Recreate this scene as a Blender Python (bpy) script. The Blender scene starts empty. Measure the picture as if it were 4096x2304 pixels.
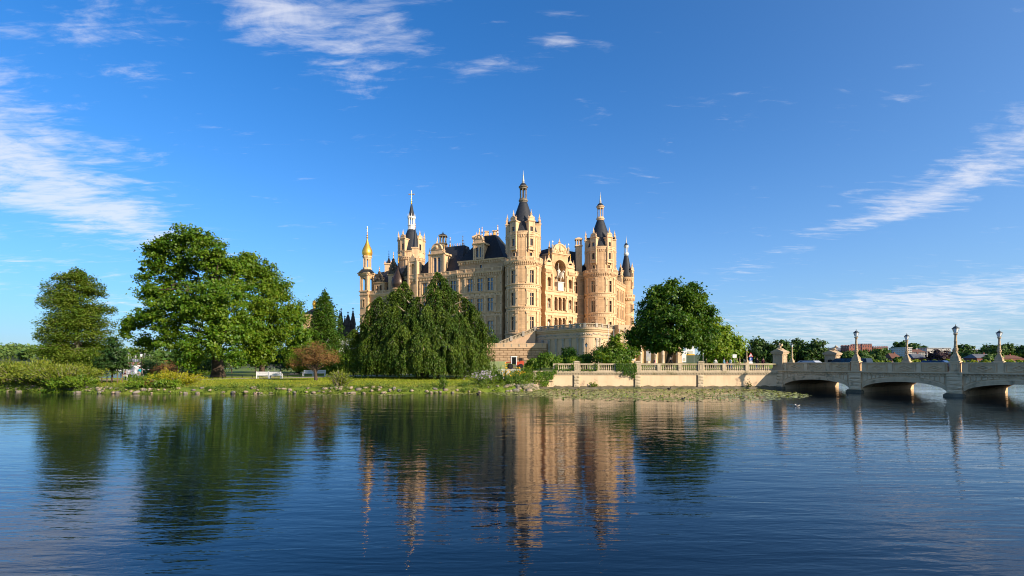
import bpy, bmesh, math, random
import numpy as np
from mathutils import Vector, Matrix
random.seed(7); RNG = np.random.default_rng(7)
S = bpy.context.scene; COL = S.collection
R = math.radians
# ---------------------------------------------------------------- camera
CZ = 3.4                       # eye height above the water, metres
HOR = 362.5                    # picture row of the horizon in the 1024 x 576 frame
F = 512.0
cam_d = bpy.data.cameras.new('camera'); cam = bpy.data.objects.new('camera', cam_d); COL.objects.link(cam)
cam_d.sensor_width = 36; cam_d.lens = 18; cam_d.shift_y = (HOR - 288) / 1024
cam_d.clip_start = 0.1; cam_d.clip_end = 9000
cam.location = (0, 0, CZ); cam.rotation_euler = (R(90), 0, 0); S.camera = cam
# ---------------------------------------------------------------- sun and sky
SUN_EL, SUN_AZ = R(23), R(127)     # azimuth measured from +Y (view direction) towards +X
sdir = Vector((math.sin(SUN_AZ) * math.cos(SUN_EL), math.cos(SUN_AZ) * math.cos(SUN_EL), math.sin(SUN_EL)))
sun_d = bpy.data.lights.new('sun', 'SUN'); sun_d.energy = 5.0; sun_d.angle = R(0.55); sun_d.color = (1.0, 0.845, 0.67)
sun = bpy.data.objects.new('sun', sun_d); COL.objects.link(sun)
sun.rotation_euler = sdir.to_track_quat('Z', 'Y').to_euler(); sun.location = (200, -60, 120)
W = bpy.data.worlds.new('World'); S.world = W; W.use_nodes = True
W.cycles.sampling_method = 'MANUAL'; W.cycles.sample_map_resolution = 512
nt = W.node_tree; nt.nodes.clear()
def wn(t, **k):
    n = nt.nodes.new(t)
    for a, b in k.items(): setattr(n, a, b)
    return n
def wl(a, b): nt.links.new(a, b)
def wm(op, a, b=None, c=None, clamp=False):
    n = wn('ShaderNodeMath', operation=op, use_clamp=clamp)
    for i, x in enumerate((a, b, c)):
        if x is None: continue
        if isinstance(x, (int, float)): n.inputs[i].default_value = x
        else: wl(x, n.inputs[i])
    return n.outputs[0]
sky = wn('ShaderNodeTexSky', sky_type='NISHITA', sun_disc=False, sun_elevation=SUN_EL, sun_rotation=SUN_AZ,
         altitude=50, air_density=1.0, dust_density=0.45, ozone_density=3.6)
hsv = wn('ShaderNodeHueSaturation'); hsv.inputs['Saturation'].default_value = 1.0
tint = wn('ShaderNodeMixRGB', blend_type='MULTIPLY'); tint.inputs[0].default_value = 1.0; tint.inputs[2].default_value = (0.10, 0.67, 1.13, 1); wl(sky.outputs[0], tint.inputs[1]); wl(tint.outputs[0], hsv.inputs['Color'])   # deep polarised blue
skycol = wn('ShaderNodeMixRGB', blend_type='MIX')
tc = wn('ShaderNodeTexCoord'); sep = wn('ShaderNodeSeparateXYZ'); wl(tc.outputs['Generated'], sep.inputs[0])
vx, vy, vz = sep.outputs
az = wm('MULTIPLY', wm('ARCTAN2', vx, vy), 57.2958)            # degrees right of the view direction
el = wm('MULTIPLY', wm('ARCSINE', vz), 57.2958)
hz = wm('MULTIPLY', wm('EXPONENT', wm('MULTIPLY', wm('MAXIMUM', el, 0.0), -1 / 9.5)), 0.88)   # pale moisture haze low over the lake
cosg = wm('ADD', wm('ADD', wm('MULTIPLY', vx, sdir.x), wm('MULTIPLY', vy, sdir.y)), wm('MULTIPLY', vz, sdir.z))
mie = wm('MULTIPLY', wm('EXPONENT', wm('MULTIPLY', wm('SUBTRACT', 1.0, cosg), -3.4)), 1.4)      # forward scatter round the sun
hz = wm('ADD', hz, wm('MULTIPLY', mie, wm('SUBTRACT', 1.0, hz)), clamp=True)
wl(hz, skycol.inputs[0]); wl(hsv.outputs[0], skycol.inputs[1]); skycol.inputs[2].default_value = (3.2, 3.75, 4.3, 1)
# cloud texture on a flat cloud layer seen from below
zz = wm('ADD', wm('MAXIMUM', vz, 0.0), 0.09)
cu = wm('DIVIDE', vx, zz); cv = wm('DIVIDE', vy, zz)
def cloudnoise(sx, sy, rot, scale, detail, rough, dist, off):
    comb = wn('ShaderNodeCombineXYZ'); wl(cu, comb.inputs[0]); wl(cv, comb.inputs[1])
    mp = wn('ShaderNodeMapping'); wl(comb.outputs[0], mp.inputs[0])
    mp.inputs['Rotation'].default_value = (0, 0, R(rot)); mp.inputs['Scale'].default_value = (sx, sy, 1); mp.inputs['Location'].default_value = off
    n = wn('ShaderNodeTexNoise'); wl(mp.outputs[0], n.inputs['Vector'])
    n.inputs['Scale'].default_value = scale; n.inputs['Detail'].default_value = detail
    n.inputs['Roughness'].default_value = rough; n.inputs['Distortion'].default_value = dist
    return n.outputs[0]
n1 = cloudnoise(1.0, 1.9, 24, 2.6, 10, 0.64, 0.7, (3.1, 1.7, 0))
n2 = cloudnoise(1.4, 5.0, 20, 5.0, 8, 0.62, 0.5, (0.4, 7.7, 2))
n3 = cloudnoise(0.45, 0.6, -12, 0.9, 3, 0.5, 0.0, (5.2, 2.9, 4))
base = wm('ADD', wm('MULTIPLY', n1, 0.85), wm('ADD', wm('MULTIPLY', n2, 0.50), -0.175))
def blob(a0, e0, sa, se, rot, amp):
    """a bank of cirrus: soft ellipse in azimuth / elevation (degrees)"""
    c, s_ = math.cos(R(rot)), math.sin(R(rot))
    da = wm('SUBTRACT', az, a0); de = wm('SUBTRACT', el, e0)
    p = wm('ADD', wm('MULTIPLY', da, c / sa), wm('MULTIPLY', de, s_ / sa))
    q = wm('ADD', wm('MULTIPLY', da, -s_ / se), wm('MULTIPLY', de, c / se))
    r2 = wm('ADD', wm('MULTIPLY', p, p), wm('MULTIPLY', q, q))
    return wm('MULTIPLY', wm('EXPONENT', wm('MULTIPLY', r2, -1.0)), amp)
banks = [(-46, 19, 9, 5.0, -26, .24), (-43, 14.5, 11, 3.4, -16, .22), (-35, 11.6, 8, 1.6, -11, .18),
         (-27, 32.5, 11, 4.6, -10, .19), (-20, 31.5, 8, 3.2, -8, .16), (-40, 28, 10, 4.5, -25, .17), (-14, 34, 6, 3, -20, .18),
         (-4.2, 29.6, 2.8, 1.1, 12, .25), (5, 32.0, 3.6, 1.6, 28, .20), (10, 31.5, 2, 1.5, 30, .12),
         (42, 14.6, 8, 1.7, 9, .23), (46, 17.4, 8, 1.9, 10, .24), (35, 12.8, 6, 1.0, 9, .17), (25, 9.6, 5, 1.3, 14, .13),
         (43, 6.0, 20, 1.6, 3, .24), (36, 3.0, 18, 2.2, 2, .25), (-38, 5.4, 10, 0.8, -5, .18), (-30, 3.4, 10, 0.9, -4, .16), (-44, 8, 9, 0.9, -4, .16), (-17, 4.5, 6, 1.5, -4, .15),
         (-8.5, 13.5, 4, 1.2, 0, .09), (68, 24, 8, 4, 10, .10), (110, 30, 22, 8, 0, .16), (-120, 25, 26, 7, 0, .16), (175, 30, 25, 9, 0, .16)]
tot = None
for b in banks:
    o = blob(*b); tot = o if tot is None else wm('ADD', tot, o)
dens = wm('ADD', base, wm('SUBTRACT', tot, 0.055)); dens = wm('ADD', dens, wm('MULTIPLY', wm('SUBTRACT', n3, 0.5), 0.05))
cov = wn('ShaderNodeMapRange', interpolation_type='SMOOTHSTEP'); wl(dens, cov.inputs[0])
for k, v in (('From Min', 0.54), ('From Max', 0.92), ('To Min', 0.0), ('To Max', 0.85)): cov.inputs[k].default_value = v
cloudc = wn('ShaderNodeMixRGB'); cloudc.inputs[0].default_value = 0.22; cloudc.inputs[1].default_value = (5.3, 5.3, 5.6, 1); wl(skycol.outputs[0], cloudc.inputs[2])
mix = wn('ShaderNodeMixRGB'); wl(cov.outputs[0], mix.inputs[0]); wl(skycol.outputs[0], mix.inputs[1]); wl(cloudc.outputs[0], mix.inputs[2])
bg = wn('ShaderNodeBackground'); bg.inputs['Strength'].default_value = 0.12; wl(mix.outputs[0], bg.inputs[0])
wo = wn('ShaderNodeOutputWorld'); wl(bg.outputs[0], wo.inputs[0])
# ---------------------------------------------------------------- exposure and renderer
S.view_settings.view_transform = 'Standard'; S.view_settings.look = 'None'; S.view_settings.gamma = 1; S.view_settings.exposure = 0.60
S.view_settings.use_curve_mapping = False
S.render.engine = 'CYCLES'
cy = S.cycles
cy.use_denoising = True; cy.pixel_filter_type = 'BLACKMAN_HARRIS'; cy.filter_width = 1.05; cy.max_bounces = 6; cy.diffuse_bounces = 2; cy.glossy_bounces = 3; cy.transmission_bounces = 3; cy.transparent_max_bounces = 6
cy.caustics_reflective = False; cy.caustics_refractive = False; cy.sample_clamp_indirect = 6
try: cy.denoiser = 'OPENIMAGEDENOISE'; cy.denoising_input_passes = 'RGB_ALBEDO_NORMAL'; cy.denoising_prefilter = 'ACCURATE'
except Exception: pass
# ================================================================ helpers
def px2x(px, Y): return (px - 512) / F * Y
def px2z(py, Y): return CZ + (HOR - py) / F * Y
def at(px, py, Y): return Vector((px2x(px, Y), Y, px2z(py, Y)))
MATS = {}
def pm(name, c1, c2=None, scale=1.0, rough=0.8, bump=0.0, bscale=8.0, metallic=0.0, spec=0.3, streak=0.0, island=0.0, c3=None, s3=0.3, t3=(0.55, 0.7), ashlar=0.0):
    """procedural material: two-tone noise, optional stain tone c3, fine relief, rain streaks, per-island value shift"""
    if name in MATS: return MATS[name]
    m = bpy.data.materials.new(name); m.use_nodes = True; t = m.node_tree; N = t.nodes; L = t.links
    b = N['Principled BSDF']; b.inputs['Roughness'].default_value = rough; b.inputs['Metallic'].default_value = metallic
    b.inputs['Specular IOR Level'].default_value = spec
    geo = N.new('ShaderNodeNewGeometry')
    def noise(sc, det=5, vec=None):
        n = N.new('ShaderNodeTexNoise'); n.inputs['Scale'].default_value = sc; n.inputs['Detail'].default_value = det
        L.new(vec or geo.outputs['Position'], n.inputs['Vector']); return n.outputs[0]
    def ramp(fac, lo, hi):
        r = N.new('ShaderNodeMapRange'); L.new(fac, r.inputs[0]); r.inputs[1].default_value = lo; r.inputs[2].default_value = hi; return r.outputs[0]
    def mixc(f, a, b_):
        x = N.new('ShaderNodeMixRGB')
        if isinstance(f, float): x.inputs[0].default_value = f
        else: L.new(f, x.inputs[0])
        for i, c in ((1, a), (2, b_)):
            if isinstance(c, tuple): x.inputs[i].default_value = (*c, 1)
            else: L.new(c, x.inputs[i])
        return x.outputs[0]
    c2 = c2 or tuple(x * 0.8 for x in c1)
    col = mixc(ramp(noise(scale), 0.35, 0.68), c1, c2)
    if c3:
        col = mixc(ramp(noise(s3, 6), *t3), col, c3)
    if ashlar:      # coursed blocks: slight tone change from block to block, fine dark joints
        sp = N.new('ShaderNodeSeparateXYZ'); L.new(geo.outputs['Position'], sp.inputs[0]); cb = N.new('ShaderNodeCombineXYZ')
        a_ = N.new('ShaderNodeMath'); a_.operation = 'MULTIPLY_ADD'; L.new(sp.outputs[1], a_.inputs[0]); a_.inputs[1].default_value = -0.28; L.new(sp.outputs[0], a_.inputs[2])
        L.new(a_.outputs[0], cb.inputs[0]); L.new(sp.outputs[2], cb.inputs[1])
        br = N.new('ShaderNodeTexBrick'); L.new(cb.outputs[0], br.inputs['Vector']); br.inputs['Scale'].default_value = 1.0; br.inputs['Brick Width'].default_value = 1.25; br.inputs['Row Height'].default_value = 0.62
        br.inputs['Mortar Size'].default_value = 0.02; br.inputs['Color1'].default_value = (1, 1, 1, 1); br.inputs['Color2'].default_value = (1 - ashlar,) * 3 + (1,); br.inputs['Mortar'].default_value = (.72, .68, .64, 1)
        mx = N.new('ShaderNodeMixRGB'); mx.blend_type = 'MULTIPLY'; mx.inputs[0].default_value = 1; L.new(col, mx.inputs[1]); L.new(br.outputs[0], mx.inputs[2]); col = mx.outputs[0]
    if streak:
        mp = N.new('ShaderNodeMapping'); mp.inputs['Scale'].default_value = (1.6, 1.6, 0.12); L.new(geo.outputs['Position'], mp.inputs[0])
        f = ramp(noise(1.4, 4, mp.outputs[0]), 0.5, 0.75)
        mu = N.new('ShaderNodeMath'); mu.operation = 'MULTIPLY'; mu.inputs[1].default_value = streak; L.new(f, mu.inputs[0])
        col = mixc(mu.outputs[0], col, tuple(x * 0.45 for x in c2))
    if island:
        r = ramp(geo.outputs['Random Per Island'], 0, 1)
        h = N.new('ShaderNodeHueSaturation'); L.new(col, h.inputs['Color'])
        v = N.new('ShaderNodeMapRange'); L.new(r, v.inputs[0]); v.inputs[3].default_value = 1 - island; v.inputs[4].default_value = 1 + island
        L.new(v.outputs[0], h.inputs['Value']); col = h.outputs[0]
    L.new(col, b.inputs['Base Color'])
    if bump:
        bn = N.new('ShaderNodeBump'); bn.inputs['Strength'].default_value = 1.0; bn.inputs['Distance'].default_value = bump
        L.new(noise(bscale, 6), bn.inputs['Height']); L.new(bn.outputs[0], b.inputs['Normal'])
    MATS[name] = m
    return m
def leafmat(name, c1, c2, trans=0.35, hue=0.025, val=0.2, rough=0.5, c3=None):
    """leaf: diffuse + light shining through, each leaf a slightly different tone"""
    if name in MATS: return MATS[name]
    m = bpy.data.materials.new(name); m.use_nodes = True; t = m.node_tree; N = t.nodes; L = t.links; N.clear()
    geo = N.new('ShaderNodeNewGeometry')
    n = N.new('ShaderNodeTexNoise'); n.inputs['Scale'].default_value = 0.35; n.inputs['Detail'].default_value = 3; L.new(geo.outputs['Position'], n.inputs['Vector'])
    mr = N.new('ShaderNodeMapRange'); L.new(n.outputs[0], mr.inputs[0]); mr.inputs[1].default_value = 0.38; mr.inputs[2].default_value = 0.62
    x = N.new('ShaderNodeMixRGB'); L.new(mr.outputs[0], x.inputs[0]); x.inputs[1].default_value = (*c1, 1); x.inputs[2].default_value = (*c2, 1)
    h = N.new('ShaderNodeHueSaturation'); L.new(x.outputs[0], h.inputs['Color'])
    v = N.new('ShaderNodeMapRange'); L.new(geo.outputs['Random Per Island'], v.inputs[0]); v.inputs[3].default_value = 1 - val; v.inputs[4].default_value = 1 + val
    L.new(v.outputs[0], h.inputs['Value'])
    wv = N.new('ShaderNodeTexWhiteNoise'); wv.noise_dimensions = '1D'; L.new(geo.outputs['Random Per Island'], wv.inputs['W'])
    v2 = N.new('ShaderNodeMapRange'); L.new(wv.outputs['Value'], v2.inputs[0]); v2.inputs[3].default_value = 0.5 - hue; v2.inputs[4].default_value = 0.5 + hue
    L.new(v2.outputs[0], h.inputs['Hue'])
    d = N.new('ShaderNodeBsdfDiffuse'); L.new(h.outputs[0], d.inputs[0])
    tr = N.new('ShaderNodeBsdfTranslucent')
    hx = N.new('ShaderNodeMixRGB'); hx.blend_type = 'MULTIPLY'; hx.inputs[0].default_value = 1; hx.inputs[2].default_value = (1.25, 1.15, 0.5, 1); L.new(h.outputs[0], hx.inputs[1]); L.new(hx.outputs[0], tr.inputs[0])
    gl = N.new('ShaderNodeBsdfGlossy'); gl.inputs['Roughness'].default_value = rough; gl.inputs[0].default_value = (0.9, 0.95, 0.9, 1)
    m1 = N.new('ShaderNodeMixShader'); m1.inputs[0].default_value = trans; L.new(d.outputs[0], m1.inputs[1]); L.new(tr.outputs[0], m1.inputs[2])
    m2 = N.new('ShaderNodeMixShader'); m2.inputs[0].default_value = 0.018; L.new(m1.outputs[0], m2.inputs[1]); L.new(gl.outputs[0], m2.inputs[2])
    o = N.new('ShaderNodeOutputMaterial'); L.new(m2.outputs[0], o.inputs[0])
    MATS[name] = m
    return m
class MB:
    """collects faces; build() links them as ONE mesh object"""
    def __init__(s): s.v = []; s.f = []; s.m = []
    def add(s, vs, fs, m=0):
        o = len(s.v); s.v += [tuple(x) for x in vs]
        for f in fs: s.f.append(tuple(i + o for i in f)); s.m.append(m)
        return s
    def hexa(s, p, m=0):   # 8 corners: bottom ring 0-3, top ring 4-7
        return s.add(p, [(3, 2, 1, 0), (4, 5, 6, 7), (0, 1, 5, 4), (1, 2, 6, 5), (2, 3, 7, 6), (3, 0, 4, 7)], m)
    def box(s, x0, x1, y0, y1, z0, z1, m=0):
        return s.hexa([(x0, y0, z0), (x1, y0, z0), (x1, y1, z0), (x0, y1, z0), (x0, y0, z1), (x1, y0, z1), (x1, y1, z1), (x0, y1, z1)], m)
    def taper(s, c, sx, sy, z0, z1, k=1.0, m=0, kx=None):
        x, y = c; ax, ay = sx * (kx if kx is not None else k), sy * k
        return s.hexa([(x - sx, y - sy, z0), (x + sx, y - sy, z0), (x + sx, y + sy, z0), (x - sx, y + sy, z0), (x - ax, y - ay, z1), (x + ax, y - ay, z1), (x + ax, y + ay, z1), (x - ax, y + ay, z1)], m)
    def lathe(s, c, prof, n=16, m=0, rot=0.0, cap=True):
        x, y = c; vs = []
        for r, z in prof:
            for i in range(n):
                a = rot + 2 * math.pi * i / n; vs.append((x + r * math.cos(a), y + r * math.sin(a), z))
        fs = []
        for j in range(len(prof) - 1):
            for i in range(n):
                k = (i + 1) % n; fs.append((j * n + i, j * n + k, (j + 1) * n + k, (j + 1) * n + i))
        if cap:
            if prof[0][0] > 1e-4: fs.append(tuple(reversed(range(n))))
            if prof[-1][0] > 1e-4: fs.append(tuple(range((len(prof) - 1) * n, len(prof) * n)))
        return s.add(vs, fs, m)
    def tube(s, pts, rad, n=7, m=0):
        pts = [Vector(p) for p in pts]; vs = []
        rad = rad if isinstance(rad, (list, tuple)) else [rad] * len(pts)
        prev = None
        for i, p in enumerate(pts):
            d = (pts[min(i + 1, len(pts) - 1)] - pts[max(i - 1, 0)]).normalized()
            a = d.cross(Vector((0, 0, 1))) if abs(d.z) < 0.95 else d.cross(Vector((1, 0, 0)))
            if prev is not None:
                a2 = prev - d * prev.dot(d)
                if a2.length > 1e-3: a = a2
            a.normalize(); b = d.cross(a); prev = a
            for k in range(n):
                t = 2 * math.pi * k / n; vs.append(p + (a * math.cos(t) + b * math.sin(t)) * rad[i])
        fs = []
        for j in range(len(pts) - 1):
            for i in range(n):
                k = (i + 1) % n; fs.append((j * n + i, j * n + k, (j + 1) * n + k, (j + 1) * n + i))
        fs.append(tuple(reversed(range(n)))); fs.append(tuple(range((len(pts) - 1) * n, len(pts) * n)))
        return s.add(vs, fs, m)
    def blobx(s, c, r, n=8, m=0, squash=(1, 1, 1), jit=0.0, rg=random):
        vs = [(0, 0, -1)]; k = max(3, n // 2)
        for j in range(1, k):
            ph = -math.pi / 2 + math.pi * j / k
            for i in range(n):
                a = 2 * math.pi * i / n; vs.append((math.cos(ph) * math.cos(a), math.cos(ph) * math.sin(a), math.sin(ph)))
        vs.append((0, 0, 1)); out = []
        for v in vs:
            q = 1 + rg.uniform(-jit, jit); out.append((c[0] + v[0] * r * squash[0] * q, c[1] + v[1] * r * squash[1] * q, c[2] + v[2] * r * squash[2] * q))
        fs = [(0, 1 + (i + 1) % n, 1 + i) for i in range(n)]
        for j in range(k - 2):
            for i in range(n):
                fs.append((1 + j * n + i, 1 + j * n + (i + 1) % n, 1 + (j + 1) * n + (i + 1) % n, 1 + (j + 1) * n + i))
        l = 1 + (k - 2) * n; t = len(vs) - 1
        fs += [(l + i, l + (i + 1) % n, t) for i in range(n)]
        return s.add(out, fs, m)
    def mesh(s, name, mats, smooth=False):
        me = bpy.data.meshes.new(name); me.from_pydata(s.v, [], s.f)
        for x in (mats if isinstance(mats, (list, tuple)) else [mats]): me.materials.append(x)
        me.polygons.foreach_set('material_index', s.m)
        if smooth: me.polygons.foreach_set('use_smooth', [True] * len(s.f))
        me.update(); return me
    def build(s, name, mats, parent=None, smooth=False, kind=None, **kw):
        return link(name, s.mesh(name, mats, smooth), parent, kind, **kw)
def link(name, me, parent=None, kind=None, label=None, cat=None, group=None, loc=None, rz=None):
    o = bpy.data.objects.new(name, me); COL.objects.link(o)
    if loc is not None: o.location = loc
    if rz is not None: o.rotation_euler = (0, 0, rz)
    if parent is not None:
        o.parent = parent
        if parent.get('_w'): o.matrix_parent_inverse = Matrix.Translation(-parent.location)
    tag(o, label, cat, group, kind); return o
def tag(o, label=None, cat=None, group=None, kind=None):
    for k, v in (('label', label), ('category', cat), ('group', group), ('kind', kind)):
        if v: o[k] = v
    return o
def thing(name, loc, label, cat, group=None, rz=0.0, world=False, kind=None):
    """Empty at the thing's base. world=True: its parts are given in world coordinates"""
    o = bpy.data.objects.new(name, None); COL.objects.link(o); o.location = loc; o.rotation_euler = (0, 0, rz); o.empty_display_size = 0.3
    if world: o['_w'] = 1
    return tag(o, label, cat, group, kind)
def copy_tree(o, parent=None):
    c = o.copy(); COL.objects.link(c)
    if parent is not None: c.parent = parent
    for ch in list(o.children): copy_tree(ch, c)
    return c
class Fr:
    """facade plane: o = (x, y) at u = 0, d = direction of u, n = outward normal"""
    def __init__(s, o, d, n=None):
        s.o = o; l = math.hypot(*d); s.d = (d[0] / l, d[1] / l); s.n = n or (s.d[1], -s.d[0]); s.flat = True
    def p(s, u, z, d=0.0): return (s.o[0] + s.d[0] * u + s.n[0] * d, s.o[1] + s.d[1] * u + s.n[1] * d, z)
    def yaw(s): return math.atan2(s.n[1], s.n[0]) + math.pi / 2
    def u_of(s, px, d=0.0):
        k = (px - 512) / F; ox, oy = s.o[0] + s.n[0] * d, s.o[1] + s.n[1] * d
        return (k * oy - ox) / (s.d[0] - k * s.d[1])
    def off(s, d): return Fr((s.o[0] + s.n[0] * d, s.o[1] + s.n[1] * d), s.d, s.n)
class Cy:
    """round wall: u is arc length, measured from the direction a0 (to the right seen from outside)"""
    def __init__(s, c, r, a0): s.c = c; s.r = r; s.a0 = a0; s.flat = False
    def ang(s, u): return s.a0 + u / s.r
    def p(s, u, z, d=0.0):
        a = s.ang(u); return (s.c[0] + (s.r + d) * math.cos(a), s.c[1] + (s.r + d) * math.sin(a), z)
def fbox(mb, fr, u0, u1, z0, z1, d0, d1, m=0):
    n = 1 if fr.flat else max(1, int(abs(u1 - u0) / (fr.r * 0.2)) + 1)
    for i in range(n):
        a, b = u0 + (u1 - u0) * i / n, u0 + (u1 - u0) * (i + 1) / n
        mb.hexa([fr.p(a, z0, d1), fr.p(b, z0, d1), fr.p(b, z0, d0), fr.p(a, z0, d0), fr.p(a, z1, d1), fr.p(b, z1, d1), fr.p(b, z1, d0), fr.p(a, z1, d0)], m)
def mould(mb, fr, u0, u1, prof, m=0, close=False):
    """moulding: profile [(z, d)] swept from u0 to u1"""
    n = 1 if fr.flat else max(4, int(abs(u1 - u0) / (fr.r * 0.16)))
    vs = []; k = len(prof)
    for i in range(n + 1):
        u = u0 + (u1 - u0) * i / n
        vs += [fr.p(u, z, d) for z, d in prof]
    fs = [(i * k + j, (i + 1) * k + j, (i + 1) * k + j + 1, i * k + j + 1) for i in range(n) for j in range(k - 1)]
    if fr.flat: fs += [tuple(range(k)), tuple(reversed(range(n * k, n * k + k)))]
    mb.add(vs, fs, m)
def panel(mb, fr, u0, u1, z0, z1, holes=(), reveal=0.4, m=0, du=None):
    """wall sheet with rectangular openings (ua, ub, za, zb) and their reveals"""
    us = {u0, u1}; zs = {z0, z1}
    for h in holes: us |= {h[0], h[1]}; zs |= {h[2], h[3]}
    if not fr.flat:
        k = int((u1 - u0) / (fr.r * 0.19)) + 1
        us |= {u0 + (u1 - u0) * i / k for i in range(k + 1)}
    us = sorted(us); zs = sorted(zs)
    us = [u for i, u in enumerate(us) if i == 0 or u - us[i - 1] > 1e-5]
    idx = {}; vs = []; fs = []
    def vid(i, j):
        if (i, j) not in idx: idx[(i, j)] = len(vs); vs.append(fr.p(us[i], zs[j]))
        return idx[(i, j)]
    for i in range(len(us) - 1):
        uc = (us[i] + us[i + 1]) / 2
        for j in range(len(zs) - 1):
            zc = (zs[j] + zs[j + 1]) / 2
            if any(h[0] < uc < h[1] and h[2] < zc < h[3] for h in holes): continue
            fs.append((vid(i, j), vid(i + 1, j), vid(i + 1, j + 1), vid(i, j + 1)))
    mb.add(vs, fs, m)
    for a, b, c, d in holes:
        P = [fr.p(a, c), fr.p(b, c), fr.p(b, d), fr.p(a, d)]; Q = [fr.p(a, c, -reveal), fr.p(b, c, -reveal), fr.p(b, d, -reveal), fr.p(a, d, -reveal)]
        mb.add(P + Q, [(0, 4, 5, 1), (1, 5, 6, 2), (2, 6, 7, 3), (3, 7, 4, 0)], m)
def archfill(mb, fr, uc, hw, zs, d0=0.0, depth=0.5, m=0, n=10, zt=None):
    """fills the corners of a rectangular opening into a round arch springing at zs"""
    zt = zt or zs + hw
    pts = [(uc + hw * math.cos(math.pi * i / n), zs + hw * math.sin(math.pi * i / n)) for i in range(n + 1)]
    for side in (0, 1):
        arc = pts[:n // 2 + 1] if side == 0 else pts[n // 2:]
        cu_ = uc + hw if side == 0 else uc - hw
        for a, b in zip(arc, arc[1:]):
            mb.add([fr.p(cu_, zt, d0), fr.p(*a, d0), fr.p(*b, d0)], [(0, 1, 2) if True else 0], m)
    for a, b in zip(pts, pts[1:]):
        mb.add([fr.p(*a, d0), fr.p(*b, d0), fr.p(*b, d0 - depth), fr.p(*a, d0 - depth)], [(0, 1, 2, 3)], m)
def archring(mb, fr, uc, hw, zs, w, d0, d1, m=0, n=12, a0=0.0, a1=math.pi):
    """raised ring round an arch"""
    for i in range(n):
        t0, t1 = a0 + (a1 - a0) * i / n, a0 + (a1 - a0) * (i + 1) / n
        q = []
        for d in (d1, d0):
            q.append([fr.p(uc + r * math.cos(t), zs + r * math.sin(t), d) for r, t in ((hw, t0), (hw + w, t0), (hw + w, t1), (hw, t1))])
        mb.hexa(q[1] + q[0], m)
def gable(mb, fr, u0, u1, z0, zt, d0, d1, m=0):
    uc = (u0 + u1) / 2
    A = [fr.p(u0, z0, d1), fr.p(u1, z0, d1), fr.p(uc, zt, d1), fr.p(u0, z0, d0), fr.p(u1, z0, d0), fr.p(uc, zt, d0)]
    mb.add(A, [(0, 1, 2), (5, 4, 3), (0, 3, 4, 1), (1, 4, 5, 2), (2, 5, 3, 0)], m)
def balustrade(fr, u0, u1, z0, z1, d, mats, parent, name='balustrade', step=0.42, post=3.0, w=0.16, pieces=None):
    """rail, plinth strip, posts and bars; pieces(u) hook unused: bars too thin to pick apart are one mesh"""
    mb = MB(); h = z1 - z0
    mould(mb, fr, u0, u1, [(z0, d - w), (z0, d + w), (z0 + .12 * h, d + w), (z0 + .12 * h, d - w)])
    mould(mb, fr, u0, u1, [(z1 - .16 * h, d - w), (z1 - .16 * h, d + w * 1.15), (z1, d + w * 1.15), (z1, d - w)])
    k = max(1, round((u1 - u0) / post))
    for i in range(k + 1):
        u = u0 + (u1 - u0) * i / k; fbox(mb, fr, u - .22, u + .22, z0, z1 + .02, d - w * 1.2, d + w * 1.35)
    q = int((u1 - u0) / step)
    for i in range(q):
        u = u0 + (i + .5) * (u1 - u0) / q; fbox(mb, fr, u - step * .24, u + step * .24, z0 + .1 * h, z1 - .14 * h, d - .07, d + .09)
    return mb.build(name, mats, parent)
def child_at(name, me, parent, fr, u, z, d=0.0):
    """an instance of a shared mesh (x right, y into the wall, z up) set on a facade"""
    p = fr.p(u, z, d)
    yaw = fr.yaw() if fr.flat else fr.ang(u) + math.pi / 2
    return link(name, me, parent, loc=p, rz=yaw)
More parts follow.
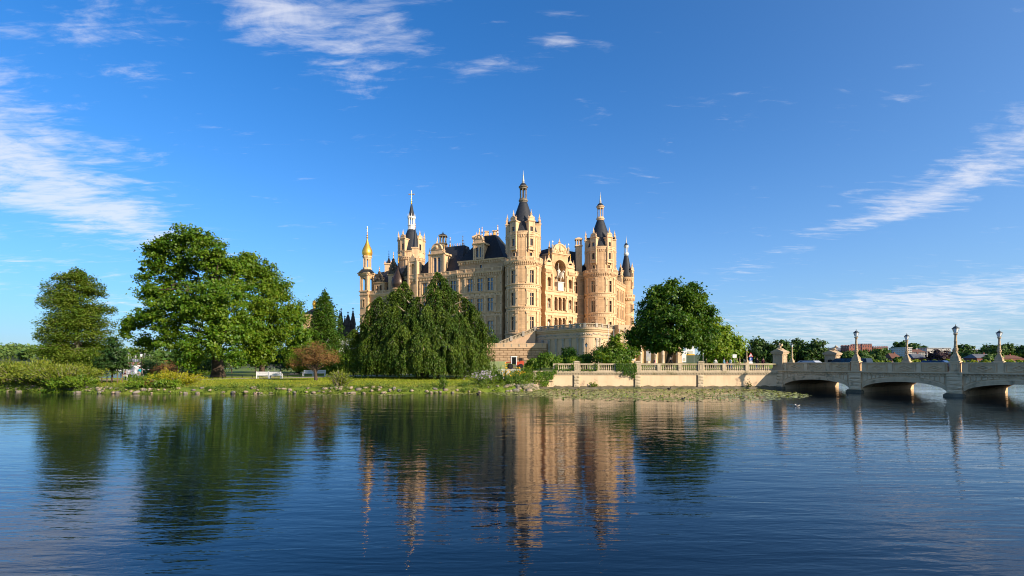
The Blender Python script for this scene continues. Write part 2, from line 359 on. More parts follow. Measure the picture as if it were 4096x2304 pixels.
# ================================================================ water and land
def water_material():
    m = bpy.data.materials.new('lake_water'); m.use_nodes = True; t = m.node_tree; N = t.nodes; L = t.links
    b = N['Principled BSDF']; b.inputs['Base Color'].default_value = (0.0012, 0.0055, 0.011, 1); b.inputs['Roughness'].default_value = 0.025
    b.inputs['IOR'].default_value = 1.36; b.inputs['Specular IOR Level'].default_value = 0.5
    geo = N.new('ShaderNodeNewGeometry')
    def ns(scale, sx, sy, rot, det, dist=0.0, off=0.0):
        mp = N.new('ShaderNodeMapping'); mp.inputs['Rotation'].default_value = (0, 0, R(rot)); mp.inputs['Scale'].default_value = (sx, sy, 1); mp.inputs['Location'].default_value = (off, off * .7, 0)
        L.new(geo.outputs['Position'], mp.inputs[0]); n = N.new('ShaderNodeTexNoise'); n.inputs['Scale'].default_value = scale; n.inputs['Detail'].default_value = det
        n.inputs['Distortion'].default_value = dist; L.new(mp.outputs[0], n.inputs['Vector']); return n.outputs[0]
    def ma(op, a, b_):
        n = N.new('ShaderNodeMath'); n.operation = op
        for i, x in enumerate((a, b_)):
            if isinstance(x, (int, float)): n.inputs[i].default_value = x
            else: L.new(x, n.inputs[i])
        return n.outputs[0]
    patch = N.new('ShaderNodeMapRange'); L.new(ns(0.045, 1, 1.6, 15, 3), patch.inputs[0])
    for k, v in ((1, .36), (2, .66), (3, .42), (4, 1.25)): patch.inputs[k].default_value = v
    swell = ma('MULTIPLY', ns(0.22, .55, 3.0, 9, 2, .5), 0.022)
    mid = ma('MULTIPLY', ns(0.55, .6, 2.6, 16, 2, .6, 7), 0.0195)
    fine = ma('MULTIPLY', ns(1.5, .6, 2.4, 20, 3, .6, 3), 0.0120)
    cross = ma('MULTIPLY', ns(4.5, .7, 2.0, -24, 2, .3, 11), 0.0034)
    h = ma('ADD', ma('ADD', swell, mid), ma('ADD', fine, cross)); h = ma('MULTIPLY', h, patch.outputs[0])
    bn = N.new('ShaderNodeBump'); bn.inputs['Strength'].default_value = 1.0; bn.inputs['Distance'].default_value = 1.0
    L.new(h, bn.inputs['Height']); L.new(bn.outputs[0], b.inputs['Normal'])
    return m
WATER = water_material()
mb = MB(); mb.add([(-4500, -60, 0), (4500, -60, 0), (4500, 6000, 0), (-4500, 6000, 0)], [(0, 1, 2, 3)])
mb.build('lake_water', [WATER], kind='structure')
ISLAND = [(-95, 62), (-75, 61), (-60, 60), (-52, 58.6), (-44.9, 55.9), (-33, 55.6), (-19.4, 56.0), (-10, 56.2), (-2.6, 58.6), (2.1, 60.6), (3.4, 66.25), (34.3, 66.25), (47, 75.0),
          (53, 92), (75, 150), (95, 290), (-140, 290), (-118, 200), (-80, 130), (-66, 104), (-59, 93), (-64, 87), (-78, 80), (-95, 74)]
_P = np.array(ISLAND, float)
def poly_sd(x, y):
    """signed distance to the shoreline, positive on land"""
    x = np.asarray(x, float); y = np.asarray(y, float); d = np.full(x.shape, 1e9); ins = np.zeros(x.shape, bool); n = len(_P)
    for i in range(n):
        ax, ay = _P[i]; bx, by = _P[(i + 1) % n]; ex, ey = bx - ax, by - ay
        t = np.clip(((x - ax) * ex + (y - ay) * ey) / (ex * ex + ey * ey), 0, 1)
        d = np.minimum(d, np.hypot(x - ax - t * ex, y - ay - t * ey))
        c = ((ay > y) != (by > y)) & (x < ex * (y - ay) / (ey if abs(ey) > 1e-9 else 1e-9) + ax); ins ^= c
    return np.where(ins, d, -d)
def sst(a, b, x): t = np.clip((x - a) / (b - a), 0, 1); return t * t * (3 - 2 * t)
def ground_z(x, y):
    x = np.asarray(x, float); y = np.asarray(y, float); d = poly_sd(x, y)
    z = -0.9 + sst(-1.2, .9, d) * 1.55 + sst(.5, 12, d) * .28 + sst(14, 40, d) * .2
    z = z + .05 * np.sin(x * .31 + 1) * np.sin(y * .27) * sst(1, 6, d)
    quay = sst(3.2, 4.6, x) * sst(66.0, 66.6, y) * (d > 0)
    z = z * (1 - quay) + 2.33 * quay
    mid = sst(-9, 4, x) * sst(72, 100, y) * (x < 4.6)
    z = np.where(x < 4.6, z * (1 - mid) + np.maximum(z, 2.2) * mid, z)
    up = sst(112, 130, y) * sst(-50, -30, x) * (d > 1); z = z * (1 - up) + np.maximum(z, 3.2) * up
    return z
def gz(x, y): return float(ground_z(np.array([x]), np.array([y]))[0])
GRASS = pm('lawn_soil', (0.105, 0.165, 0.014), (0.155, 0.195, 0.022), 0.8, 0.9, 0.03, 12.0, c3=(0.22, 0.20, 0.05), s3=0.12, t3=(0.56, 0.75))
def grid_land():
    xs = np.concatenate([np.arange(-140, -66, 2.0), np.arange(-66, 10, 0.7), np.arange(10, 100, 2.0)])
    ys = np.concatenate([np.arange(53, 72, 0.5), np.arange(72, 110, 1.2), np.arange(110, 296, 5.0)])
    X, Y = np.meshgrid(xs, ys); Z = ground_z(X, Y); nx, ny = len(xs), len(ys)
    v = np.stack([X.ravel(), Y.ravel(), Z.ravel()], 1); i, j = np.meshgrid(np.arange(nx - 1), np.arange(ny - 1)); a = (j * nx + i).ravel()
    keep = (Z[:-1, :-1] > -.85) | (Z[1:, 1:] > -.85) | (Z[:-1, 1:] > -.85) | (Z[1:, :-1] > -.85)
    f = np.stack([a, a + 1, a + nx + 1, a + nx], 1)[keep.ravel()]
    me = bpy.data.meshes.new('island_ground'); me.from_pydata(v.tolist(), [], f.tolist()); me.materials.append(GRASS)
    me.polygons.foreach_set('use_smooth', [True] * len(f)); me.update(); return link('island_ground', me, kind='structure')
LAND = grid_land()
PATHM = pm('gravel_path', (0.40, 0.335, 0.26), (0.32, 0.265, 0.20), 3.0, 0.95, 0.01, 30)
def ribbon(name, pts, w, m, lift=0.03):
    mb = MB(); vs = []; P = []
    for (a, b) in zip(pts, pts[1:]):
        n = max(2, int(math.dist(a, b) / 1.0))
        P += [(a[0] + (b[0] - a[0]) * i / n, a[1] + (b[1] - a[1]) * i / n) for i in range(n)]
    P.append(pts[-1])
    for i, p in enumerate(P):
        q0, q1 = P[max(0, i - 3)], P[min(len(P) - 1, i + 3)]; dx, dy = q1[0] - q0[0], q1[1] - q0[1]; l = math.hypot(dx, dy)
        for s_ in (-1, -.33, .33, 1):
            x, y = p[0] - dy / l * w / 2 * s_, p[1] + dx / l * w / 2 * s_; vs.append((x, y, gz(x, y) + lift))
    fs = [(4 * i + j, 4 * i + j + 1, 4 * i + j + 5, 4 * i + j + 4) for i in range(len(P) - 1) for j in range(3)]
    mb.add(vs, fs); return mb.build(name, [m], kind='structure')
def pxg(px, Y): return (px2x(px, Y), Y)
WALK = [pxg(-20, 68), pxg(95, 71), pxg(170, 72.5), pxg(225, 75), pxg(290, 79), pxg(353, 87), pxg(430, 98), pxg(500, 107), pxg(516, 116)]
ribbon('footpath', WALK, 3.0, PATHM, .04)
ribbon('side_path', [pxg(255, 82), pxg(275, 92), pxg(292, 104), pxg(300, 125)], 1.6, PATHM, .045)
# far shores of the lake
FARM = pm('far_meadow', (0.07, 0.10, 0.03), (0.10, 0.11, 0.04), .02, .95)
mb = MB()
vs = []; xs = np.linspace(-1500, -140, 40)
for x in xs:
    hgt = 9 * math.exp(-((x + 620) / 220) ** 2)
    for y, z in ((330 + .12 * (-x - 140), -.4), (336 + .12 * (-x - 140), .8), (420 + .12 * (-x - 140), 2 + hgt * .5), (650, 4 + hgt), (900, 4 + hgt)): vs.append((x, y, z))
mb.add(vs, [(5 * i + j, 5 * (i + 1) + j, 5 * (i + 1) + j + 1, 5 * i + j + 1) for i in range(39) for j in range(4)]); mb.build('far_shore', [FARM], kind='structure', smooth=True)
mb = MB(); vs = []; xs = np.linspace(90, 1400, 40)
def townz(y): return float(np.interp(y, [300, 306, 400, 560, 700, 1200], [-.4, 1.2, 2.5, 8, 14, 16]))
for x in xs:
    for y in (300, 306, 400, 560, 700, 1200): vs.append((x, y, townz(y)))
mb.add(vs, [(6 * i + j, 6 * (i + 1) + j, 6 * (i + 1) + j + 1, 6 * i + j + 1) for i in range(39) for j in range(5)]); mb.build('town_bank', [FARM], kind='structure', smooth=True)
# ================================================================ castle
STONE = pm('castle_sandstone', (0.69, 0.455, 0.25), (0.60, 0.385, 0.205), 0.5, 0.85, 0.012, 3.0, streak=0.42, ashlar=.2, c3=(0.42, 0.28, 0.17), s3=0.35, t3=(0.58, 0.8))
TRIM = pm('castle_trim_stone', (0.75, 0.515, 0.30), (0.64, 0.425, 0.24), 1.3, 0.8, 0.01, 6.0, streak=0.45, c3=(0.34, 0.235, 0.15), s3=0.8, t3=(0.6, 0.8))
SLATE = pm('slate_roof', (0.017, 0.018, 0.022), (0.027, 0.028, 0.031), 1.6, 0.65, 0.01, 9.0, spec=0.2, c3=(0.075, 0.085, 0.035), s3=0.22, t3=(0.58, 0.78))
SLATE2 = pm('slate_cone', (0.024, 0.028, 0.036), (0.036, 0.039, 0.046), 1.6, 0.55, 0.01, 9.0, spec=0.25)
DARKST = pm('weathered_sandstone', (0.055, 0.045, 0.035), (0.14, 0.11, 0.075), 1.2, 0.9, 0.02, 5.0)
LEAD = pm('lantern_stone', (0.13, 0.11, 0.085), (0.30, 0.25, 0.18), 2.2, 0.8)
GOLD = pm('gilding', (1.0, 0.56, 0.10), (0.92, 0.48, 0.08), 2.0, 0.40, metallic=0.8)
PALE = pm('pale_spire_metal', (0.62, 0.58, 0.48), (0.5, 0.46, 0.38), 2.0, 0.45, metallic=0.3)
WHITE = pm('white_lantern', (0.80, 0.77, 0.70), (0.72, 0.68, 0.60), 2.0, 0.6)
BRONZE = pm('bronze_onion', (0.055, 0.036, 0.028), (0.085, 0.055, 0.04), 3.0, 0.38, metallic=0.55, spec=0.5)
WOOD = pm('window_wood', (0.05, 0.028, 0.018), (0.07, 0.04, 0.025), 3.0, 0.6)
MARBLE = pm('statue_stone', (0.72, 0.66, 0.56), (0.6, 0.54, 0.44), 3.0, 0.7)
GREYST = pm('grey_statue', (0.30, 0.26, 0.20), (0.42, 0.36, 0.27), 3.0, 0.8)
VOID = pm('deep_interior', (0.02, 0.017, 0.014), None, 1, 0.9)
GLASS = bpy.data.materials.new('window_glass'); GLASS.use_nodes = True
_b = GLASS.node_tree.nodes['Principled BSDF']; _b.inputs['Base Color'].default_value = (0.012, 0.014, 0.018, 1); _b.inputs['Roughness'].default_value = 0.04
_b.inputs['IOR'].default_value = 2.1; _b.inputs['Specular IOR Level'].default_value = 0.6
WM = [TRIM, WOOD, GLASS]
def window_mesh(name, w, h, cols=2, transom=0.7, mull=0.16, surr=0.26, deep=0.32, hood=True, rows=2, arch=False):
    """stone surround, mullion cross, wooden casements with bars, panes; x right, y into the wall, origin at mid sill"""
    mb = MB()
    if surr:
        t = 0.13
        mb.box(-w/2 - surr, -w/2, -t, 0.02, -0.0, h + surr); mb.box(w/2, w/2 + surr, -t, 0.02, 0.0, h + surr)
        mb.box(-w/2, w/2, -t, 0.02, h, h + surr); mb.box(-w/2 - surr - .12, w/2 + surr + .12, -0.24, 0.05, -0.2, 0.0)
        if hood:
            mb.box(-w/2 - surr - .1, w/2 + surr + .1, -0.26, 0.02, h + surr, h + surr + .14)
            mb.taper((0, -.12), .34, .16, h + surr + .14, h + surr + .5, .45)
    mb.add([(-w/2, deep, 0), (w/2, deep, 0), (w/2, deep, h), (-w/2, deep, h)], [(0, 1, 2, 3)], 2)
    cw = (w - (cols - 1) * mull) / cols; tz = h * transom
    for i in range(1, cols):
        x = -w/2 + i * cw + (i - .5) * mull; mb.box(x - mull/2, x + mull/2, deep - .2, deep + .01, 0, h, 0)
    if transom < 1: mb.box(-w/2, w/2, deep - .2, deep + .01, tz - mull/2, tz + mull/2, 0)
    for i in range(cols):
        x0 = -w/2 + i * (cw + mull); x1 = x0 + cw; f = .07
        for z0, z1, nb in ((0, tz - (mull/2 if transom < 1 else 0), rows), (tz + mull/2, h, 0)):
            if z1 - z0 < .1: continue
            y0, y1 = deep - .07, deep + .005
            mb.box(x0, x0 + f, y0, y1, z0, z1, 1); mb.box(x1 - f, x1, y0, y1, z0, z1, 1)
            mb.box(x0 + f, x1 - f, y0, y1, z0, z0 + f, 1); mb.box(x0 + f, x1 - f, y0, y1, z1 - f, z1, 1)
            for k in range(1, nb + 1):
                zz_ = z0 + (z1 - z0) * k / (nb + 1); mb.box(x0 + f, x1 - f, y0 + .02, y1, zz_ - .025, zz_ + .025, 1)
    return mb.mesh(name, WM)
WIN_TOWER = window_mesh('tower_window', 1.25, 3.8, 2, 0.72, mull=.10, surr=.3)
WIN_WING = window_mesh('wing_window', 1.85, 3.8, 2, 0.70, mull=.2, surr=.24)
WIN_SMALL = window_mesh('small_window', 0.75, 1.0, 1, 1.0, surr=.12, hood=False, rows=0)
WIN_DORMER = window_mesh('dormer_window', 0.8, 1.95, 1, 0.68, surr=.14, hood=False, rows=1)
WIN_D = window_mesh('attic_window', 1.0, 2.2, 2, 1.0, mull=.1, surr=.14, hood=False, rows=1)
CASTLE = thing('castle', (8, 158, 3), 'sandstone renaissance castle with round slate-roofed corner towers on the island', 'castle', world=True)
def part(name, mb, mats, **k): return mb.build(name, mats, CASTLE, **k)
def pinnacle(mb, x, y, z, h, r=.3, m=0):
    mb.taper((x, y), r, r, z, z + h * .3, .9, m); mb.taper((x, y), r * 1.25, r * 1.25, z + h * .3, z + h * .36, 1, m)
    mb.taper((x, y), r * .75, r * .75, z + h * .36, z + h * .92, .12, m); mb.blobx((x, y, z + h * .95), r * .34, 6, m)
def finial(mb, x, y, z, h, r=.16, m=0):
    mb.lathe((x, y), [(r * .8, z), (r * .8, z + .1 * h), (r * 1.6, z + .16 * h), (r * .5, z + .24 * h), (r * .5, z + .4 * h), (r * 1.3, z + .48 * h), (r * .4, z + .56 * h), (r * .3, z + .8 * h), (r * .8, z + .85 * h), (.01, z + h)], 8, m)
def dormer_bay(mb, fr, uc, w, zb, zt, d_back, win_rows, mw=1, mg=2, ped=True, ang=None):
    """stone bay on a roof: side walls, openings, cornices, stepped gable and pinnacles. mats: 0 stone, 1 wood, 2 glass, 3 slate"""
    u0, u1 = uc - w/2, uc + w/2
    holes = [(uc - ww/2, uc + ww/2, a, b) for a, b, ww in win_rows]
    panel(mb, fr, u0, u1, zb, zt, holes, .3)
    for a, b, ww in win_rows:
        mb.add([fr.p(uc - ww/2, a, -.28), fr.p(uc + ww/2, a, -.28), fr.p(uc + ww/2, b, -.28), fr.p(uc - ww/2, b, -.28)], [(0, 1, 2, 3)], mg)
        fbox(mb, fr, uc - .05, uc + .05, a, b, -.27, -.2, mw); fbox(mb, fr, uc - ww/2, uc - .05, a + (b - a) * .62, a + (b - a) * .62 + .1, -.27, -.2, mw)
        fbox(mb, fr, uc + .05, uc + ww/2, a + (b - a) * .62, a + (b - a) * .62 + .1, -.27, -.2, mw)
        fbox(mb, fr, u0 - .08, u1 + .08, a - .32, a - .08, 0.0, .2)
    for s_ in (u0, u1):
        o = .14 if s_ == u1 else -.14
        fbox(mb, fr, min(s_, s_ - o * 2), max(s_, s_ - o * 2), zb, zt, 0.0, .12)
        mb.add([fr.p(s_, zb, 0), fr.p(s_, zt, 0), fr.p(s_, zt, -d_back), fr.p(s_, zb, -d_back)], [(0, 1, 2, 3) if s_ == u0 else (3, 2, 1, 0)])
    mould(mb, fr, u0 - .2, u1 + .2, [(zt, -d_back), (zt, .1), (zt + .18, .3), (zt + .32, .3), (zt + .32, -d_back)])
    if ped:
        z = zt + .32
        fbox(mb, fr, uc - w * .40, uc + w * .40, z, z + .75, -.5, .1); fbox(mb, fr, uc - w * .46, uc + w * .46, z + .75, z + .9, -.55, .18)
        gable(mb, fr, uc - w * .40, uc + w * .40, z + .9, z + 1.6, -.5, .1)
        x, y, _ = fr.p(uc, 0, -.2); pinnacle(mb, x, y, z + 1.3, 1.9, .24)
        for s_ in (-1, 1):
            x, y, _ = fr.p(uc + s_ * (w/2 - .1), 0, -.15); pinnacle(mb, x, y, z, 1.5, .18)
        # small saddle roof running back into the cone
        mb.add([fr.p(u0, zt + .3, -.4), fr.p(uc, zt + 1.2, -.4), fr.p(u1, zt + .3, -.4), fr.p(u0, zt + .3, -d_back), fr.p(uc, zt + 1.2, -d_back), fr.p(u1, zt + .3, -d_back)], [(0, 1, 4, 3), (1, 2, 5, 4)], 3)
def lantern(mb, x, y, z, r, hcol, ncol=6, m=0, mdome=1, mspire=2, hspire=3.6):
    mb.lathe((x, y), [(r * 1.0, z), (r * 1.05, z + .3), (r * 1.2, z + .45), (r * 1.2, z + .75), (r * 1.02, z + .95), (r * 1.02, z + 1.15)], 16, m)
    z1 = z + 1.15
    for i in range(ncol):
        a = 2 * math.pi * (i + .3) / ncol; cx, cy_ = x + r * .84 * math.cos(a), y + r * .84 * math.sin(a)
        mb.lathe((cx, cy_), [(.2, z1), (.2, z1 + .15), (.13, z1 + .2), (.12, z1 + hcol - .25), (.2, z1 + hcol - .1), (.2, z1 + hcol)], 8, m)
    mb.lathe((x, y), [(.2, z1), (.2, z1 + hcol)], 6, m)
    z2 = z1 + hcol
    mb.lathe((x, y), [(r * 1.0, z2), (r * 1.0, z2 + .3), (r * 1.22, z2 + .5), (r * 1.22, z2 + .68), (r * .95, z2 + .72)], 16, m)
    mb.lathe((x, y), [(r * 1.0, z2 + .68), (r * .94, z2 + 1.0), (r * .75, z2 + 1.4), (r * .45, z2 + 1.68), (r * .25, z2 + 1.78)], 16, mdome)
    z3 = z2 + 1.75
    mb.lathe((x, y), [(r * .30, z3), (r * .34, z3 + .2), (r * .24, z3 + .35), (r * .30, z3 + .5), (r * .13, z3 + hspire * .55), (r * .18, z3 + hspire * .6), (r * .07, z3 + hspire * .7), (.02, z3 + hspire)], 10, mspire)
# ---------------------------------------------------------------- the two big round towers of the entrance front
TL, TR = (3.3, 150.0), (29.15, 169.0)
A0 = R(-90 - 4.5)
def round_tower():
    c = TL; body = Cy(c, 5.0, A0); mb = MB(); pi5 = math.pi * 5.0
    def U(deg): return R(deg) * 5.0
    wa = (-32, 32, -96, 96)
    rows = (12.65, 19.65, 26.05); hs = (3.8, 3.6, 3.6)
    holes = [(U(a) - .625, U(a) + .625, z, z + 3.8 if k == 0 else z + 3.6) for a in wa for k, z in enumerate(rows)]
    panel(mb, body, -pi5, pi5, 11.9, 32.0, holes, .36)
    t = part('round_tower', mb, [STONE])
    mb = MB(); mould(mb, body, -pi5, pi5, [(3.0, .35), (11.3, .3), (11.5, .5), (11.8, .5), (12.0, .2), (12.0, 0)]); mb.build('plinth', [STONE], t)
    wmesh2 = window_mesh('tower_window', 1.25, 3.6, 2, 0.70, mull=.10, surr=.3)
    for a in wa:
        for k, z in enumerate(rows): child_at('window', WIN_TOWER if k == 0 else wmesh2, t, body, U(a), z)
    for z0, z1 in ((17.95, 19.4), (24.35, 25.8)):
        mb = MB(); mould(mb, body, -pi5, pi5, [(z0, 0), (z0 + .05, .14), (z0 + .25, .22), (z0 + .32, .1), (z1 - .35, .1), (z1 - .3, .28), (z1 - .12, .36), (z1, .3), (z1 + .03, 0)]); mb.build('cornice', [TRIM], t)
    mb = MB()
    for z in (18.65, 25.05):
        for k in range(-12, 13):
            x = U(k * 7.8); p = body.p(x, z, .12); q = body.p(x, z, .2)
            mb.tube([p, q], [.13, .1], 8)
    for zc in (14.9, 21.6, 28.2):
        for a in (-56, -17.5, 17.5, 56): mb.tube([body.p(U(a), zc, .2), body.p(U(a), zc, .32)], [.15, .12], 8)
    mb.build('medallions', [DARKST], t, kind='stuff')
    for z0, z1 in ((12.0, 17.95), (19.43, 24.35), (25.83, 30.8)):
        for a in (-112, -78, -56, -17.5, 17.5, 56, 78, 112):
            mb = MB(); u = U(a); w = .34
            fbox(mb, body, u - w - .1, u + w + .1, z0, z0 + .5, 0, .30); fbox(mb, body, u - w, u + w, z0 + .5, z1 - .6, 0, .22); fbox(mb, body, u - w - .12, u + w + .12, z1 - .6, z1 - .02, 0, .33)
            mb.build('pilaster', [TRIM], t)
    # blind panels between the pilasters
    for z0, z1 in ((12.7, 17.3), (20.0, 23.8), (26.4, 30.3)):
        for a in (0,):
            mb = MB()
            fbox(mb, body, U(-12), U(12), z0, z0 + .1, 0, .07); fbox(mb, body, U(-12), U(12), z1 - .1, z1, 0, .07)
            for s_ in (-12, 12): fbox(mb, body, U(s_) - .06, U(s_) + .06, z0 + .1, z1 - .1, 0, .07)
            mb.build('wall_panel', [TRIM], t)
    mb = MB(); mould(mb, body, -pi5, pi5, [(30.75, 0), (30.8, .12), (31.0, .16), (31.1, .1), (31.9, .12), (32.0, .62), (32.35, .72), (32.35, -.6)]); mb.build('balcony', [TRIM], t)
    mb = MB()
    for k in range(60):
        u = -pi5 + 2 * pi5 * (k + .5) / 60
        fbox(mb, body, u - .13, u + .13, 31.15, 31.6, .1, .36); fbox(mb, body, u - .13, u + .13, 31.6, 32.0, .1, .58)
    mb.build('corbels', [TRIM], t, kind='stuff')
    balustrade(Cy(c, 5.6, A0), -math.pi * 5.6, math.pi * 5.6, 32.35, 33.4, 0, [TRIM], t, step=.36, post=2.3)
    # upper drum
    dr = Cy(c, 4.5, A0); pd = math.pi * 4.5
    def V(deg): return R(deg) * 4.5
    da = (-32, 32, -96, 96, -158, 158)
    mb = MB(); panel(mb, dr, -pd, pd, 32.3, 40.8, [(V(a) - .38, V(a) + .38, 33.75, 34.75) for a in da], .3); mb.build('drum', [STONE], t)
    for a in da[:4]: child_at('window', WIN_SMALL, t, dr, V(a), 33.75)
    mb = MB()
    mould(mb, dr, -pd, pd, [(39.0, 0), (39.05, .1), (39.2, .12), (39.2, .05), (39.75, .05), (39.8, .25), (40.4, .3), (40.5, .42), (40.8, .42), (40.85, -.5)]); mb.build('cornice', [TRIM], t); mb = MB()
    mould(mb, dr, -pd, pd, [(33.2, 0), (33.2, .22), (33.45, .22), (33.5, 0)]); mb.build('cornice', [TRIM], t)
    mb = MB()
    for k in range(44):
        u = -pd + 2 * pd * (k + .5) / 44; fbox(mb, dr, u - .12, u + .12, 39.2, 39.78, .04, .24)
    mb.build('corbels', [TRIM], t, kind='stuff')
    for a in (-75, -58, -14, -6, 6, 14, 58, 75):
        if abs(a) == 6: continue
        mb = MB(); fbox(mb, dr, V(a) - .2, V(a) + .2, 33.5, 39.05, 0, .14); mb.build('pilaster', [TRIM], t)
    for a in da:
        an = A0 + R(a); n = (math.cos(an), math.sin(an)); fr = Fr((c[0] + n[0] * 4.95, c[1] + n[1] * 4.95), (-n[1], n[0]), n)
        mb = MB()
        dormer_bay(mb, fr, 0, 2.0, 35.6, 43.5, 3.2, [(36.65, 38.65, .85), (40.15, 42.1, .85)])
        for s_ in (-.82, .82):
            mb.hexa([fr.p(s_ - .18, 34.9, -.3), fr.p(s_ + .18, 34.9, -.3), fr.p(s_ + .18, 34.9, -.5), fr.p(s_ - .18, 34.9, -.5), fr.p(s_ - .18, 35.7, .14), fr.p(s_ + .18, 35.7, .14), fr.p(s_ + .18, 35.7, -.5), fr.p(s_ - .18, 35.7, -.5)])
        fbox(mb, fr, -1.12, 1.12, 35.45, 35.75, -.6, .16); fbox(mb, fr, -1.08, 1.08, 39.25, 39.6, 0, .2)
        mb.build('dormer', [TRIM, WOOD, GLASS, SLATE2], t)
    mb = MB(); mb.lathe(c, [(4.45, 40.75), (4.05, 41.6), (3.55, 43.2), (2.95, 45.0), (2.35, 46.8), (1.8, 48.4), (1.35, 49.7), (1.18, 50.2)], 32); mb.build('cone_roof', [SLATE2], t, smooth=True)
    mb = MB(); lantern(mb, c[0], c[1], 50.15, 1.12, 2.9, hspire=3.7); mb.build('lantern', [LEAD, SLATE2, PALE], t)
    return t
t1 = round_tower()
t2 = copy_tree(t1); t2.location = (TR[0] - TL[0], TR[1] - TL[1], 0)
for ch in t2.children:
    if ch.name.startswith('lantern'):
        me = ch.data.copy(); me.materials[0] = TRIM; ch.data = me
# ---------------------------------------------------------------- entrance front between the towers
d = (TR[0] - TL[0], TR[1] - TL[1]); FP = Fr((TL[0], TL[1]), d)
PF = FP.off(-2.0); RF = FP.off(-4.2); UC = 16.04
def entrance_front():
    mb = MB(); holes = []
    u0, u1 = UC - 6.05, UC + 6.05
    arch = []
    for k in (-1, 0, 1):
        for za, zb in ((13.0, 17.5), (19.75, 23.95)): arch.append((UC + 1.72 * k, .58, za, zb))
    for s_ in (-1, 1):
        u = UC + s_ * 4.4
        arch += [(u, .75, 25.9, 29.9), (u, .62, 20.2, 23.4), (u, .62, 13.8, 16.9)]
    arch.append((UC, 2.35, 25.9, 35.6))
    for u, hw, a, b in arch: holes.append((u - hw, u + hw, a, b))
    panel(mb, PF, u0, u1, 11.0, 33.4, [h for h in holes if h[3] < 31], .55)
    # the centre block above the frieze and the great niche cut through both
    mb2 = MB()
    panel(mb2, PF.off(.12), UC - 3.35, UC + 3.35, 25.85, 37.3, [(UC - 2.35, UC + 2.35, 25.86, 35.6)], 3.2)
    for s_ in (-3.35, 3.35):
        mb2.add([PF.p(UC + s_, 25.85, .12), PF.p(UC + s_, 37.3, .12), PF.p(UC + s_, 37.3, -5), PF.p(UC + s_, 25.85, -5)], [(0, 1, 2, 3) if s_ < 0 else (3, 2, 1, 0)])
    # cut the lower panel where the niche is: rebuild it in two sheets
    mb = MB()
    hs_ = [h for h in holes if h[3] < 31]
    panel(mb, PF, u0, UC - 3.3, 11.0, 33.4, [h for h in hs_ if h[1] < UC - 3.3], .55)
    panel(mb, PF, UC - 3.3, UC + 3.3, 11.0, 25.9, [h for h in hs_ if h[0] > UC - 3.3 and h[1] < UC + 3.3], .9)
    panel(mb, PF, UC + 3.3, u1, 11.0, 33.4, [h for h in hs_ if h[0] > UC + 3.3], .55)
    for u, hw, a, b in arch[:-1]:
        archfill(mb, PF, u, hw, b - hw, 0.003, .55); archring(mb, PF, u, hw, b - hw, .16, 0, .1)
    for s_ in (u0, u1):
        mb.add([PF.p(s_, 11, 0), PF.p(s_, 33.4, 0), PF.p(s_, 33.4, -4), PF.p(s_, 11, -4)], [(0, 1, 2, 3) if s_ == u0 else (3, 2, 1, 0)])
    t = part('entrance_front', mb, [STONE])
    archfill(mb2, PF.off(.12), UC, 2.35, 33.25, 0.003, 3.2, n=20); archring(mb2, PF.off(.12), UC, 2.35, 33.25, .3, 0, .14, n=20)
    mb2.add([PF.p(UC - 2.35, 25.9, -3.05), PF.p(UC + 2.35, 25.9, -3.05), PF.p(UC + 2.35, 35.6, -3.05), PF.p(UC - 2.35, 35.6, -3.05)], [(0, 1, 2, 3)])
    for k in range(1, 4):       # coffer ribs of the niche vault
        archring(mb2, PF.off(.12 - k * .75), UC, 2.2, 33.25, .14, 0, .12, n=16)
    for k in range(1, 8):
        a = math.pi * k / 8; mb2.hexa([PF.p(UC + r_ * math.cos(a + o_), 33.25 + r_ * math.sin(a + o_), dd) for dd in (-2.9, 0.0) for r_, o_ in ((2.36, -.03), (2.36, .03), (2.2, .03), (2.2, -.03))])
    mb2.build('statue_niche', [STONE], t)
    # back wall behind loggias
    mb = MB(); mb.add([PF.p(u0 + .1, 11, -.95), PF.p(UC - 3.3, 11, -.95), PF.p(UC - 3.3, 33, -.95), PF.p(u0 + .1, 33, -.95)], [(0, 1, 2, 3)])
    mb.add([PF.p(UC + 3.3, 11, -.95), PF.p(u1 - .1, 11, -.95), PF.p(u1 - .1, 33, -.95), PF.p(UC + 3.3, 33, -.95)], [(0, 1, 2, 3)])
    mb.build('loggia_back_wall', [STONE], t)
    wl_ = window_mesh('loggia_window', 1.16, 4.4, 2, .7, mull=.07, surr=0, deep=.05, rows=2)
    for k in (-1, 0, 1):
        for z in (13.1, 19.75): child_at('window', wl_, t, PF, UC + 1.72 * k, z, -.85)
    # columns of the loggias
    for k in (-1.5, -.5, .5, 1.5):
        for z0, z1 in ((13.0, 16.9), (19.75, 23.35)):
            x, y, _ = PF.p(UC + 1.72 * k, 0, .1); mb = MB()
            mb.lathe((x, y), [(.28, z0), (.28, z0 + .3), (.2, z0 + .4), (.17, z1 - .5), (.28, z1 - .2), (.28, z1)], 10); mb.build('column', [TRIM], t, smooth=True)
    for z0, z1 in ((11.2, 18.0), (19.3, 24.4), (25.75, 30.9)):
        for u in (u0 + .35, UC - 3.05, UC + 3.05, u1 - .35):
            mb = MB(); dd = .12 if abs(u - UC) < 3.2 and z0 > 25 else 0
            fbox(mb, PF, u - .36, u + .36, z0, z0 + .6, dd, dd + .32); fbox(mb, PF, u - .27, u + .27, z0 + .6, z1 - .6, dd, dd + .24); fbox(mb, PF, u - .38, u + .38, z1 - .6, z1 - .02, dd, dd + .36)
            mb.build('pilaster', [TRIM], t)
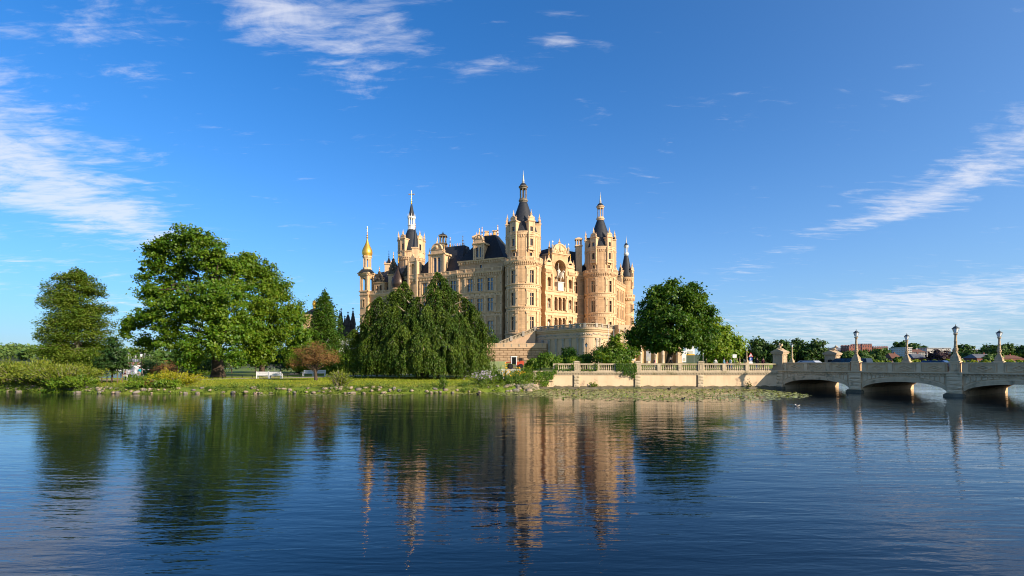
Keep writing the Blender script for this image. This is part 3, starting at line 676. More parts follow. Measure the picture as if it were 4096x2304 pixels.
    for z0, z1 in ((18.0, 19.3), (24.4, 25.75)):
        mb = MB(); mould(mb, PF, u0 - .15, u1 + .15, [(z0, 0), (z0, .18), (z0 + .25, .24), (z0 + .3, .12), (z1 - .4, .12), (z1 - .35, .32), (z1 - .1, .42), (z1, .36), (z1, 0)]); mb.build('cornice', [TRIM], t)
    for sgn in (-1, 1):
        ua, ub = (u0 - .15, UC - 3.35) if sgn < 0 else (UC + 3.35, u1 + .15)
        mb = MB(); mould(mb, PF, ua, ub, [(30.9, 0), (30.9, .15), (31.15, .2), (31.2, .1), (31.9, .1), (32.0, .55), (32.35, .6), (32.4, .1), (33.4, .1), (33.45, .35), (33.65, .35), (33.65, -.5)]); mb.build('cornice', [TRIM], t)
        mb = MB()
        for k in range(7):
            u = ua + (ub - ua) * (k + .5) / 7; fbox(mb, PF, u - .14, u + .14, 31.2, 31.98, .08, .5)
        mb.build('corbels', [TRIM], t, kind='stuff')
        uc = UC + sgn * 4.5
        mb = MB(); z = 33.65
        fbox(mb, PF, uc - 1.15, uc + 1.15, z, z + .8, -.3, .15); archring(mb, PF, uc, .75, z + .8, .3, -.3, .15, n=10)
        gable(mb, PF, uc - 1.0, uc + 1.0, z + 1.4, z + 2.5, -.2, .1); x, y, _ = PF.p(uc, 0, 0)
        mb.taper((x, y), .2, .2, z + 2.3, z + 3.0, .6); mb.build('gable', [TRIM], t)
        mb = MB(); finial(mb, x, y, z + 2.9, 1.5, .16); mb.build('finial', [GOLD], t, smooth=True)
        for s_ in (-1.45, 1.45):
            mb = MB(); x, y, _ = PF.p(uc + s_, 0, 0); pinnacle(mb, x, y, z, 2.6, .26); mb.build('pinnacle', [TRIM], t)
        balustrade(PF, UC + sgn * 4.4 - .75, UC + sgn * 4.4 + .75, 25.8, 27.0, -.2, [TRIM], t, step=.32, post=1.5)
    for ua, ub in ((UC - 2.35, UC - .95), (UC + .95, UC + 2.35)): balustrade(PF, ua, ub, 25.85, 27.1, -.1, [TRIM], t, step=.32, post=1.5)
    mb = MB(); fr = PF.off(.12); mould(mb, fr, UC - 3.6, UC + 3.6, [(36.9, 0), (36.95, .12), (37.2, .2), (37.3, .5), (37.65, .6), (37.7, -5)]); mb.build('cornice', [TRIM], t)
    # round pediment with coat-of-arms relief
    mb = MB(); n = 24; rr = 2.75; zc = 37.7
    front = [fr.p(UC + rr * math.cos(math.pi * i / n), zc + rr * math.sin(math.pi * i / n), .1) for i in range(n + 1)]
    back = [fr.p(UC + rr * math.cos(math.pi * i / n), zc + rr * math.sin(math.pi * i / n), -.9) for i in range(n + 1)]
    mb.add(front, [tuple(range(n + 1))]); mb.add(back, [tuple(reversed(range(n + 1)))])
    mb.add(front + back, [(i, n + 1 + i, n + 2 + i, i + 1) for i in range(n)])
    archring(mb, fr, UC, rr, zc, .32, -.9, .3, n=24); archring(mb, fr, UC, rr - .25, zc, .12, .1, .2, n=24)
    t_p = mb.build('pediment', [TRIM], t)
    mb = MB(); rg = random.Random(3)
    mb.blobx(fr.p(UC, zc + 1.1, .15), .62, 10, 0, (1, 1, 1.25)); mb.blobx(fr.p(UC, zc + 2.0, .15), .36, 8)
    for s_ in (-1, 1):
        for k in range(9):
            mb.blobx(fr.p(UC + s_ * rg.uniform(.6, 2.0), zc + rg.uniform(.25, 1.35), .14), rg.uniform(.16, .34), 7, 0, (1, 1, 1.2), .15, rg)
    mb.build('coat_of_arms', [TRIM], t, smooth=True)
    mb = MB(); x, y, _ = fr.p(UC, 0, -.3); pinnacle(mb, x, y, zc + 3.0, 1.7, .3); mb.build('pinnacle', [TRIM], t)
    for s_ in (-1, 1):
        x, y, _ = fr.p(UC + s_ * 3.4, 0, -1.2); mb = MB(); mb.taper((x, y), .35, .35, 37.7, 38.5, .9); pinnacle(mb, x, y, 38.4, 3.0, .3); mb.build('pinnacle', [TRIM], t)
    # dark saddle-barrel roof running back from the pediment
    mb = MB(); prof = [(-3.5, 37.4), (-3.2, 38.4), (-2.3, 39.5), (0, 40.2), (2.3, 39.5), (3.2, 38.4), (3.5, 37.4)]
    vs = [fr.p(UC + a, b, -.9) for a, b in prof] + [fr.p(UC + a, b, -17) for a, b in prof]; k = len(prof)
    mb.add(vs, [(i, i + 1, k + i + 1, k + i) for i in range(k - 1)] + [tuple(reversed(range(k))), tuple(range(k, 2 * k))]); mb.build('roof', [SLATE], t)
    mb = MB()
    for s_ in (-3.34, 3.34): mb.add([PF.p(UC + s_, 33, -.5), PF.p(UC + s_, 37.5, -.5), PF.p(UC + s_, 37.5, -17), PF.p(UC + s_, 33, -17)], [(0, 1, 2, 3)])
    mb.build('side_wall', [STONE], t)
    # recessed bays between front and towers
    for ua, ub, wu in ((2.0, u0, 7.4), (u1, 30.0, 24.8)):
        holes = [(wu - .925, wu + .925, z, z + 3.8) for z in (12.65, 19.6, 26.0)]
        mb = MB(); panel(mb, RF, ua, ub, 8.0, 31.0, holes, .36); b_ = mb.build('recessed_bay', [STONE], t)
        for z in (12.65, 19.6, 26.0): child_at('window', WIN_WING, b_, RF, wu, z) if False else child_at('window', WIN_WING, t, RF, wu, z)
        for z0, z1 in ((17.95, 19.3), (24.35, 25.7)):
            mb = MB(); mould(mb, RF, ua, ub, [(z0, 0), (z0, .15), (z0 + .3, .2), (z0 + .35, .1), (z1 - .35, .1), (z1 - .3, .28), (z1, .32), (z1, 0)]); mb.build('cornice', [TRIM], t)
        mb = MB(); mould(mb, RF, ua, ub, [(30.6, 0), (30.65, .15), (30.9, .1), (31.6, .1), (31.7, .55), (32.1, .65), (32.1, -1)]); mb.build('cornice', [TRIM], t); mb = MB()
        k = int((ub - ua) / .55)
        for i in range(k): u = ua + (ub - ua) * (i + .5) / k; fbox(mb, RF, u - .13, u + .13, 31.0, 31.68, .08, .5)
        mb.build('corbels', [TRIM], t, kind='stuff')
        balustrade(RF, ua, ub, 32.1, 33.2, .4, [TRIM], t, step=.36)
        for o in (-1.5, 1.5):
            for z0, z1 in ((12.3, 17.9), (19.4, 24.3), (25.8, 30.5)):
                mb = MB(); fbox(mb, RF, wu + o - .2, wu + o + .2, z0, z1, 0, .16); mb.build('pilaster', [TRIM], t)
    # roof behind the recess next to the far tower
    mb = MB(); q = [RF.p(21.5, 31.9, -.9), RF.p(31, 31.9, -.9), RF.p(31, 31.9, -13), RF.p(21.5, 31.9, -13), RF.p(24.0, 41.2, -5.2), RF.p(31, 41.2, -5.2), RF.p(31, 41.2, -9), RF.p(24.0, 41.2, -9)]
    mb.hexa(q); r_ = mb.build('roof', [SLATE], t)
    mb = MB()
    for k in range(7): x, y, _ = RF.p(24.2 + k * .9, 0, -5.3); finial(mb, x, y, 41.2, .9 if k else 1.6, .09)
    mb.build('gilded_cresting', [GOLD], t)
    mb = MB(); q = [RF.p(2, 31.9, -.9), RF.p(9.5, 31.9, -.9), RF.p(9.5, 31.9, -10), RF.p(2, 31.9, -10), RF.p(2, 36.5, -4), RF.p(8.5, 36.5, -4), RF.p(8.5, 36.5, -8), RF.p(2, 36.5, -8)]; mb.hexa(q); mb.build('roof', [SLATE], t)
    # stair-turret chimney left of the far tower
    mb = MB(); x, y, _ = RF.p(28.2, 0, 1.5); mb.taper((x - 2.2, y + 2), 1.0, 1.0, 31, 42.0, 1); mb.taper((x - 2.2, y + 2), 1.2, 1.2, 42, 42.4, 1)
    for dx in (-.8, 0, .8): mb.taper((x - 2.2 + dx, y + 1.15), .14, .14, 42.4, 44.2, 1); mb.taper((x - 2.2 + dx, y + 2.85), .14, .14, 42.4, 44.2, 1)
    mb.taper((x - 2.2, y + 2), 1.2, 1.2, 44.2, 44.6, 1); mb.taper((x - 2.2, y + 2), 1.1, 1.1, 44.6, 45.1, .2); mb.build('chimney', [TRIM], t)
    return t
entrance_front()
# ---------------------------------------------------------------- wing to the left: pavilion, mansard wing, gabled wing, belfry
WD = (0.905, -0.425); WF = Fr((-6.5, 153.0), WD)      # u = 0 at the first window axis, negative u goes left
def wing(name, fr, u0, u1, wins, z_top=30.7, win=WIN_WING):
    rows = (11.95, 18.85, 24.95)
    mb = MB(); panel(mb, fr, u0, u1, 3.0, z_top, [(u - .925, u + .925, z, z + 3.8) for u in wins for z in rows], .38)
    for s_ in (u0, u1): mb.add([fr.p(s_, 3, 0), fr.p(s_, z_top, 0), fr.p(s_, z_top, -10), fr.p(s_, 3, -10)], [(0, 1, 2, 3) if s_ == u0 else (3, 2, 1, 0)])
    t = part(name, mb, [STONE])
    for u in wins:
        for z in rows: child_at('window', win, t, fr, u, z)
    mb = MB(); mould(mb, fr, u0, u1, [(3, .3), (10.9, .25), (11.1, .4), (11.5, .4), (11.6, .1), (11.7, 0)]); mb.build('plinth', [STONE], t)
    for z0, z1 in ((17.3, 18.55), (23.35, 24.65)):
        mb = MB(); mould(mb, fr, u0 - .1, u1 + .1, [(z0, 0), (z0, .14), (z0 + .28, .2), (z0 + .32, .1), (z1 - .35, .1), (z1 - .3, .28), (z1 - .1, .36), (z1, .3), (z1, 0)]); mb.build('cornice', [TRIM], t)
    edges = sorted([u + s_ * 1.72 for u in wins for s_ in (-1, 1)] + [u0 + .4, u1 - .4]); ed = []
    for e in edges:
        if not ed or e - ed[-1] > .8: ed.append(e)
    for z0, z1 in ((11.7, 17.3), (18.58, 23.35), (24.68, 29.2)):
        for u in ed:
            mb = MB(); fbox(mb, fr, u - .36, u + .36, z0, z0 + .45, 0, .26); fbox(mb, fr, u - .26, u + .26, z0 + .45, z1 - .5, 0, .18); fbox(mb, fr, u - .36, u + .36, z1 - .5, z1 - .02, 0, .28); mb.build('pilaster', [TRIM], t)
    mb = MB()
    for u in ed:
        for z in (14.5, 20.9, 27.0): mb.tube([fr.p(u, z, .16), fr.p(u, z, .26)], [.14, .11], 8)
    for u in [a / 2 + b / 2 for a, b in zip(ed, ed[1:])] + ed:
        for z in (17.9, 23.95): mb.tube([fr.p(u, z, .08), fr.p(u, z, .2)], [.16, .12], 8)
    mb.build('medallions', [DARKST], t, kind='stuff')
    mb = MB(); mould(mb, fr, u0 - .1, u1 + .1, [(29.2, 0), (29.25, .14), (29.45, .18), (29.5, .08), (30.2, .08), (30.3, .5), (30.7, .6), (30.75, -1.5)])
    mb.build('cornice', [TRIM], t)
    mb = MB(); k = int((u1 - u0) / .6)
    for i in range(k): u = u0 + (u1 - u0) * (i + .5) / k; fbox(mb, fr, u - .14, u + .14, 29.55, 30.28, .06, .44)
    mb.build('corbels', [TRIM], t, kind='stuff')
    balustrade(fr, u0, u1, 30.75, 31.8, .35, [TRIM], t, step=.36)
    return t
tA = wing('pavilion', WF, -11.3, 4.0, (-6.95, -3.47, 0.0))
# attic storey set back, cornice, hipped roof, dormer, chimneys
AF = WF.off(-1.0)
mb = MB(); panel(mb, AF, -11.3, 4.0, 30.7, 33.7, [(-4.1, -3.3, 31.4, 33.0)], .3)
for s_ in (-11.3, 4.0): mb.add([AF.p(s_, 30.7, 0), AF.p(s_, 33.7, 0), AF.p(s_, 33.7, -14), AF.p(s_, 30.7, -14)], [(0, 1, 2, 3) if s_ < 0 else (3, 2, 1, 0)])
mb.build('attic', [STONE], tA); child_at('window', window_mesh('attic_square_window', .8, 1.6, 1, 1, surr=.14, hood=False, rows=1), tA, AF, -3.7, 31.4)
mb = MB(); mould(mb, AF, -11.7, 4.4, [(33.3, 0), (33.35, .12), (33.5, .15), (33.55, .1), (34.1, .15), (34.2, .6), (34.6, .75), (34.65, -14)]); mb.build('cornice', [TRIM], tA); mb = MB()
for i in range(26): u = -11.2 + 15 * (i + .5) / 26; fbox(mb, AF, u - .14, u + .14, 33.6, 34.15, .1, .5)
mb.build('corbels', [TRIM], tA, kind='stuff'); mb = MB()
E2 = Fr(AF.p(4.0, 0)[:2], (-AF.n[0], -AF.n[1]))
mould(mb, E2, -.4, 14, [(33.3, 0), (33.5, .15), (34.1, .15), (34.2, .6), (34.6, .75), (34.65, -2)])
mb.build('cornice', [TRIM], tA)
mb = MB(); mb.hexa([AF.p(-11.5, 34.6, .4), AF.p(4.3, 34.6, .4), AF.p(4.3, 34.6, -13), AF.p(-11.5, 34.6, -13), AF.p(-5.5, 43.2, -5.2), AF.p(-1.6, 43.2, -5.2), AF.p(-1.6, 43.2, -8), AF.p(-5.5, 43.2, -8)]); mb.build('roof', [SLATE], tA)
mb = MB()
for k in range(8): x, y, _ = AF.p(-5.4 + k * .52, 0, -5.3); finial(mb, x, y, 43.2, .8, .09)
for u in (-6.6, -1.0): x, y, _ = AF.p(u, 0, -6); finial(mb, x, y, 43.0, 3.4, .2)
mb.build('gilded_cresting', [GOLD], tA)
for u, dd, h in ((-5.2, -6.5, 44.6), (-2.6, -7, 44.6)):
    x, y, _ = AF.p(u, 0, dd); mb = MB(); mb.taper((x, y), .55, .55, 42.5, h, .95); mb.taper((x, y), .7, .7, h, h + .3, 1); mb.build('chimney', [TRIM], tA)
def big_dormer(parent, fr, uc, w, zb, zt, arch_top=False, twin=True):
    mb = MB(); hw = .55 if twin else .5
    ops = (uc - .75, uc + .75) if twin else (uc,)
    panel(mb, fr, uc - w/2, uc + w/2, zb, zt, [(u - hw, u + hw, zb + .7, zt - .7) for u in ops], .35)
    for u in ops:
        archfill(mb, fr, u, hw, zt - .7 - hw, .003, .35)
        mb.add([fr.p(u - hw, zb + .7, -.3), fr.p(u + hw, zb + .7, -.3), fr.p(u + hw, zt - .7, -.3), fr.p(u - hw, zt - .7, -.3)], [(0, 1, 2, 3)], 2)
        fbox(mb, fr, u - .04, u + .04, zb + .7, zt - .7, -.29, -.22, 1); fbox(mb, fr, u - hw, u - .04, zt - 1.7, zt - 1.6, -.29, -.22, 1); fbox(mb, fr, u + .04, u + hw, zt - 1.7, zt - 1.6, -.29, -.22, 1)
    for s_ in (-1, 1):
        mb.add([fr.p(uc + s_ * w/2, zb, 0), fr.p(uc + s_ * w/2, zt, 0), fr.p(uc + s_ * w/2, zt, -4), fr.p(uc + s_ * w/2, zb, -4)], [(0, 1, 2, 3) if s_ < 0 else (3, 2, 1, 0)])
        fbox(mb, fr, uc + s_ * w/2 - .24, uc + s_ * w/2 + .24, zb, zt, 0, .28); fbox(mb, fr, uc + s_ * (w/2 - .6) - .14, uc + s_ * (w/2 - .6) + .14, zb, zt, 0, .2)
    mould(mb, fr, uc - w/2 - .45, uc + w/2 + .45, [(zt, -4), (zt, .2), (zt + .3, .45), (zt + .5, .45), (zt + .55, -4)])
    fbox(mb, fr, uc - w * .38, uc + w * .38, zt + .55, zt + 1.5, -.6, .15); mould(mb, fr, uc - w * .42, uc + w * .42, [(zt + 1.5, -.6), (zt + 1.5, .2), (zt + 1.7, .3), (zt + 1.75, -.6)])
    r = w * .33; zc = zt + 1.75; n = 14
    f_ = [fr.p(uc + r * math.cos(math.pi * i / n), zc + r * math.sin(math.pi * i / n), .1) for i in range(n + 1)]; b_ = [fr.p(uc + r * math.cos(math.pi * i / n), zc + r * math.sin(math.pi * i / n), -.6) for i in range(n + 1)]
    mb.add(f_, [tuple(range(n + 1))]); mb.add(f_ + b_, [(i, n + 1 + i, n + 2 + i, i + 1) for i in range(n)]); mb.add(b_, [tuple(reversed(range(n + 1)))])
    archring(mb, fr, uc, r - .05, zc, .22, -.6, .25, n=14); mb.blobx(fr.p(uc, zc + r * .42, .12), r * .32, 10)
    x, y, _ = fr.p(uc, 0, -.2); mb.taper((x, y), .3, .3, zc + r + .1, zc + r + .8, .6)
    for s_ in (-1, 1): x2, y2, _ = fr.p(uc + s_ * w/2, 0, -.1); pinnacle(mb, x2, y2, zt + .55, 2.0, .22)
    mb.add([fr.p(uc - w/2, zt + .5, -.5), fr.p(uc, zt + 2.4, -.5), fr.p(uc + w/2, zt + .5, -.5), fr.p(uc - w/2, zt + .5, -4.5), fr.p(uc, zt + 2.4, -4.5), fr.p(uc + w/2, zt + .5, -4.5)], [(0, 1, 4, 3), (1, 2, 5, 4)], 3)
    o = mb.build('dormer', [TRIM, WOOD, GLASS, SLATE], parent)
    g = MB(); finial(g, x, y, zc + r + .7, 1.6, .17); g.build('finial', [GOLD], parent, smooth=True)
    return o
big_dormer(tA, AF.off(.2), -4.3, 3.3, 34.65, 39.2, twin=True)
mb = MB(); x, y, _ = AF.p(-9.6, 0, -8)           # tall chimney tower with open belvedere
mb.taper((x, y), 1.15, 1.15, 33, 41.0, 1); mb.taper((x, y), 1.4, 1.4, 41.0, 41.4, 1)
for dx in (-.95, 0, .95):
    for dy in (-.95, .95): mb.taper((x + dx, y + dy), .2, .2, 41.4, 43.4, 1)
mb.taper((x, y), .5, .5, 41.4, 43.4, 1); mb.taper((x, y), 1.45, 1.45, 43.4, 43.8, 1); mb.taper((x, y), 1.4, 1.4, 43.8, 44.6, .2); pinnacle(mb, x, y, 44.4, 1.2, .2)
mb.build('chimney', [TRIM], tA)
BF = WF.off(-.7)
tB = wing('mansard_wing', BF, -30.0, -11.3, (-24.0, -18.6, -13.3))
mb = MB(); mb.hexa([BF.p(-30, 31.0, -.9), BF.p(-11.3, 31.0, -.9), BF.p(-11.3, 31.0, -13), BF.p(-30, 31.0, -13), BF.p(-21.0, 41.0, -5.5), BF.p(-12.6, 41.0, -5.5), BF.p(-12.6, 41.0, -8.5), BF.p(-21.0, 41.0, -8.5)]); mb.build('roof', [SLATE2], tB)
mb = MB()
for k in range(14): x, y, _ = BF.p(-20.8 + k * .62, 0, -5.6); finial(mb, x, y, 41.0, .9, .1)
for u in (-18.0, -13.2): x, y, _ = BF.p(u, 0, -5.6); finial(mb, x, y, 41.0, 3.2, .2)
mb.build('gilded_cresting', [GOLD], tB)
big_dormer(tB, BF.off(-.3), -19.6, 5.6, 31.0, 37.4)
mb = MB(); x, y, _ = BF.p(-21.3, 0, -6.5)         # roof turret with columns
mb.taper((x, y), 1.1, 1.1, 38, 42.3, 1); mb.taper((x, y), 1.3, 1.3, 42.3, 42.6, 1)
for dx in (-.9, 0, .9):
    for dy in (-.9, .9): mb.taper((x + dx, y + dy), .15, .15, 42.6, 44.8, 1)
mb.taper((x, y), 1.35, 1.35, 44.8, 45.1, 1); mb.taper((x, y), 1.3, 1.3, 45.1, 45.8, .2, 1); pinnacle(mb, x, y, 45.7, 1.0, .18, 1); mb.build('roof_turret', [LEAD, SLATE], tB)
# tall aedicule with open arch and slim dark spirelet at the left end of the mansard wing
mb = MB(); gf = BF.off(.4); uc = -28.3
panel(mb, gf, uc - 1.6, uc + 1.6, 30.7, 36.0, [(uc - .7, uc + .7, 31.6, 35.2)], .7); archfill(mb, gf, uc, .7, 34.5, .003, .7); archring(mb, gf, uc, .7, 34.5, .2, 0, .15)
for s_ in (-1.6, 1.6):
    mb.add([gf.p(uc + s_, 30.7, 0), gf.p(uc + s_, 36, 0), gf.p(uc + s_, 36, -2.6), gf.p(uc + s_, 30.7, -2.6)], [(0, 1, 2, 3) if s_ < 0 else (3, 2, 1, 0)]); fbox(mb, gf, uc + s_ - .25, uc + s_ + .25, 24, 36.2, 0, .35)
mb.add([gf.p(uc - .7, 31.6, -.65), gf.p(uc + .7, 31.6, -.65), gf.p(uc + .7, 35.2, -.65), gf.p(uc - .7, 35.2, -.65)], [(0, 1, 2, 3)])
gable(mb, gf, uc - 1.7, uc + 1.7, 36.0, 38.4, -.6, .2); x, y, _ = gf.p(uc, 0, -1.2); mb.taper((x, y), .9, .9, 36, 40.4, 1); mb.taper((x, y), 1.1, 1.1, 40.4, 40.7, 1)
mb.lathe((x, y), [(1.0, 40.7), (.7, 42), (.3, 46), (.05, 47.2)], 8, 1)
for s_ in (-1.6, 1.6): x2, y2, _ = gf.p(uc + s_, 0, 0); pinnacle(mb, x2, y2, 36.2, 2.4, .26)
mb.build('aedicule', [TRIM, SLATE2], tB)
g = MB(); finial(g, x, y, 47.0, 1.8, .16); g.build('finial', [GOLD], tB)
# round rear tower with white lantern and gilded cross
def rear_tower():
    c = (-36.3, 185.0); a0 = math.atan2(-185, 36.3); cyl = Cy(c, 4.5, a0); pu = math.pi * 4.5
    mb = MB(); panel(mb, cyl, -pu, pu, 20, 42.4, [], .3); t = part('rear_tower', mb, [STONE])
    def V(dg): return R(dg) * 4.5
    mb = MB(); mould(mb, cyl, -pu, pu, [(39.6, 0), (39.7, .15), (40.4, .2), (40.5, .45), (40.9, .45), (41, .1), (42.4, .1), (42.5, .4), (42.8, .4), (42.8, -.5)]); mb.build('cornice', [TRIM], t)
    mb = MB(); k = 44
    for i in range(k): u = -pu + 2 * pu * (i + .5) / k; fbox(mb, cyl, u - .12, u + .12, 39.8, 40.45, .1, .4)
    for i in range(24): u = -pu + 2 * pu * (i + .5) / 24; fbox(mb, cyl, u - .16, u + .16, 41.1, 42.0, .1, .13)
    mb.build('corbels', [TRIM], t, kind='stuff')
    for a in (-75, -25, 0, 25, 60, 82):
        mb = MB(); fbox(mb, cyl, V(a) - .22, V(a) + .22, 30, 39.6, 0, .18); mb.build('pilaster', [TRIM], t)
    for a in (-88, -40, 40, 88, 140, -140):
        an = a0 + R(a); n = (math.cos(an), math.sin(an)); fr = Fr((c[0] + n[0] * 4.75, c[1] + n[1] * 4.75), (-n[1], n[0]), n)
        mb = MB(); dormer_bay(mb, fr, 0, 2.1, 41.0, 47.0, 3.0, [(43.2, 45.4, .85)]); mb.build('dormer', [TRIM, WOOD, GLASS, SLATE2], t)
    mb = MB(); mb.lathe(c, [(4.3, 42.7), (3.9, 44), (3.2, 46.2), (2.5, 48.4), (1.9, 50), (1.4, 51.3)], 32); mb.build('cone_roof', [SLATE2], t, smooth=True)
    mb = MB(); x, y = c; r = 1.25
    mb.lathe(c, [(1.5, 51.2), (1.5, 51.5), (1.25, 51.6), (1.25, 52.6), (1.45, 52.7), (1.45, 52.9)], 8)
    for i in range(8):
        a = 2 * math.pi * i / 8 + .2; mb.taper((x + 1.1 * math.cos(a), y + 1.1 * math.sin(a)), .16, .16, 52.9, 55.4, 1); pinnacle(mb, x + 1.25 * math.cos(a), y + 1.25 * math.sin(a), 55.4, 1.8, .16)
    mb.lathe(c, [(1.3, 55.3), (1.45, 55.6), (1.3, 56.0), (1.2, 56.1)], 8)
    mb.lathe(c, [(.35, 52.9), (.35, 55.4)], 6); mb.build('lantern', [WHITE], t)
    mb = MB(); mb.lathe(c, [(1.25, 56.0), (.95, 57.0), (.35, 60.2), (.1, 61.0)], 8); mb.build('spire', [SLATE2], t)
    mb = MB(); finial(mb, x, y, 60.6, 1.9, .26); mb.tube([(x, y, 61.5), (x, y, 65.4)], [.12, .08], 6); mb.tube([(x - .9, y, 64.2), (x + .9, y, 64.2)], .12, 6); mb.blobx((x + .9, y, 64.2), .24, 6); mb.blobx((x - .9, y, 64.2), .24, 6); mb.build('cross', [GOLD], t)
    return t
rear_tower()
# gabled wing with dark stone gables, onion turret
DF = WF.off(-1.6)
def gabled_wing():
    mb = MB(); u0, u1 = -47.0, -30.0
    rows = [(-44.3, 22.2), (-42.9, 22.2), (-38.2, 22.2), (-32.4, 22.2)]
    panel(mb, DF, u0, u1, 3, 26.6, [(u - .5, u + .5, z, z + 2.5) for u, z in rows], .35); t = part('gabled_wing', mb, [STONE])
    wm_ = window_mesh('gabled_wing_window', 1.0, 2.5, 2, .7, mull=.08, surr=.16, rows=1)
    for u, z in rows: child_at('window', wm_, t, DF, u, z)
    mb = MB(); mould(mb, DF, u0, u1, [(25.6, 0), (25.7, .2), (26.0, .3), (26.3, .5), (26.6, .55), (26.6, -1)]); mb.build('cornice', [TRIM], t)
    balustrade(DF, u0, u1, 26.6, 27.6, .3, [TRIM], t, step=.36)
    mb = MB(); mb.hexa([DF.p(u0, 26.8, -1.2), DF.p(u1, 26.8, -1.2), DF.p(u1, 26.8, -12), DF.p(u0, 26.8, -12), DF.p(u0, 35.0, -5.6), DF.p(u1, 36.5, -5.6), DF.p(u1, 36.5, -7), DF.p(u0, 35.0, -7)]); mb.build('roof', [SLATE2], t)
    for uc, w, zw, zg, tw in ((-43.5, 4.4, 30.2, 34.2, True), (-37.6, 4.2, 32.6, 38.0, False), (-31.8, 4.2, 31.3, 35.4, True)):
        fr = DF.off(-.5); mb = MB(); ops = (uc - .7, uc + .7) if tw else (uc,)
        panel(mb, fr, uc - w/2, uc + w/2, 26.7, zw, [(u - .5, u + .5, zw - 2.9, zw - .7) for u in ops], .3)
        for s_ in (-1, 1): mb.add([fr.p(uc + s_ * w/2, 26.7, 0), fr.p(uc + s_ * w/2, zw, 0), fr.p(uc + s_ * w/2, zw, -5), fr.p(uc + s_ * w/2, 26.7, -5)], [(0, 1, 2, 3) if s_ < 0 else (3, 2, 1, 0)])
        mould(mb, fr, uc - w/2 - .2, uc + w/2 + .2, [(zw, -5), (zw, .15), (zw + .2, .3), (zw + .35, .3), (zw + .4, -5)]); mb.build('attic_wall', [STONE], t)
        for u in ops: child_at('window', window_mesh('gable_window', 1.0, 2.2, 2, 1.0, mull=.08, surr=.14, hood=False, rows=1), t, fr, u, zw - 2.9)
        # scrolled dark gable: stepped silhouette of shrinking tiers with volutes
        mb = MB(); H = zg - zw - .4; z = zw + .4; hwid = w * .44; n = 5
        prof = [(1.0, 0), (1.0, .10), (.82, .16), (.88, .30), (.66, .40), (.70, .52), (.45, .60), (.48, .72), (.22, .82), (.16, 1.0)]
        for dz in range(len(prof) - 1):
            (a, za), (b, zb) = prof[dz], prof[dz + 1]
            if zb - za < .01: continue
            mb.hexa([fr.p(uc - a * hwid, z + za * H, .2), fr.p(uc + a * hwid, z + za * H, .2), fr.p(uc + a * hwid, z + za * H, -.5), fr.p(uc - a * hwid, z + za * H, -.5), fr.p(uc - b * hwid, z + zb * H, .2), fr.p(uc + b * hwid, z + zb * H, .2), fr.p(uc + b * hwid, z + zb * H, -.5), fr.p(uc - b * hwid, z + zb * H, -.5)])
        for s_ in (-1, 1):
            for q, zz_ in ((.9, .14), (.72, .36), (.5, .56)): mb.tube([fr.p(uc + s_ * q * hwid, z + zz_ * H + .1, -.5), fr.p(uc + s_ * q * hwid, z + zz_ * H + .1, .34)], .34, 10)
            x, y, _ = fr.p(uc + s_ * (w/2 - .05), 0, 0); pinnacle(mb, x, y, zw + .4, 1.6, .2)
        mb.blobx(fr.p(uc, z + .3 * H, .2), .45, 8); mb.build('gable', [DARKST], t)
        g = MB(); x, y, _ = fr.p(uc, 0, -.15); finial(g, x, y, zg - .2, 2.6 if not tw else 1.9, .17); g.build('finial', [GOLD], t)
    # bronze onion roof over a round oriel
    x, y, _ = DF.p(-34.9, 0, .3); mb = MB()
    mb.lathe((x, y), [(1.9, 20), (1.9, 27.2), (2.15, 27.4), (2.15, 27.8), (1.9, 27.9)], 20); balc = mb.build('oriel', [STONE], t, smooth=False)
    mb = MB(); mb.lathe((x, y), [(2.0, 27.8), (1.95, 28.2), (2.15, 28.7), (2.3, 29.4), (2.2, 30.3), (1.8, 31.4), (1.2, 32.6), (.7, 33.8), (.38, 35.0), (.12, 36.4)], 24); mb.build('onion_roof', [BRONZE], t, smooth=True)
    g = MB(); finial(g, x, y, 36.2, 2.0, .2); g.tube([(x, y, 38), (x, y, 39.2)], .05, 5); g.box(x, x + .7, y - .03, y + .03, 38.7, 39.1); g.build('weather_vane', [GOLD], t)
    # small chimney tower behind
    x, y, _ = DF.p(-44.6, 0, -7); mb = MB(); mb.taper((x, y), 1.2, 1.2, 28, 37.6, 1)
    mb.taper((x, y), 1.45, 1.45, 37.6, 38, 1)
    for dx in (-1.1, 1.1):
        for dy in (-1.1, 1.1): pinnacle(mb, x + dx, y + dy, 38, 1.2, .2)
    mb.build('chimney', [TRIM], t); mb = MB(); mb.taper((x, y), .7, .7, 38, 40.4, .1); finial(mb, x, y, 40.2, 2.6, .15); mb.build('spirelet', [SLATE], t)
    # railing on the ridge
    mb = MB()
    for k in range(9): mb.tube([DF.p(-42 + k * 1.0, 34.8, -6.2), DF.p(-42 + k * 1.0, 36.4, -6.2)], .04, 4)
    for z in (35.6, 36.4): mb.tube([DF.p(-42, z, -6.2), DF.p(-34, z, -6.2)], .04, 4)
    mb.build('roof_railing', [pm('blue_steel', (.06, .12, .2), None, 3, .5)], t)
    return t
gabled_wing()
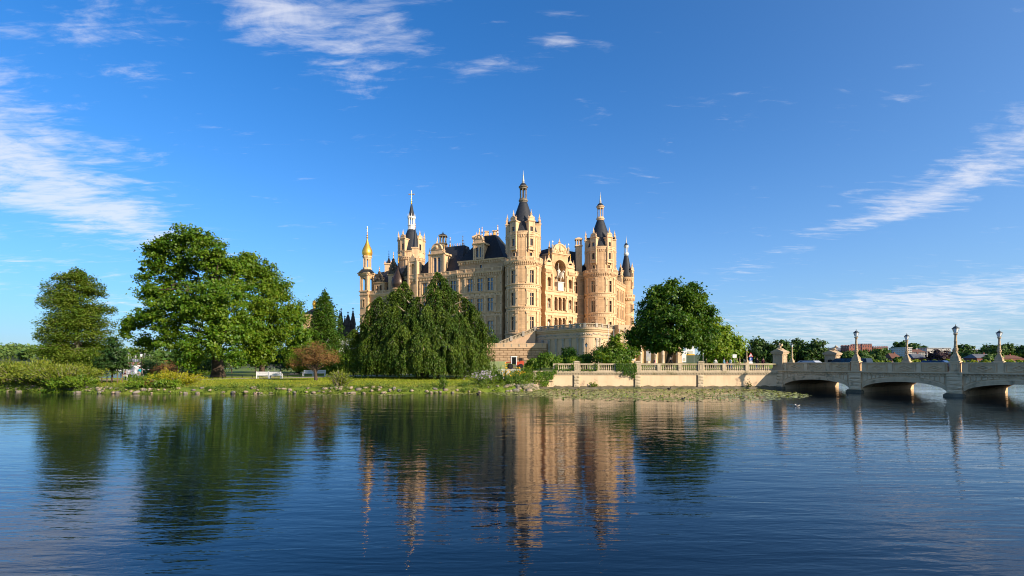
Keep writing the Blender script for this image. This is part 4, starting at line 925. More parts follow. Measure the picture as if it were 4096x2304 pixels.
# slender belfry with gilded onion at the left end
def belfry():
    s_ = 3.4; c = WF.p(-48.9, 0, -2.4)[:2]; fs = []
    for q in range(4):
        n = WF.n if q == 0 else (WF.d if q == 1 else ((-WF.n[0], -WF.n[1]) if q == 2 else (-WF.d[0], -WF.d[1])))
        fs.append(Fr((c[0] + n[0] * s_/2, c[1] + n[1] * s_/2), (-n[1], n[0]), n))
    mb = MB(); wm_ = window_mesh('belfry_window', .75, 2.4, 1, .7, surr=.16, rows=1)
    for fr in fs:
        panel(mb, fr, -s_/2, s_/2, 3, 33.2, [(-.62, .62, 28.0, 32.2), (-.375, .375, 22.3, 24.7), (-.375, .375, 15.2, 17.6)], .3); archfill(mb, fr, 0, .62, 31.58, .003, .3)
    t = part('belfry', mb, [STONE])
    for fr in fs[:2]:
        child_at('window', wm_, t, fr, 0, 22.3); child_at('window', wm_, t, fr, 0, 15.2)
    for z0, z1, dd in ((27.4, 27.9, .3), (26.2, 26.5, .2), (19.6, 19.9, .16), (14.2, 14.5, .14)):
        mb = MB()
        for fr in fs: mould(mb, fr, -s_/2 - dd, s_/2 + dd, [(z0, 0), (z0 + .1, dd), (z1, dd), (z1 + .05, 0)])
        mb.build('cornice', [TRIM], t)
    for fr in fs[:2]:
        for sg in (-1, 1): mb = MB(); fbox(mb, fr, sg * (s_/2 - .22) - .2, sg * (s_/2 - .22) + .2, 27.9, 33.0, 0, .14); mb.build('pilaster', [TRIM], t)
        mb = MB()
        for i in range(7): u = -1.4 + 2.8 * i / 6; fbox(mb, fr, u - .1, u + .1, 26.6, 27.4, -.1, .1)
        mb.build('balusters', [TRIM], t, kind='stuff')
    mb = MB()
    for fr in fs:
        mould(mb, fr, -s_/2 - .6, s_/2 + .6, [(33.0, 0), (33.1, .2), (33.5, .3), (33.6, .65), (34.0, .75), (34.0, -.4)])
    mb.build('cornice', [TRIM], t)
    mb = MB(); x, y = c
    mb.taper(c, 2.4, 2.4, 33.9, 35.2, .62); mb.build('roof', [SLATE], t); 
    mb = MB(); rr = 1.28
    mb.lathe(c, [(1.5, 34.6), (1.5, 35.8), (1.35, 36.0)], 8, 0, R(22.5))
    for i in range(8):
        a = 2 * math.pi * i / 8 + R(22.5) + math.atan2(WF.n[1], WF.n[0]); mb.taper((x + 1.15 * math.cos(a), y + 1.15 * math.sin(a)), .2, .2, 35.9, 39.0, 1)
    mb.lathe(c, [(1.3, 38.7), (1.4, 39.2), (1.65, 39.5), (1.65, 39.9), (1.3, 40.0)], 8, 0, R(22.5)); mb.build('lantern', [TRIM], t)
    mb = MB(); mb.lathe(c, [(1.5, 39.9), (1.5, 40.1), (1.72, 40.6), (1.78, 41.2), (1.68, 41.9), (1.35, 42.7), (.9, 43.6), (.5, 44.6), (.26, 45.6), (.2, 46.0)], 28); mb.build('onion_roof', [GOLD], t, smooth=True)
    mb = MB(); finial(mb, x, y, 45.9, 2.4, .26); mb.tube([(x, y, 48), (x, y, 50.2)], [.08, .05], 6); mb.tube([(x - .4, y, 49.4), (x + .4, y, 49.4)], .06, 6); mb.build('cross', [GOLD], t)
    return t
belfry()
# ---------------------------------------------------------------- right flank: wing seen at a grazing angle and the slim far tower
def right_flank():
    c = (44.6, 200.0); fr = Fr((TR[0] + 2.5, TR[1] + 4), (c[0] - TR[0] - 2.5, c[1] - TR[1] - 4)); Lw = math.hypot(c[0] - TR[0] - 2.5, c[1] - TR[1] - 4)
    wins = [4 + 3.9 * k for k in range(6)]; rows = (12.65, 19.6, 26.0)
    mb = MB(); panel(mb, fr, 0, Lw, 3, 31, [(u - .7, u + .7, z, z + 3.6) for u in wins for z in rows], .36); t = part('right_wing', mb, [STONE])
    wm_ = window_mesh('right_wing_window', 1.4, 3.6, 2, .7, mull=.12, surr=.26)
    for u in wins:
        for z in rows: child_at('window', wm_, t, fr, u, z)
    for z0, z1 in ((17.95, 19.3), (24.35, 25.7), (30.6, 32.2)):
        mb = MB(); mould(mb, fr, 0, Lw, [(z0, 0), (z0, .2), (z1 - .5, .25), (z1 - .3, .5), (z1, .6), (z1, 0)]); mb.build('cornice', [TRIM], t)
    for k in range(8):
        mb = MB(); fbox(mb, fr, 2 + 3.9 * k - .35, 2 + 3.9 * k + .35, 5, 30.6, 0, .4); mb.build('pilaster', [TRIM], t)
    balustrade(fr, 0, Lw, 32.2, 33.2, .3, [TRIM], t)
    for u in (5, 14, 23):
        mb = MB(); dormer_bay(mb, fr, u, 2.2, 32, 36, 4, [(33.2, 35.2, .9)]); mb.build('dormer', [TRIM, WOOD, GLASS, SLATE2], t)
        x, y, _ = fr.p(u + 2.5, 0, -1); g = MB(); pinnacle(g, x, y, 33, 5, .4); g.build('pinnacle', [SLATE], t)
    mb = MB(); mb.hexa([fr.p(0, 31.5, -.8), fr.p(Lw, 31.5, -.8), fr.p(Lw, 31.5, -12), fr.p(0, 31.5, -12), fr.p(3, 40, -5.5), fr.p(Lw, 40, -5.5), fr.p(Lw, 40, -7), fr.p(3, 40, -7)]); mb.build('roof', [SLATE], t)
    a0 = math.atan2(-200, -44.6) + R(8); cyl = Cy(c, 2.75, a0); pu = math.pi * 2.75
    def V(dg): return R(dg) * 2.75
    was = (40, -24, 100)
    mb = MB(); panel(mb, cyl, -pu, pu, 3, 28.6, [(V(a) - .5, V(a) + .5, z, z + 3.0) for a in was for z in (12.4, 17.6, 22.8)], .3); s2 = part('slim_round_tower', mb, [STONE])
    wm2 = window_mesh('slim_tower_window', 1.0, 3.0, 2, .7, mull=.08, surr=.2)
    for a in was:
        for z in (12.4, 17.6, 22.8): child_at('window', wm2, s2, cyl, V(a), z)
    mb = MB()
    for z0, z1 in ((16.2, 17.2), (21.4, 22.4)): mould(mb, cyl, -pu, pu, [(z0, 0), (z0, .15), (z1 - .3, .2), (z1, .3), (z1, 0)]); mb.build('cornice', [TRIM], s2); mb = MB()
    mould(mb, cyl, -pu, pu, [(27.2, 0), (27.3, .15), (28.0, .15), (28.1, .55), (28.6, .6), (28.6, -.5)]); mb.build('cornice', [TRIM], s2)
    mb = MB()
    for i in range(30): u = -pu + 2 * pu * (i + .5) / 30; fbox(mb, cyl, u - .12, u + .12, 27.4, 28.1, .1, .5)
    mb.build('corbels', [TRIM], s2, kind='stuff')
    balustrade(Cy(c, 3.2, a0), -math.pi * 3.2, math.pi * 3.2, 28.6, 29.6, 0, [TRIM], s2, step=.36, post=2)
    dr = Cy(c, 2.55, a0); pd = math.pi * 2.55
    mb = MB(); panel(mb, dr, -pd, pd, 28.5, 36.4, [], .3); mould(mb, dr, -pd, pd, [(34.9, 0), (35, .12), (35.6, .15), (35.7, .35), (36.4, .4), (36.4, -.4)])
    for i in range(26): u = -pd + 2 * pd * (i + .5) / 26; fbox(mb, dr, u - .1, u + .1, 35.1, 35.65, .1, .32)
    mb.build('drum', [STONE], s2)
    for a in (52, 140, -128, -60):
        an = a0 + R(a); n = (math.cos(an), math.sin(an)); f2 = Fr((c[0] + n[0] * 2.8, c[1] + n[1] * 2.8), (-n[1], n[0]), n)
        mb = MB(); dormer_bay(mb, f2, 0, 1.5, 32.0, 38.7, 2.0, [(33.0, 34.6, .7), (36.3, 38.0, .7)]); mb.build('dormer', [TRIM, WOOD, GLASS, SLATE2], s2)
    mb = MB(); mb.lathe(c, [(2.6, 36.3), (2.35, 37.2), (2.0, 39), (1.6, 41), (1.2, 43), (.85, 44.8), (.75, 45.2)], 28); mb.build('cone_roof', [SLATE2], s2, smooth=True)
    mb = MB(); lantern(mb, c[0], c[1], 45.1, .8, 2.0, hspire=3.0); mb.build('lantern', [WHITE, SLATE2, PALE], s2)
right_flank()
# ================================================================ terrace, quay wall, bridge
TERR = pm('terrace_stone', (0.62, 0.44, 0.28), (0.54, 0.37, 0.23), 0.6, 0.85, 0.012, 3.0, streak=0.22)
GREYP = pm('grey_pilaster', (0.42, 0.37, 0.30), (0.34, 0.30, 0.25), 1.5, 0.85, 0.01, 6.0)
RUST = pm('rusticated_block', (0.50, 0.345, 0.215), (0.40, 0.27, 0.165), 0.9, 0.9, 0.05, 5.0, streak=0.3)
JOINT = pm('wall_backing', (0.30, 0.20, 0.125), None, 1.0, 0.95)
BALU = pm('baluster_stone', (0.52, 0.43, 0.30), (0.42, 0.345, 0.235), 2.0, 0.85, 0.008, 8.0, c3=(0.22, 0.19, 0.11), s3=0.9, t3=(0.55, 0.72))
def baluster_mesh(name, h, r, mat, n=8):
    mb = MB(); mb.box(-r, r, -r, r, 0, h * .08)
    mb.lathe((0, 0), [(r * .8, h * .08), (r * .5, h * .14), (r * .95, h * .28), (r * 1.0, h * .36), (r * .5, h * .62), (r * .42, h * .76), (r * .75, h * .84), (r * .55, h * .9)], n, cap=False)
    mb.box(-r, r, -r, r, h * .9, h); return mb.mesh(name, [mat])
def terrace():
    t = thing('castle_terrace', (18, 138, 3), 'raised stone terrace with curved bastion and balustrade below the castle entrance', 'terrace', world=True)
    P0, P1 = (6.5, 145.6), (17.55, 132.3); fr = Fr(P0, (P1[0] - P0[0], P1[1] - P0[1])); L1 = math.dist(P0, P1)
    bc, br = (19.9, 133.6), 3.0; a0 = math.atan2(-1, -.12); cyl = Cy(bc, br, a0); u0, u1 = -R(72) * br, R(88) * br
    P2 = cyl.p(u1, 0)[:2]; P3 = (27.2, 138.0); fr2 = Fr(P2, (P3[0] - P2[0], P3[1] - P2[1])); L2 = math.dist(P2, P3)
    P4, P5 = (28.4, 136.0), (46.5, 139.5); fr3 = Fr(P4, (P5[0] - P4[0], P5[1] - P4[1])); L3 = math.dist(P4, P5)
    frs = Fr(P3, (P4[0] - P3[0], P4[1] - P3[1])); Ls = math.dist(P3, P4)
    ZT = 12.35
    segs = ((fr, 0, L1), (cyl, u0, u1), (fr2, 0, L2))
    for f, a, b in segs:
        mb = MB(); panel(mb, f, a, b, 2.0, ZT, [], .2); mb.build('wall', [TERR], t)
        mb = MB(); mould(mb, f, a, b, [(9.7, 0), (9.75, .12), (9.95, .18), (10.0, .06), (11.3, .06), (11.4, .3), (11.7, .4), (11.9, .6), (12.3, .65), (12.35, -1.0)]); mb.build('cornice', [TERR], t)
        mb = MB(); mould(mb, f, a, b, [(2, .25), (4.2, .2), (4.4, .3), (4.6, .05)]); mb.build('plinth', [TERR], t)
        mb = MB(); rg = random.Random(5); k = int((b - a) / .42)
        for i in range(k): mb.blobx(f.p(a + (b - a) * (i + .5) / k, 10.65 + rg.uniform(-.2, .2), .05), rg.uniform(.13, .26), 6, 0, (1, 1, 1), .2, rg)
        mb.build('relief_frieze', [GREYP], t, kind='stuff')
    def pil(f, u):
        mb = MB(); fbox(mb, f, u - .42, u + .42, 2.3, 4.9, 0, .3); fbox(mb, f, u - .33, u + .33, 4.9, 8.7, 0, .2); fbox(mb, f, u - .36, u + .36, 8.7, 9.3, 0, .26); fbox(mb, f, u - .46, u + .46, 9.3, 9.7, 0, .34); mb.build('pilaster', [GREYP], t)
    for k in range(7): pil(fr, .6 + k * (L1 - 1.2) / 6)
    for a in (-60, -25, 45, 75): pil(cyl, R(a) * br)
    bal = baluster_mesh('terrace_baluster', .8, .15, BALU, 6)
    def rail(f, a, b, nb):
        mb = MB(); mould(mb, f, a, b, [(12.35, -.1), (12.35, .45), (12.5, .45), (12.5, -.1)]); mould(mb, f, a, b, [(13.25, -.12), (13.25, .5), (13.42, .5), (13.45, -.12)]); mb.build('handrail', [BALU], t)
        for i in range(nb + 1):
            u = a + (b - a) * i / nb; mb = MB(); fbox(mb, f, u - .3, u + .3, 12.36, 13.5, -.2, .58); mb.build('post', [GREYP], t)
            if i < nb:
                w = (b - a) / nb; q = int((w - .7) / .36)
                for j in range(q): p = f.p(u + .35 + (w - .7) * (j + .5) / q, 12.47, .18); link('baluster', bal, t, loc=p)
    rail(fr, 0, L1 - .1, 6); rail(cyl, u0 + .2, u1, 3); rail(fr2, .2, L2, 2)
    # projecting block on the right with a colonnade under it
    mb = MB(); panel(mb, frs, 0, Ls, 2, 13.4, [], .2); panel(mb, fr3, 0, 4.6, 2, 13.4, [], .2)
    panel(mb, fr3, 4.6, L3, 8.6, 13.4, [], .2); mb.add([fr3.p(4.6, 2, 0), fr3.p(4.6, 8.6, 0), fr3.p(4.6, 8.6, -2.6), fr3.p(4.6, 2, -2.6)], [(3, 2, 1, 0)])
    mb.add([fr3.p(4.6, 8.6, 0), fr3.p(L3, 8.6, 0), fr3.p(L3, 8.6, -2.6), fr3.p(4.6, 8.6, -2.6)], [(3, 2, 1, 0)])
    back = fr3.off(-2.6); panel(mb, back, 4.6, L3, 2, 8.6, [], .2)
    fe = Fr(P5, (.2, 1)); panel(mb, fe, 0, 12, 2, 13.4, [], .2); mb.build('portico_wall', [pm('portico_ochre', (.66, .45, .24), (.58, .38, .2), .6, .85)], t)
    mb = MB(); mould(mb, fr3, -.2, L3 + .2, [(8.6, 0), (8.6, .2), (9.0, .3), (9.2, .15), (11.6, .15), (11.8, .6), (12.3, .7), (12.35, .2), (13.4, .2), (13.5, -3)]); mb.build('cornice', [TERR], t)
    for k in range(6):
        x, y, _ = fr3.p(6.4 + k * 2.15, 0, -.5); mb = MB(); mb.lathe((x, y), [(.52, 2.3), (.52, 2.7), (.42, 2.8), (.42, 5.4), (.46, 5.45), (.46, 5.6), (.42, 5.65), (.36, 7.9), (.5, 8.2), (.5, 8.6)], 14); mb.build('column', [pm('column_stone', (.6, .48, .36), (.52, .41, .3), 1, .8)], t, smooth=True)
    mb = MB(); fbox(mb, fr3, L3 - 1.5, L3 - .1, 2, 8.6, -.9, .12); mb.build('end_pier', [TERR], t)
    # terrace paving (one floor)
    mb = MB(); pts = [fr.p(0, 12.36), fr.p(L1, 12.36)] + [cyl.p(u0 + (u1 - u0) * i / 8, 12.36) for i in range(9)] + [fr2.p(L2, 12.36), fr3.p(0, 12.36), fr3.p(L3, 12.36), (48, 160, 12.36), (30, 176, 12.36), (10, 165, 12.36), (4, 156, 12.36)]
    mb.add(pts, [tuple(range(len(pts)))]); mb.build('paving', [PATHM], t)
    # stair flight running down to the left
    q = []; SY = 144.2; sx0, sx1 = 6.6, -3.6
    mb = MB()
    mb.add([(sx1, SY, 2), (sx0, SY, 2), (sx0, SY, 12.2), (sx1, SY, 8.1), (sx1, SY + 2.6, 2), (sx0, SY + 2.6, 2), (sx0, SY + 2.6, 12.2), (sx1, SY + 2.6, 8.1)], [(0, 1, 2, 3), (3, 2, 6, 7), (5, 4, 7, 6), (1, 5, 6, 2), (4, 0, 3, 7)]); mb.build('stair_flank', [TERR], t)
    mb = MB(); sl = (12.2 - 8.1) / (sx0 - sx1)
    for zo, th in ((.02, .22), (1.0, .2)):
        mb.hexa([(sx1, SY - .2, 8.1 + zo), (sx0, SY - .2, 12.2 + zo), (sx0, SY + .3, 12.2 + zo), (sx1, SY + .3, 8.1 + zo), (sx1, SY - .2, 8.1 + zo + th), (sx0, SY - .2, 12.2 + zo + th), (sx0, SY + .3, 12.2 + zo + th), (sx1, SY + .3, 8.1 + zo + th)])
    mb.build('stair_handrail', [BALU], t)
    for k in range(4):
        x = sx1 + (sx0 - sx1) * k / 3; z = 8.1 + (x - sx1) * sl; mb = MB(); mb.box(x - .32, x + .32, SY - .3, SY + .4, z, z + 1.36); mb.build('post', [GREYP], t)
    for k in range(26):
        x = sx1 + (sx0 - sx1) * (k + .5) / 26; link('baluster', bal, t, loc=(x, SY + .05, 8.1 + (x - sx1) * sl + .22))
terrace()
def retaining_wall():
    t = thing('retaining_wall', (0, 141, 3), 'low rusticated sandstone retaining wall in front of the castle stairs', 'wall', world=True)
    x0, x1, Y = -20.0, 9.4, 141.0
    mb = MB(); mb.box(x0, x1, Y + .06, Y + 1.2, 2.0, 7.5); mb.build('backing', [JOINT], t)
    mb = MB(); mb.box(x0, x1 + .1, Y - .12, Y + 1.3, 7.5, 8.5); mb.box(x0, x1 + .14, Y - .2, Y + 1.35, 8.5, 8.7); mb.box(x0, x1 + .12, Y - .18, Y + 1.2, 7.36, 7.5); mb.build('coping', [TERR], t)
    mb = MB(); k = 0
    while x0 + 1 + k * 2.1 < x1: mb.box(x0 + .9 + k * 2.1, x0 + 1.15 + k * 2.1, Y - .22, Y - .12, 7.8, 8.45); k += 1
    mb.build('brackets', [GREYP], t, kind='stuff')
    bw, bh = 2.2, .66; bm_ = []
    for s_ in range(4):
        rg = random.Random(s_); q = MB(); w2, h2 = bw / 2 - .025, bh - .05; e = .07
        q.add([(-w2, 0.06, 0), (w2, 0.06, 0), (w2, 0.06, h2), (-w2, .06, h2), (-w2 + e, -.06 - rg.uniform(0, .04), e), (w2 - e, -.06 - rg.uniform(0, .04), e), (w2 - e, -.06 - rg.uniform(0, .04), h2 - e), (-w2 + e, -.06 - rg.uniform(0, .04), h2 - e)], [(4, 5, 6, 7), (0, 1, 5, 4), (1, 2, 6, 5), (2, 3, 7, 6), (3, 0, 4, 7)]); bm_.append(q.mesh('rusticated_block', [RUST]))
    wins = [(-8.2, -6.6), (1.9, 2.9)]
    for r in range(7):
        z = 7.33 - (r + 1) * bh; x = x0 + (bw / 2 if r % 2 else bw)
        while x < x1 - .6:
            if not (r >= 4 and any(a - 1.0 < x < b + 1.0 for a, b in wins)): link('block', random.choice(bm_), t, loc=(x, Y, z))
            x += bw
    for a, b in wins:
        mb = MB(); mb.box(a, b, Y - .05, Y + .05, 2.7, 4.6); mb.build('cellar_window', [VOID], t)
retaining_wall()
# ---------------------------------------------------------------- quay wall with balustrade
QUAY = pm('quay_render', (0.74, 0.56, 0.37), (0.67, 0.49, 0.31), 0.7, 0.9, 0.012, 6.0, c3=(0.36, 0.27, 0.19), s3=0.7, t3=(0.60, 0.70), streak=0.22)
QTRIM = pm('quay_stone', (0.56, 0.46, 0.32), (0.46, 0.38, 0.26), 1.8, 0.9, 0.01, 8.0, c3=(0.20, 0.18, 0.08), s3=0.8, t3=(0.56, 0.74))
QB = 66.0
def quay():
    t = thing('quay_wall', (20, QB, 0), 'long rendered quay wall with stone balustrade along the lily-covered water', 'quay wall', world=True)
    fr = Fr((0, QB), (1, 0)); xa, xb = 5.35, 34.15
    mb = MB(); panel(mb, fr, xa, xb, .24, 2.0, [], .1); mb.build('wall_face', [QUAY], t)
    mb = MB(); mould(mb, fr, xa, xb, [(1.78, 0), (1.78, .05), (1.9, .06), (1.9, .03), (2.0, .03), (2.0, .16), (2.12, .22), (2.27, .22), (2.27, -.6)]); mb.build('cornice', [QTRIM], t)
    mb = MB()
    for i in range(int((xb - xa) / .2)): x = xa + .1 + i * .2; mb.box(x - .055, x + .055, QB - .14, QB - .02, 1.9, 1.99)
    mb.build('dentils', [QTRIM], t, kind='stuff')
    mb = MB(); mb.box(2.7, xb, QB - .34, QB + .1, -.4, .22); mb.build('footing', [pm('wet_footing', (.20, .17, .12), (.10, .09, .06), 1.2, .6, .02, 6, c3=(.06, .075, .03), s3=.8)], t)
    mb = MB(); n = 120; rg = random.Random(8)      # ragged algae tide mark just above the footing
    top = [.34 + .05 * math.sin(i * .9) + rg.uniform(0, .09) for i in range(n + 1)]
    mb.add([fr.p(xa + (xb - xa) * i / n, .225, .004) for i in range(n + 1)] + [fr.p(xa + (xb - xa) * i / n, top[i], .004) for i in range(n + 1)], [(i, i + 1, n + 2 + i, n + 1 + i) for i in range(n)])
    mb.build('tide_mark', [pm('algae_stain', (.20, .155, .10), (.12, .11, .055), 2.5, .8)], t)
    bal = baluster_mesh('quay_baluster', .78, .105, BALU, 10)
    mb = MB(); mb.box(xa, xb, QB - .15, QB + .22, 2.275, 2.36); mb.build('plinth_strip', [QTRIM], t)
    mb = MB(); mb.box(xa - .05, xb, QB - .17, QB + .24, 3.12, 3.27); mb.build('handrail', [QTRIM], t)
    wide = [8.34, 16.2, 24.3]; posts = [(xa + .22, .26)] + [(w, .36) for w in wide]
    for a, b in ((xa, 8.34), (8.34, 16.2), (16.2, 24.3), (24.3, 33.2)):
        n = 1 if b - a < 4 else 3
        posts += [(a + (b - a) * k / n, .2) for k in range(1, n)]
    posts = sorted(posts)
    for x, w in posts:
        mb = MB(); h = 3.42 if w > .3 else 3.12
        mb.box(x - w, x + w, QB - .19 - (.05 if w > .3 else 0), QB + .26, 2.28, h)
        if w > .3:
            mb.box(x - w - .06, x + w + .06, QB - .30, QB + .32, h, h + .1); mb.taper((x, QB), w * .9, .22, h + .1, h + .18, .6)
            for q in ((x - .2, x + .2, 2.5, 2.56), (x - .2, x + .2, 3.14, 3.2), (x - .2, x - .14, 2.56, 3.14), (x + .14, x + .2, 2.56, 3.14)): mb.box(q[0], q[1], QB - .28, QB - .24, q[2], q[3])
        mb.build('post', [BALU], t)
    for (x, w), (x2, w2) in zip(posts, posts[1:] + [(33.6, .4)]):
        a, b = x + w, x2 - w2; n = max(2, int((b - a) / .26))
        for k in range(n): link('baluster', bal, t, loc=(a + (b - a) * (k + .5) / n, QB + .03, 2.35))
    rmesh = []
    for s_ in range(3):
        rg = random.Random(20 + s_); q = MB(); n = 5; vs = []
        for j in range(4):
            for i in range(n + 1): vs.append((-.34 + .68 * i / n, -.06 - (rg.uniform(0, .07) if 0 < i < n and 0 < j < 3 else 0), .36 * j / 3))
        fs = [(j * (n + 1) + i, j * (n + 1) + i + 1, (j + 1) * (n + 1) + i + 1, (j + 1) * (n + 1) + i) for j in range(3) for i in range(n)]
        q.add(vs, fs); q.add([(-.34, -.06, 0), (.34, -.06, 0), (.34, .02, 0), (-.34, .02, 0), (-.34, -.06, .36), (.34, -.06, .36), (.34, .02, .36), (-.34, .02, .36)], [(3, 2, 1, 0), (4, 5, 6, 7), (1, 2, 6, 5), (3, 0, 4, 7)]); rmesh.append(q.mesh('rough_block', [QTRIM]))
    for x in wide:
        mb = MB(); mb.box(x - .4, x + .4, QB - .08, QB - .003, .24, 1.78); mb.build('pilaster', [QUAY], t)
        for k in range(4): link('block', random.choice(rmesh), t, loc=(x, QB - .08, .28 + k * .38))
        mb = MB(); mb.box(x - .52, x - .42, QB - .03, QB - .004, .24, 2.2); mb.build('shade_strip', [VOID], t)  # flat dark strip painted in for the shade left of the pilaster
    # lower length with its own balustrade at the garden end
    mb = MB(); panel(mb, fr, 2.8, xa, .24, 1.02, [], .1); mb.box(2.7, xa + .02, QB - .2, QB + .6, 1.02, 1.16); mb.box(2.8, xa - .01, QB + .3, QB + .5, .2, 1.0); mb.build('lower_wall', [QUAY], t)
    mb = MB(); mb.box(2.75, 3.2, QB - .14, QB + .24, 1.16, 2.2); mb.build('post', [BALU], t)
    mb = MB(); mb.box(2.7, xa, QB - .16, QB + .26, 2.2, 2.33); mb.build('handrail', [QTRIM], t)
    for k in range(8): link('baluster', bal, t, loc=(3.35 + k * .25, QB + .03, 1.3))
    mb = MB(); mb.box(3.2, xa, QB - .12, QB + .2, 1.16, 1.3); mb.build('plinth_strip', [QTRIM], t)
    mb = MB(); mb.add([(xa, QB + .001, .2), (xa, QB + 6, .2), (xa, QB + 6, 2.27), (xa, QB + .001, 2.27)], [(3, 2, 1, 0)]); mb.build('end_wall', [QUAY], t)
quay()
# ---------------------------------------------------------------- bridge
BR = pm('bridge_stone', (0.78, 0.545, 0.32), (0.66, 0.455, 0.265), 0.9, 0.9, 0.012, 8.0, c3=(0.17, 0.145, 0.105), s3=0.7, t3=(0.60, 0.76), streak=0.35)
BR2 = pm('bridge_moulding', (0.80, 0.575, 0.35), (0.68, 0.48, 0.285), 1.5, 0.9, 0.01, 10.0, c3=(0.15, 0.13, 0.09), s3=1.1, t3=(0.58, 0.74), streak=0.25)
BFR = Fr((34.35, 66.0), (0.553, -0.833)); BFR.n = (-0.833, -0.553); SP = 8.93; BW = 14.6
ASPH = pm('asphalt', (.05, .05, .052), (.065, .063, .06), 2, .9)
def bridge():
    t = thing('stone_bridge', (44, 60, 0), 'low stone road bridge with flat segmental arches and lozenge parapet panels', 'bridge', world=True)
    nsp = 4; hw = 3.78
    def arc(u, zs=.52, rise=.82):
        x = u / hw; return zs + rise * (1 - x * x) ** .62 if abs(x) < 1 else zs
    N = 22
    for k in range(nsp):
        uc = SP * (k + .5)
        us = [uc - hw + 2 * hw * i / N for i in range(N + 1)]
        for side in (0, 1):
            dd = 0.0 if side == 0 else -BW; mb = MB()
            for a, b in zip(us, us[1:]):
                mb.add([BFR.p(a, arc(a - uc), dd), BFR.p(b, arc(b - uc), dd), BFR.p(b, 2.2, dd), BFR.p(a, 2.2, dd)], [(0, 1, 2, 3)])
            for a, b in ((SP * k, uc - hw), (uc + hw, SP * (k + 1))): mb.add([BFR.p(a, 0, dd), BFR.p(b, 0, dd), BFR.p(b, 2.2, dd), BFR.p(a, 2.2, dd)], [(0, 1, 2, 3)])
            mb.build('spandrel_wall', [BR], t)
            if side: continue
            mb = MB()      # moulded archivolt in three steps
            for lo, hi, d1 in ((0, .16, .06), (.16, .32, .10), (.32, .47, .15)):
                for a, b in zip(us, us[1:]):
                    za, zb = arc(a - uc), arc(b - uc)
                    mb.hexa([BFR.p(a, za + lo, d1), BFR.p(b, zb + lo, d1), BFR.p(b, zb + lo, 0), BFR.p(a, za + lo, 0), BFR.p(a, za + hi, d1), BFR.p(b, zb + hi, d1), BFR.p(b, zb + hi, 0), BFR.p(a, za + hi, 0)])
            mb.build('archivolt', [BR2], t)
            rg = random.Random(40 + k)     # rough spandrel stones
            for i in range(9):
                for s_ in (-1, 1):
                    a = .25 + i * .42; b = a + .36; ua, ub = uc + s_ * (hw + .12 - a), uc + s_ * (hw + .12 - b)
                    if a > 3.3: continue
                    z0a, z0b = arc(ua - uc) + .54, arc(ub - uc) + .54; zt = 1.98
                    if min(zt - z0a, zt - z0b) < .06: continue
                    mb = MB(); dv = [.05 + rg.uniform(0, .05) for _ in range(4)]
                    P = [(ua, z0a), (ub, z0b), (ub, zt), (ua, zt)]
                    if s_ < 0: pass
                    else: P = [P[1], P[0], P[3], P[2]]
                    mb.add([BFR.p(u, z, 0.0) for u, z in P] + [BFR.p(u + (.03 if q in (0, 3) else -.03), z + (.03 if q < 2 else -.03), dv[q]) for q, (u, z) in enumerate(P)], [(4, 5, 6, 7), (0, 1, 5, 4), (1, 2, 6, 5), (2, 3, 7, 6), (3, 0, 4, 7)]); mb.build('spandrel_stone', [BR2], t)
        mb = MB()
        for a, b in zip(us, us[1:]):
            mb.add([BFR.p(a, arc(a - uc), 0), BFR.p(b, arc(b - uc), 0), BFR.p(b, arc(b - uc), -BW), BFR.p(a, arc(a - uc), -BW)], [(3, 2, 1, 0)])
        mb.build('vault', [BR], t)
    for k in range(nsp + 1):
        u = SP * k; mb = MB()
        fbox(mb, BFR, u - (SP/2 - hw), u + (SP/2 - hw), -.5, .6, -BW, 0)
        mb.build('pier_body', [BR], t)
        mb = MB(); fbox(mb, BFR, u - .80, u + .80, -.5, .22, -.2, .55); fbox(mb, BFR, u - .72, u + .72, .22, .32, -.2, .42); mb.build('pier_footing', [pm('wet_footing', (.2, .17, .12))], t)
        for r in range(4):
            z = .32 + r * .42; mb = MB(); rg = random.Random(60 + k * 5 + r); n = 5; vs = []
            for j in range(4):
                for i in range(n + 1): vs.append(BFR.p(u - .62 + 1.24 * i / n, z + .38 * j / 3, .2 + (rg.uniform(.0, .08) if 0 < i < n and 0 < j < 3 else 0)))
            mb.add(vs, [(j * (n + 1) + i, j * (n + 1) + i + 1, (j + 1) * (n + 1) + i + 1, (j + 1) * (n + 1) + i) for j in range(3) for i in range(n)])
            fbox(mb, BFR, u - .62, u + .62, z, z + .38, 0, .198); mb.build('pier_block', [BR2], t)
        mb = MB(); fbox(mb, BFR, u - .64, u + .64, 2.0, 2.3, 0, .22); fbox(mb, BFR, u - .7, u + .7, 2.3, 2.42, 0, .32); mb.build('pier_cap', [BR2], t)
    L = SP * nsp
    for dd, sg in ((0, 1), (-BW, -1)):
        mb = MB(); f = BFR if sg > 0 else Fr(BFR.p(0, 0, -BW)[:2], BFR.d, (-BFR.n[0], -BFR.n[1]))
        mould(mb, f, 0, L, [(1.98, 0), (2.0, .08), (2.08, .08), (2.1, .04), (2.2, .04), (2.22, .2), (2.3, .28), (2.42, .28), (2.42, -.5)]); mb.build('cornice', [BR2], t)
        if sg > 0:
            mb = MB()
            for i in range(int(L / .3)): fbox(mb, f, i * .3 + .08, i * .3 + .22, 2.1, 2.2, .03, .17)
            mb.build('dentils', [BR2], t, kind='stuff')
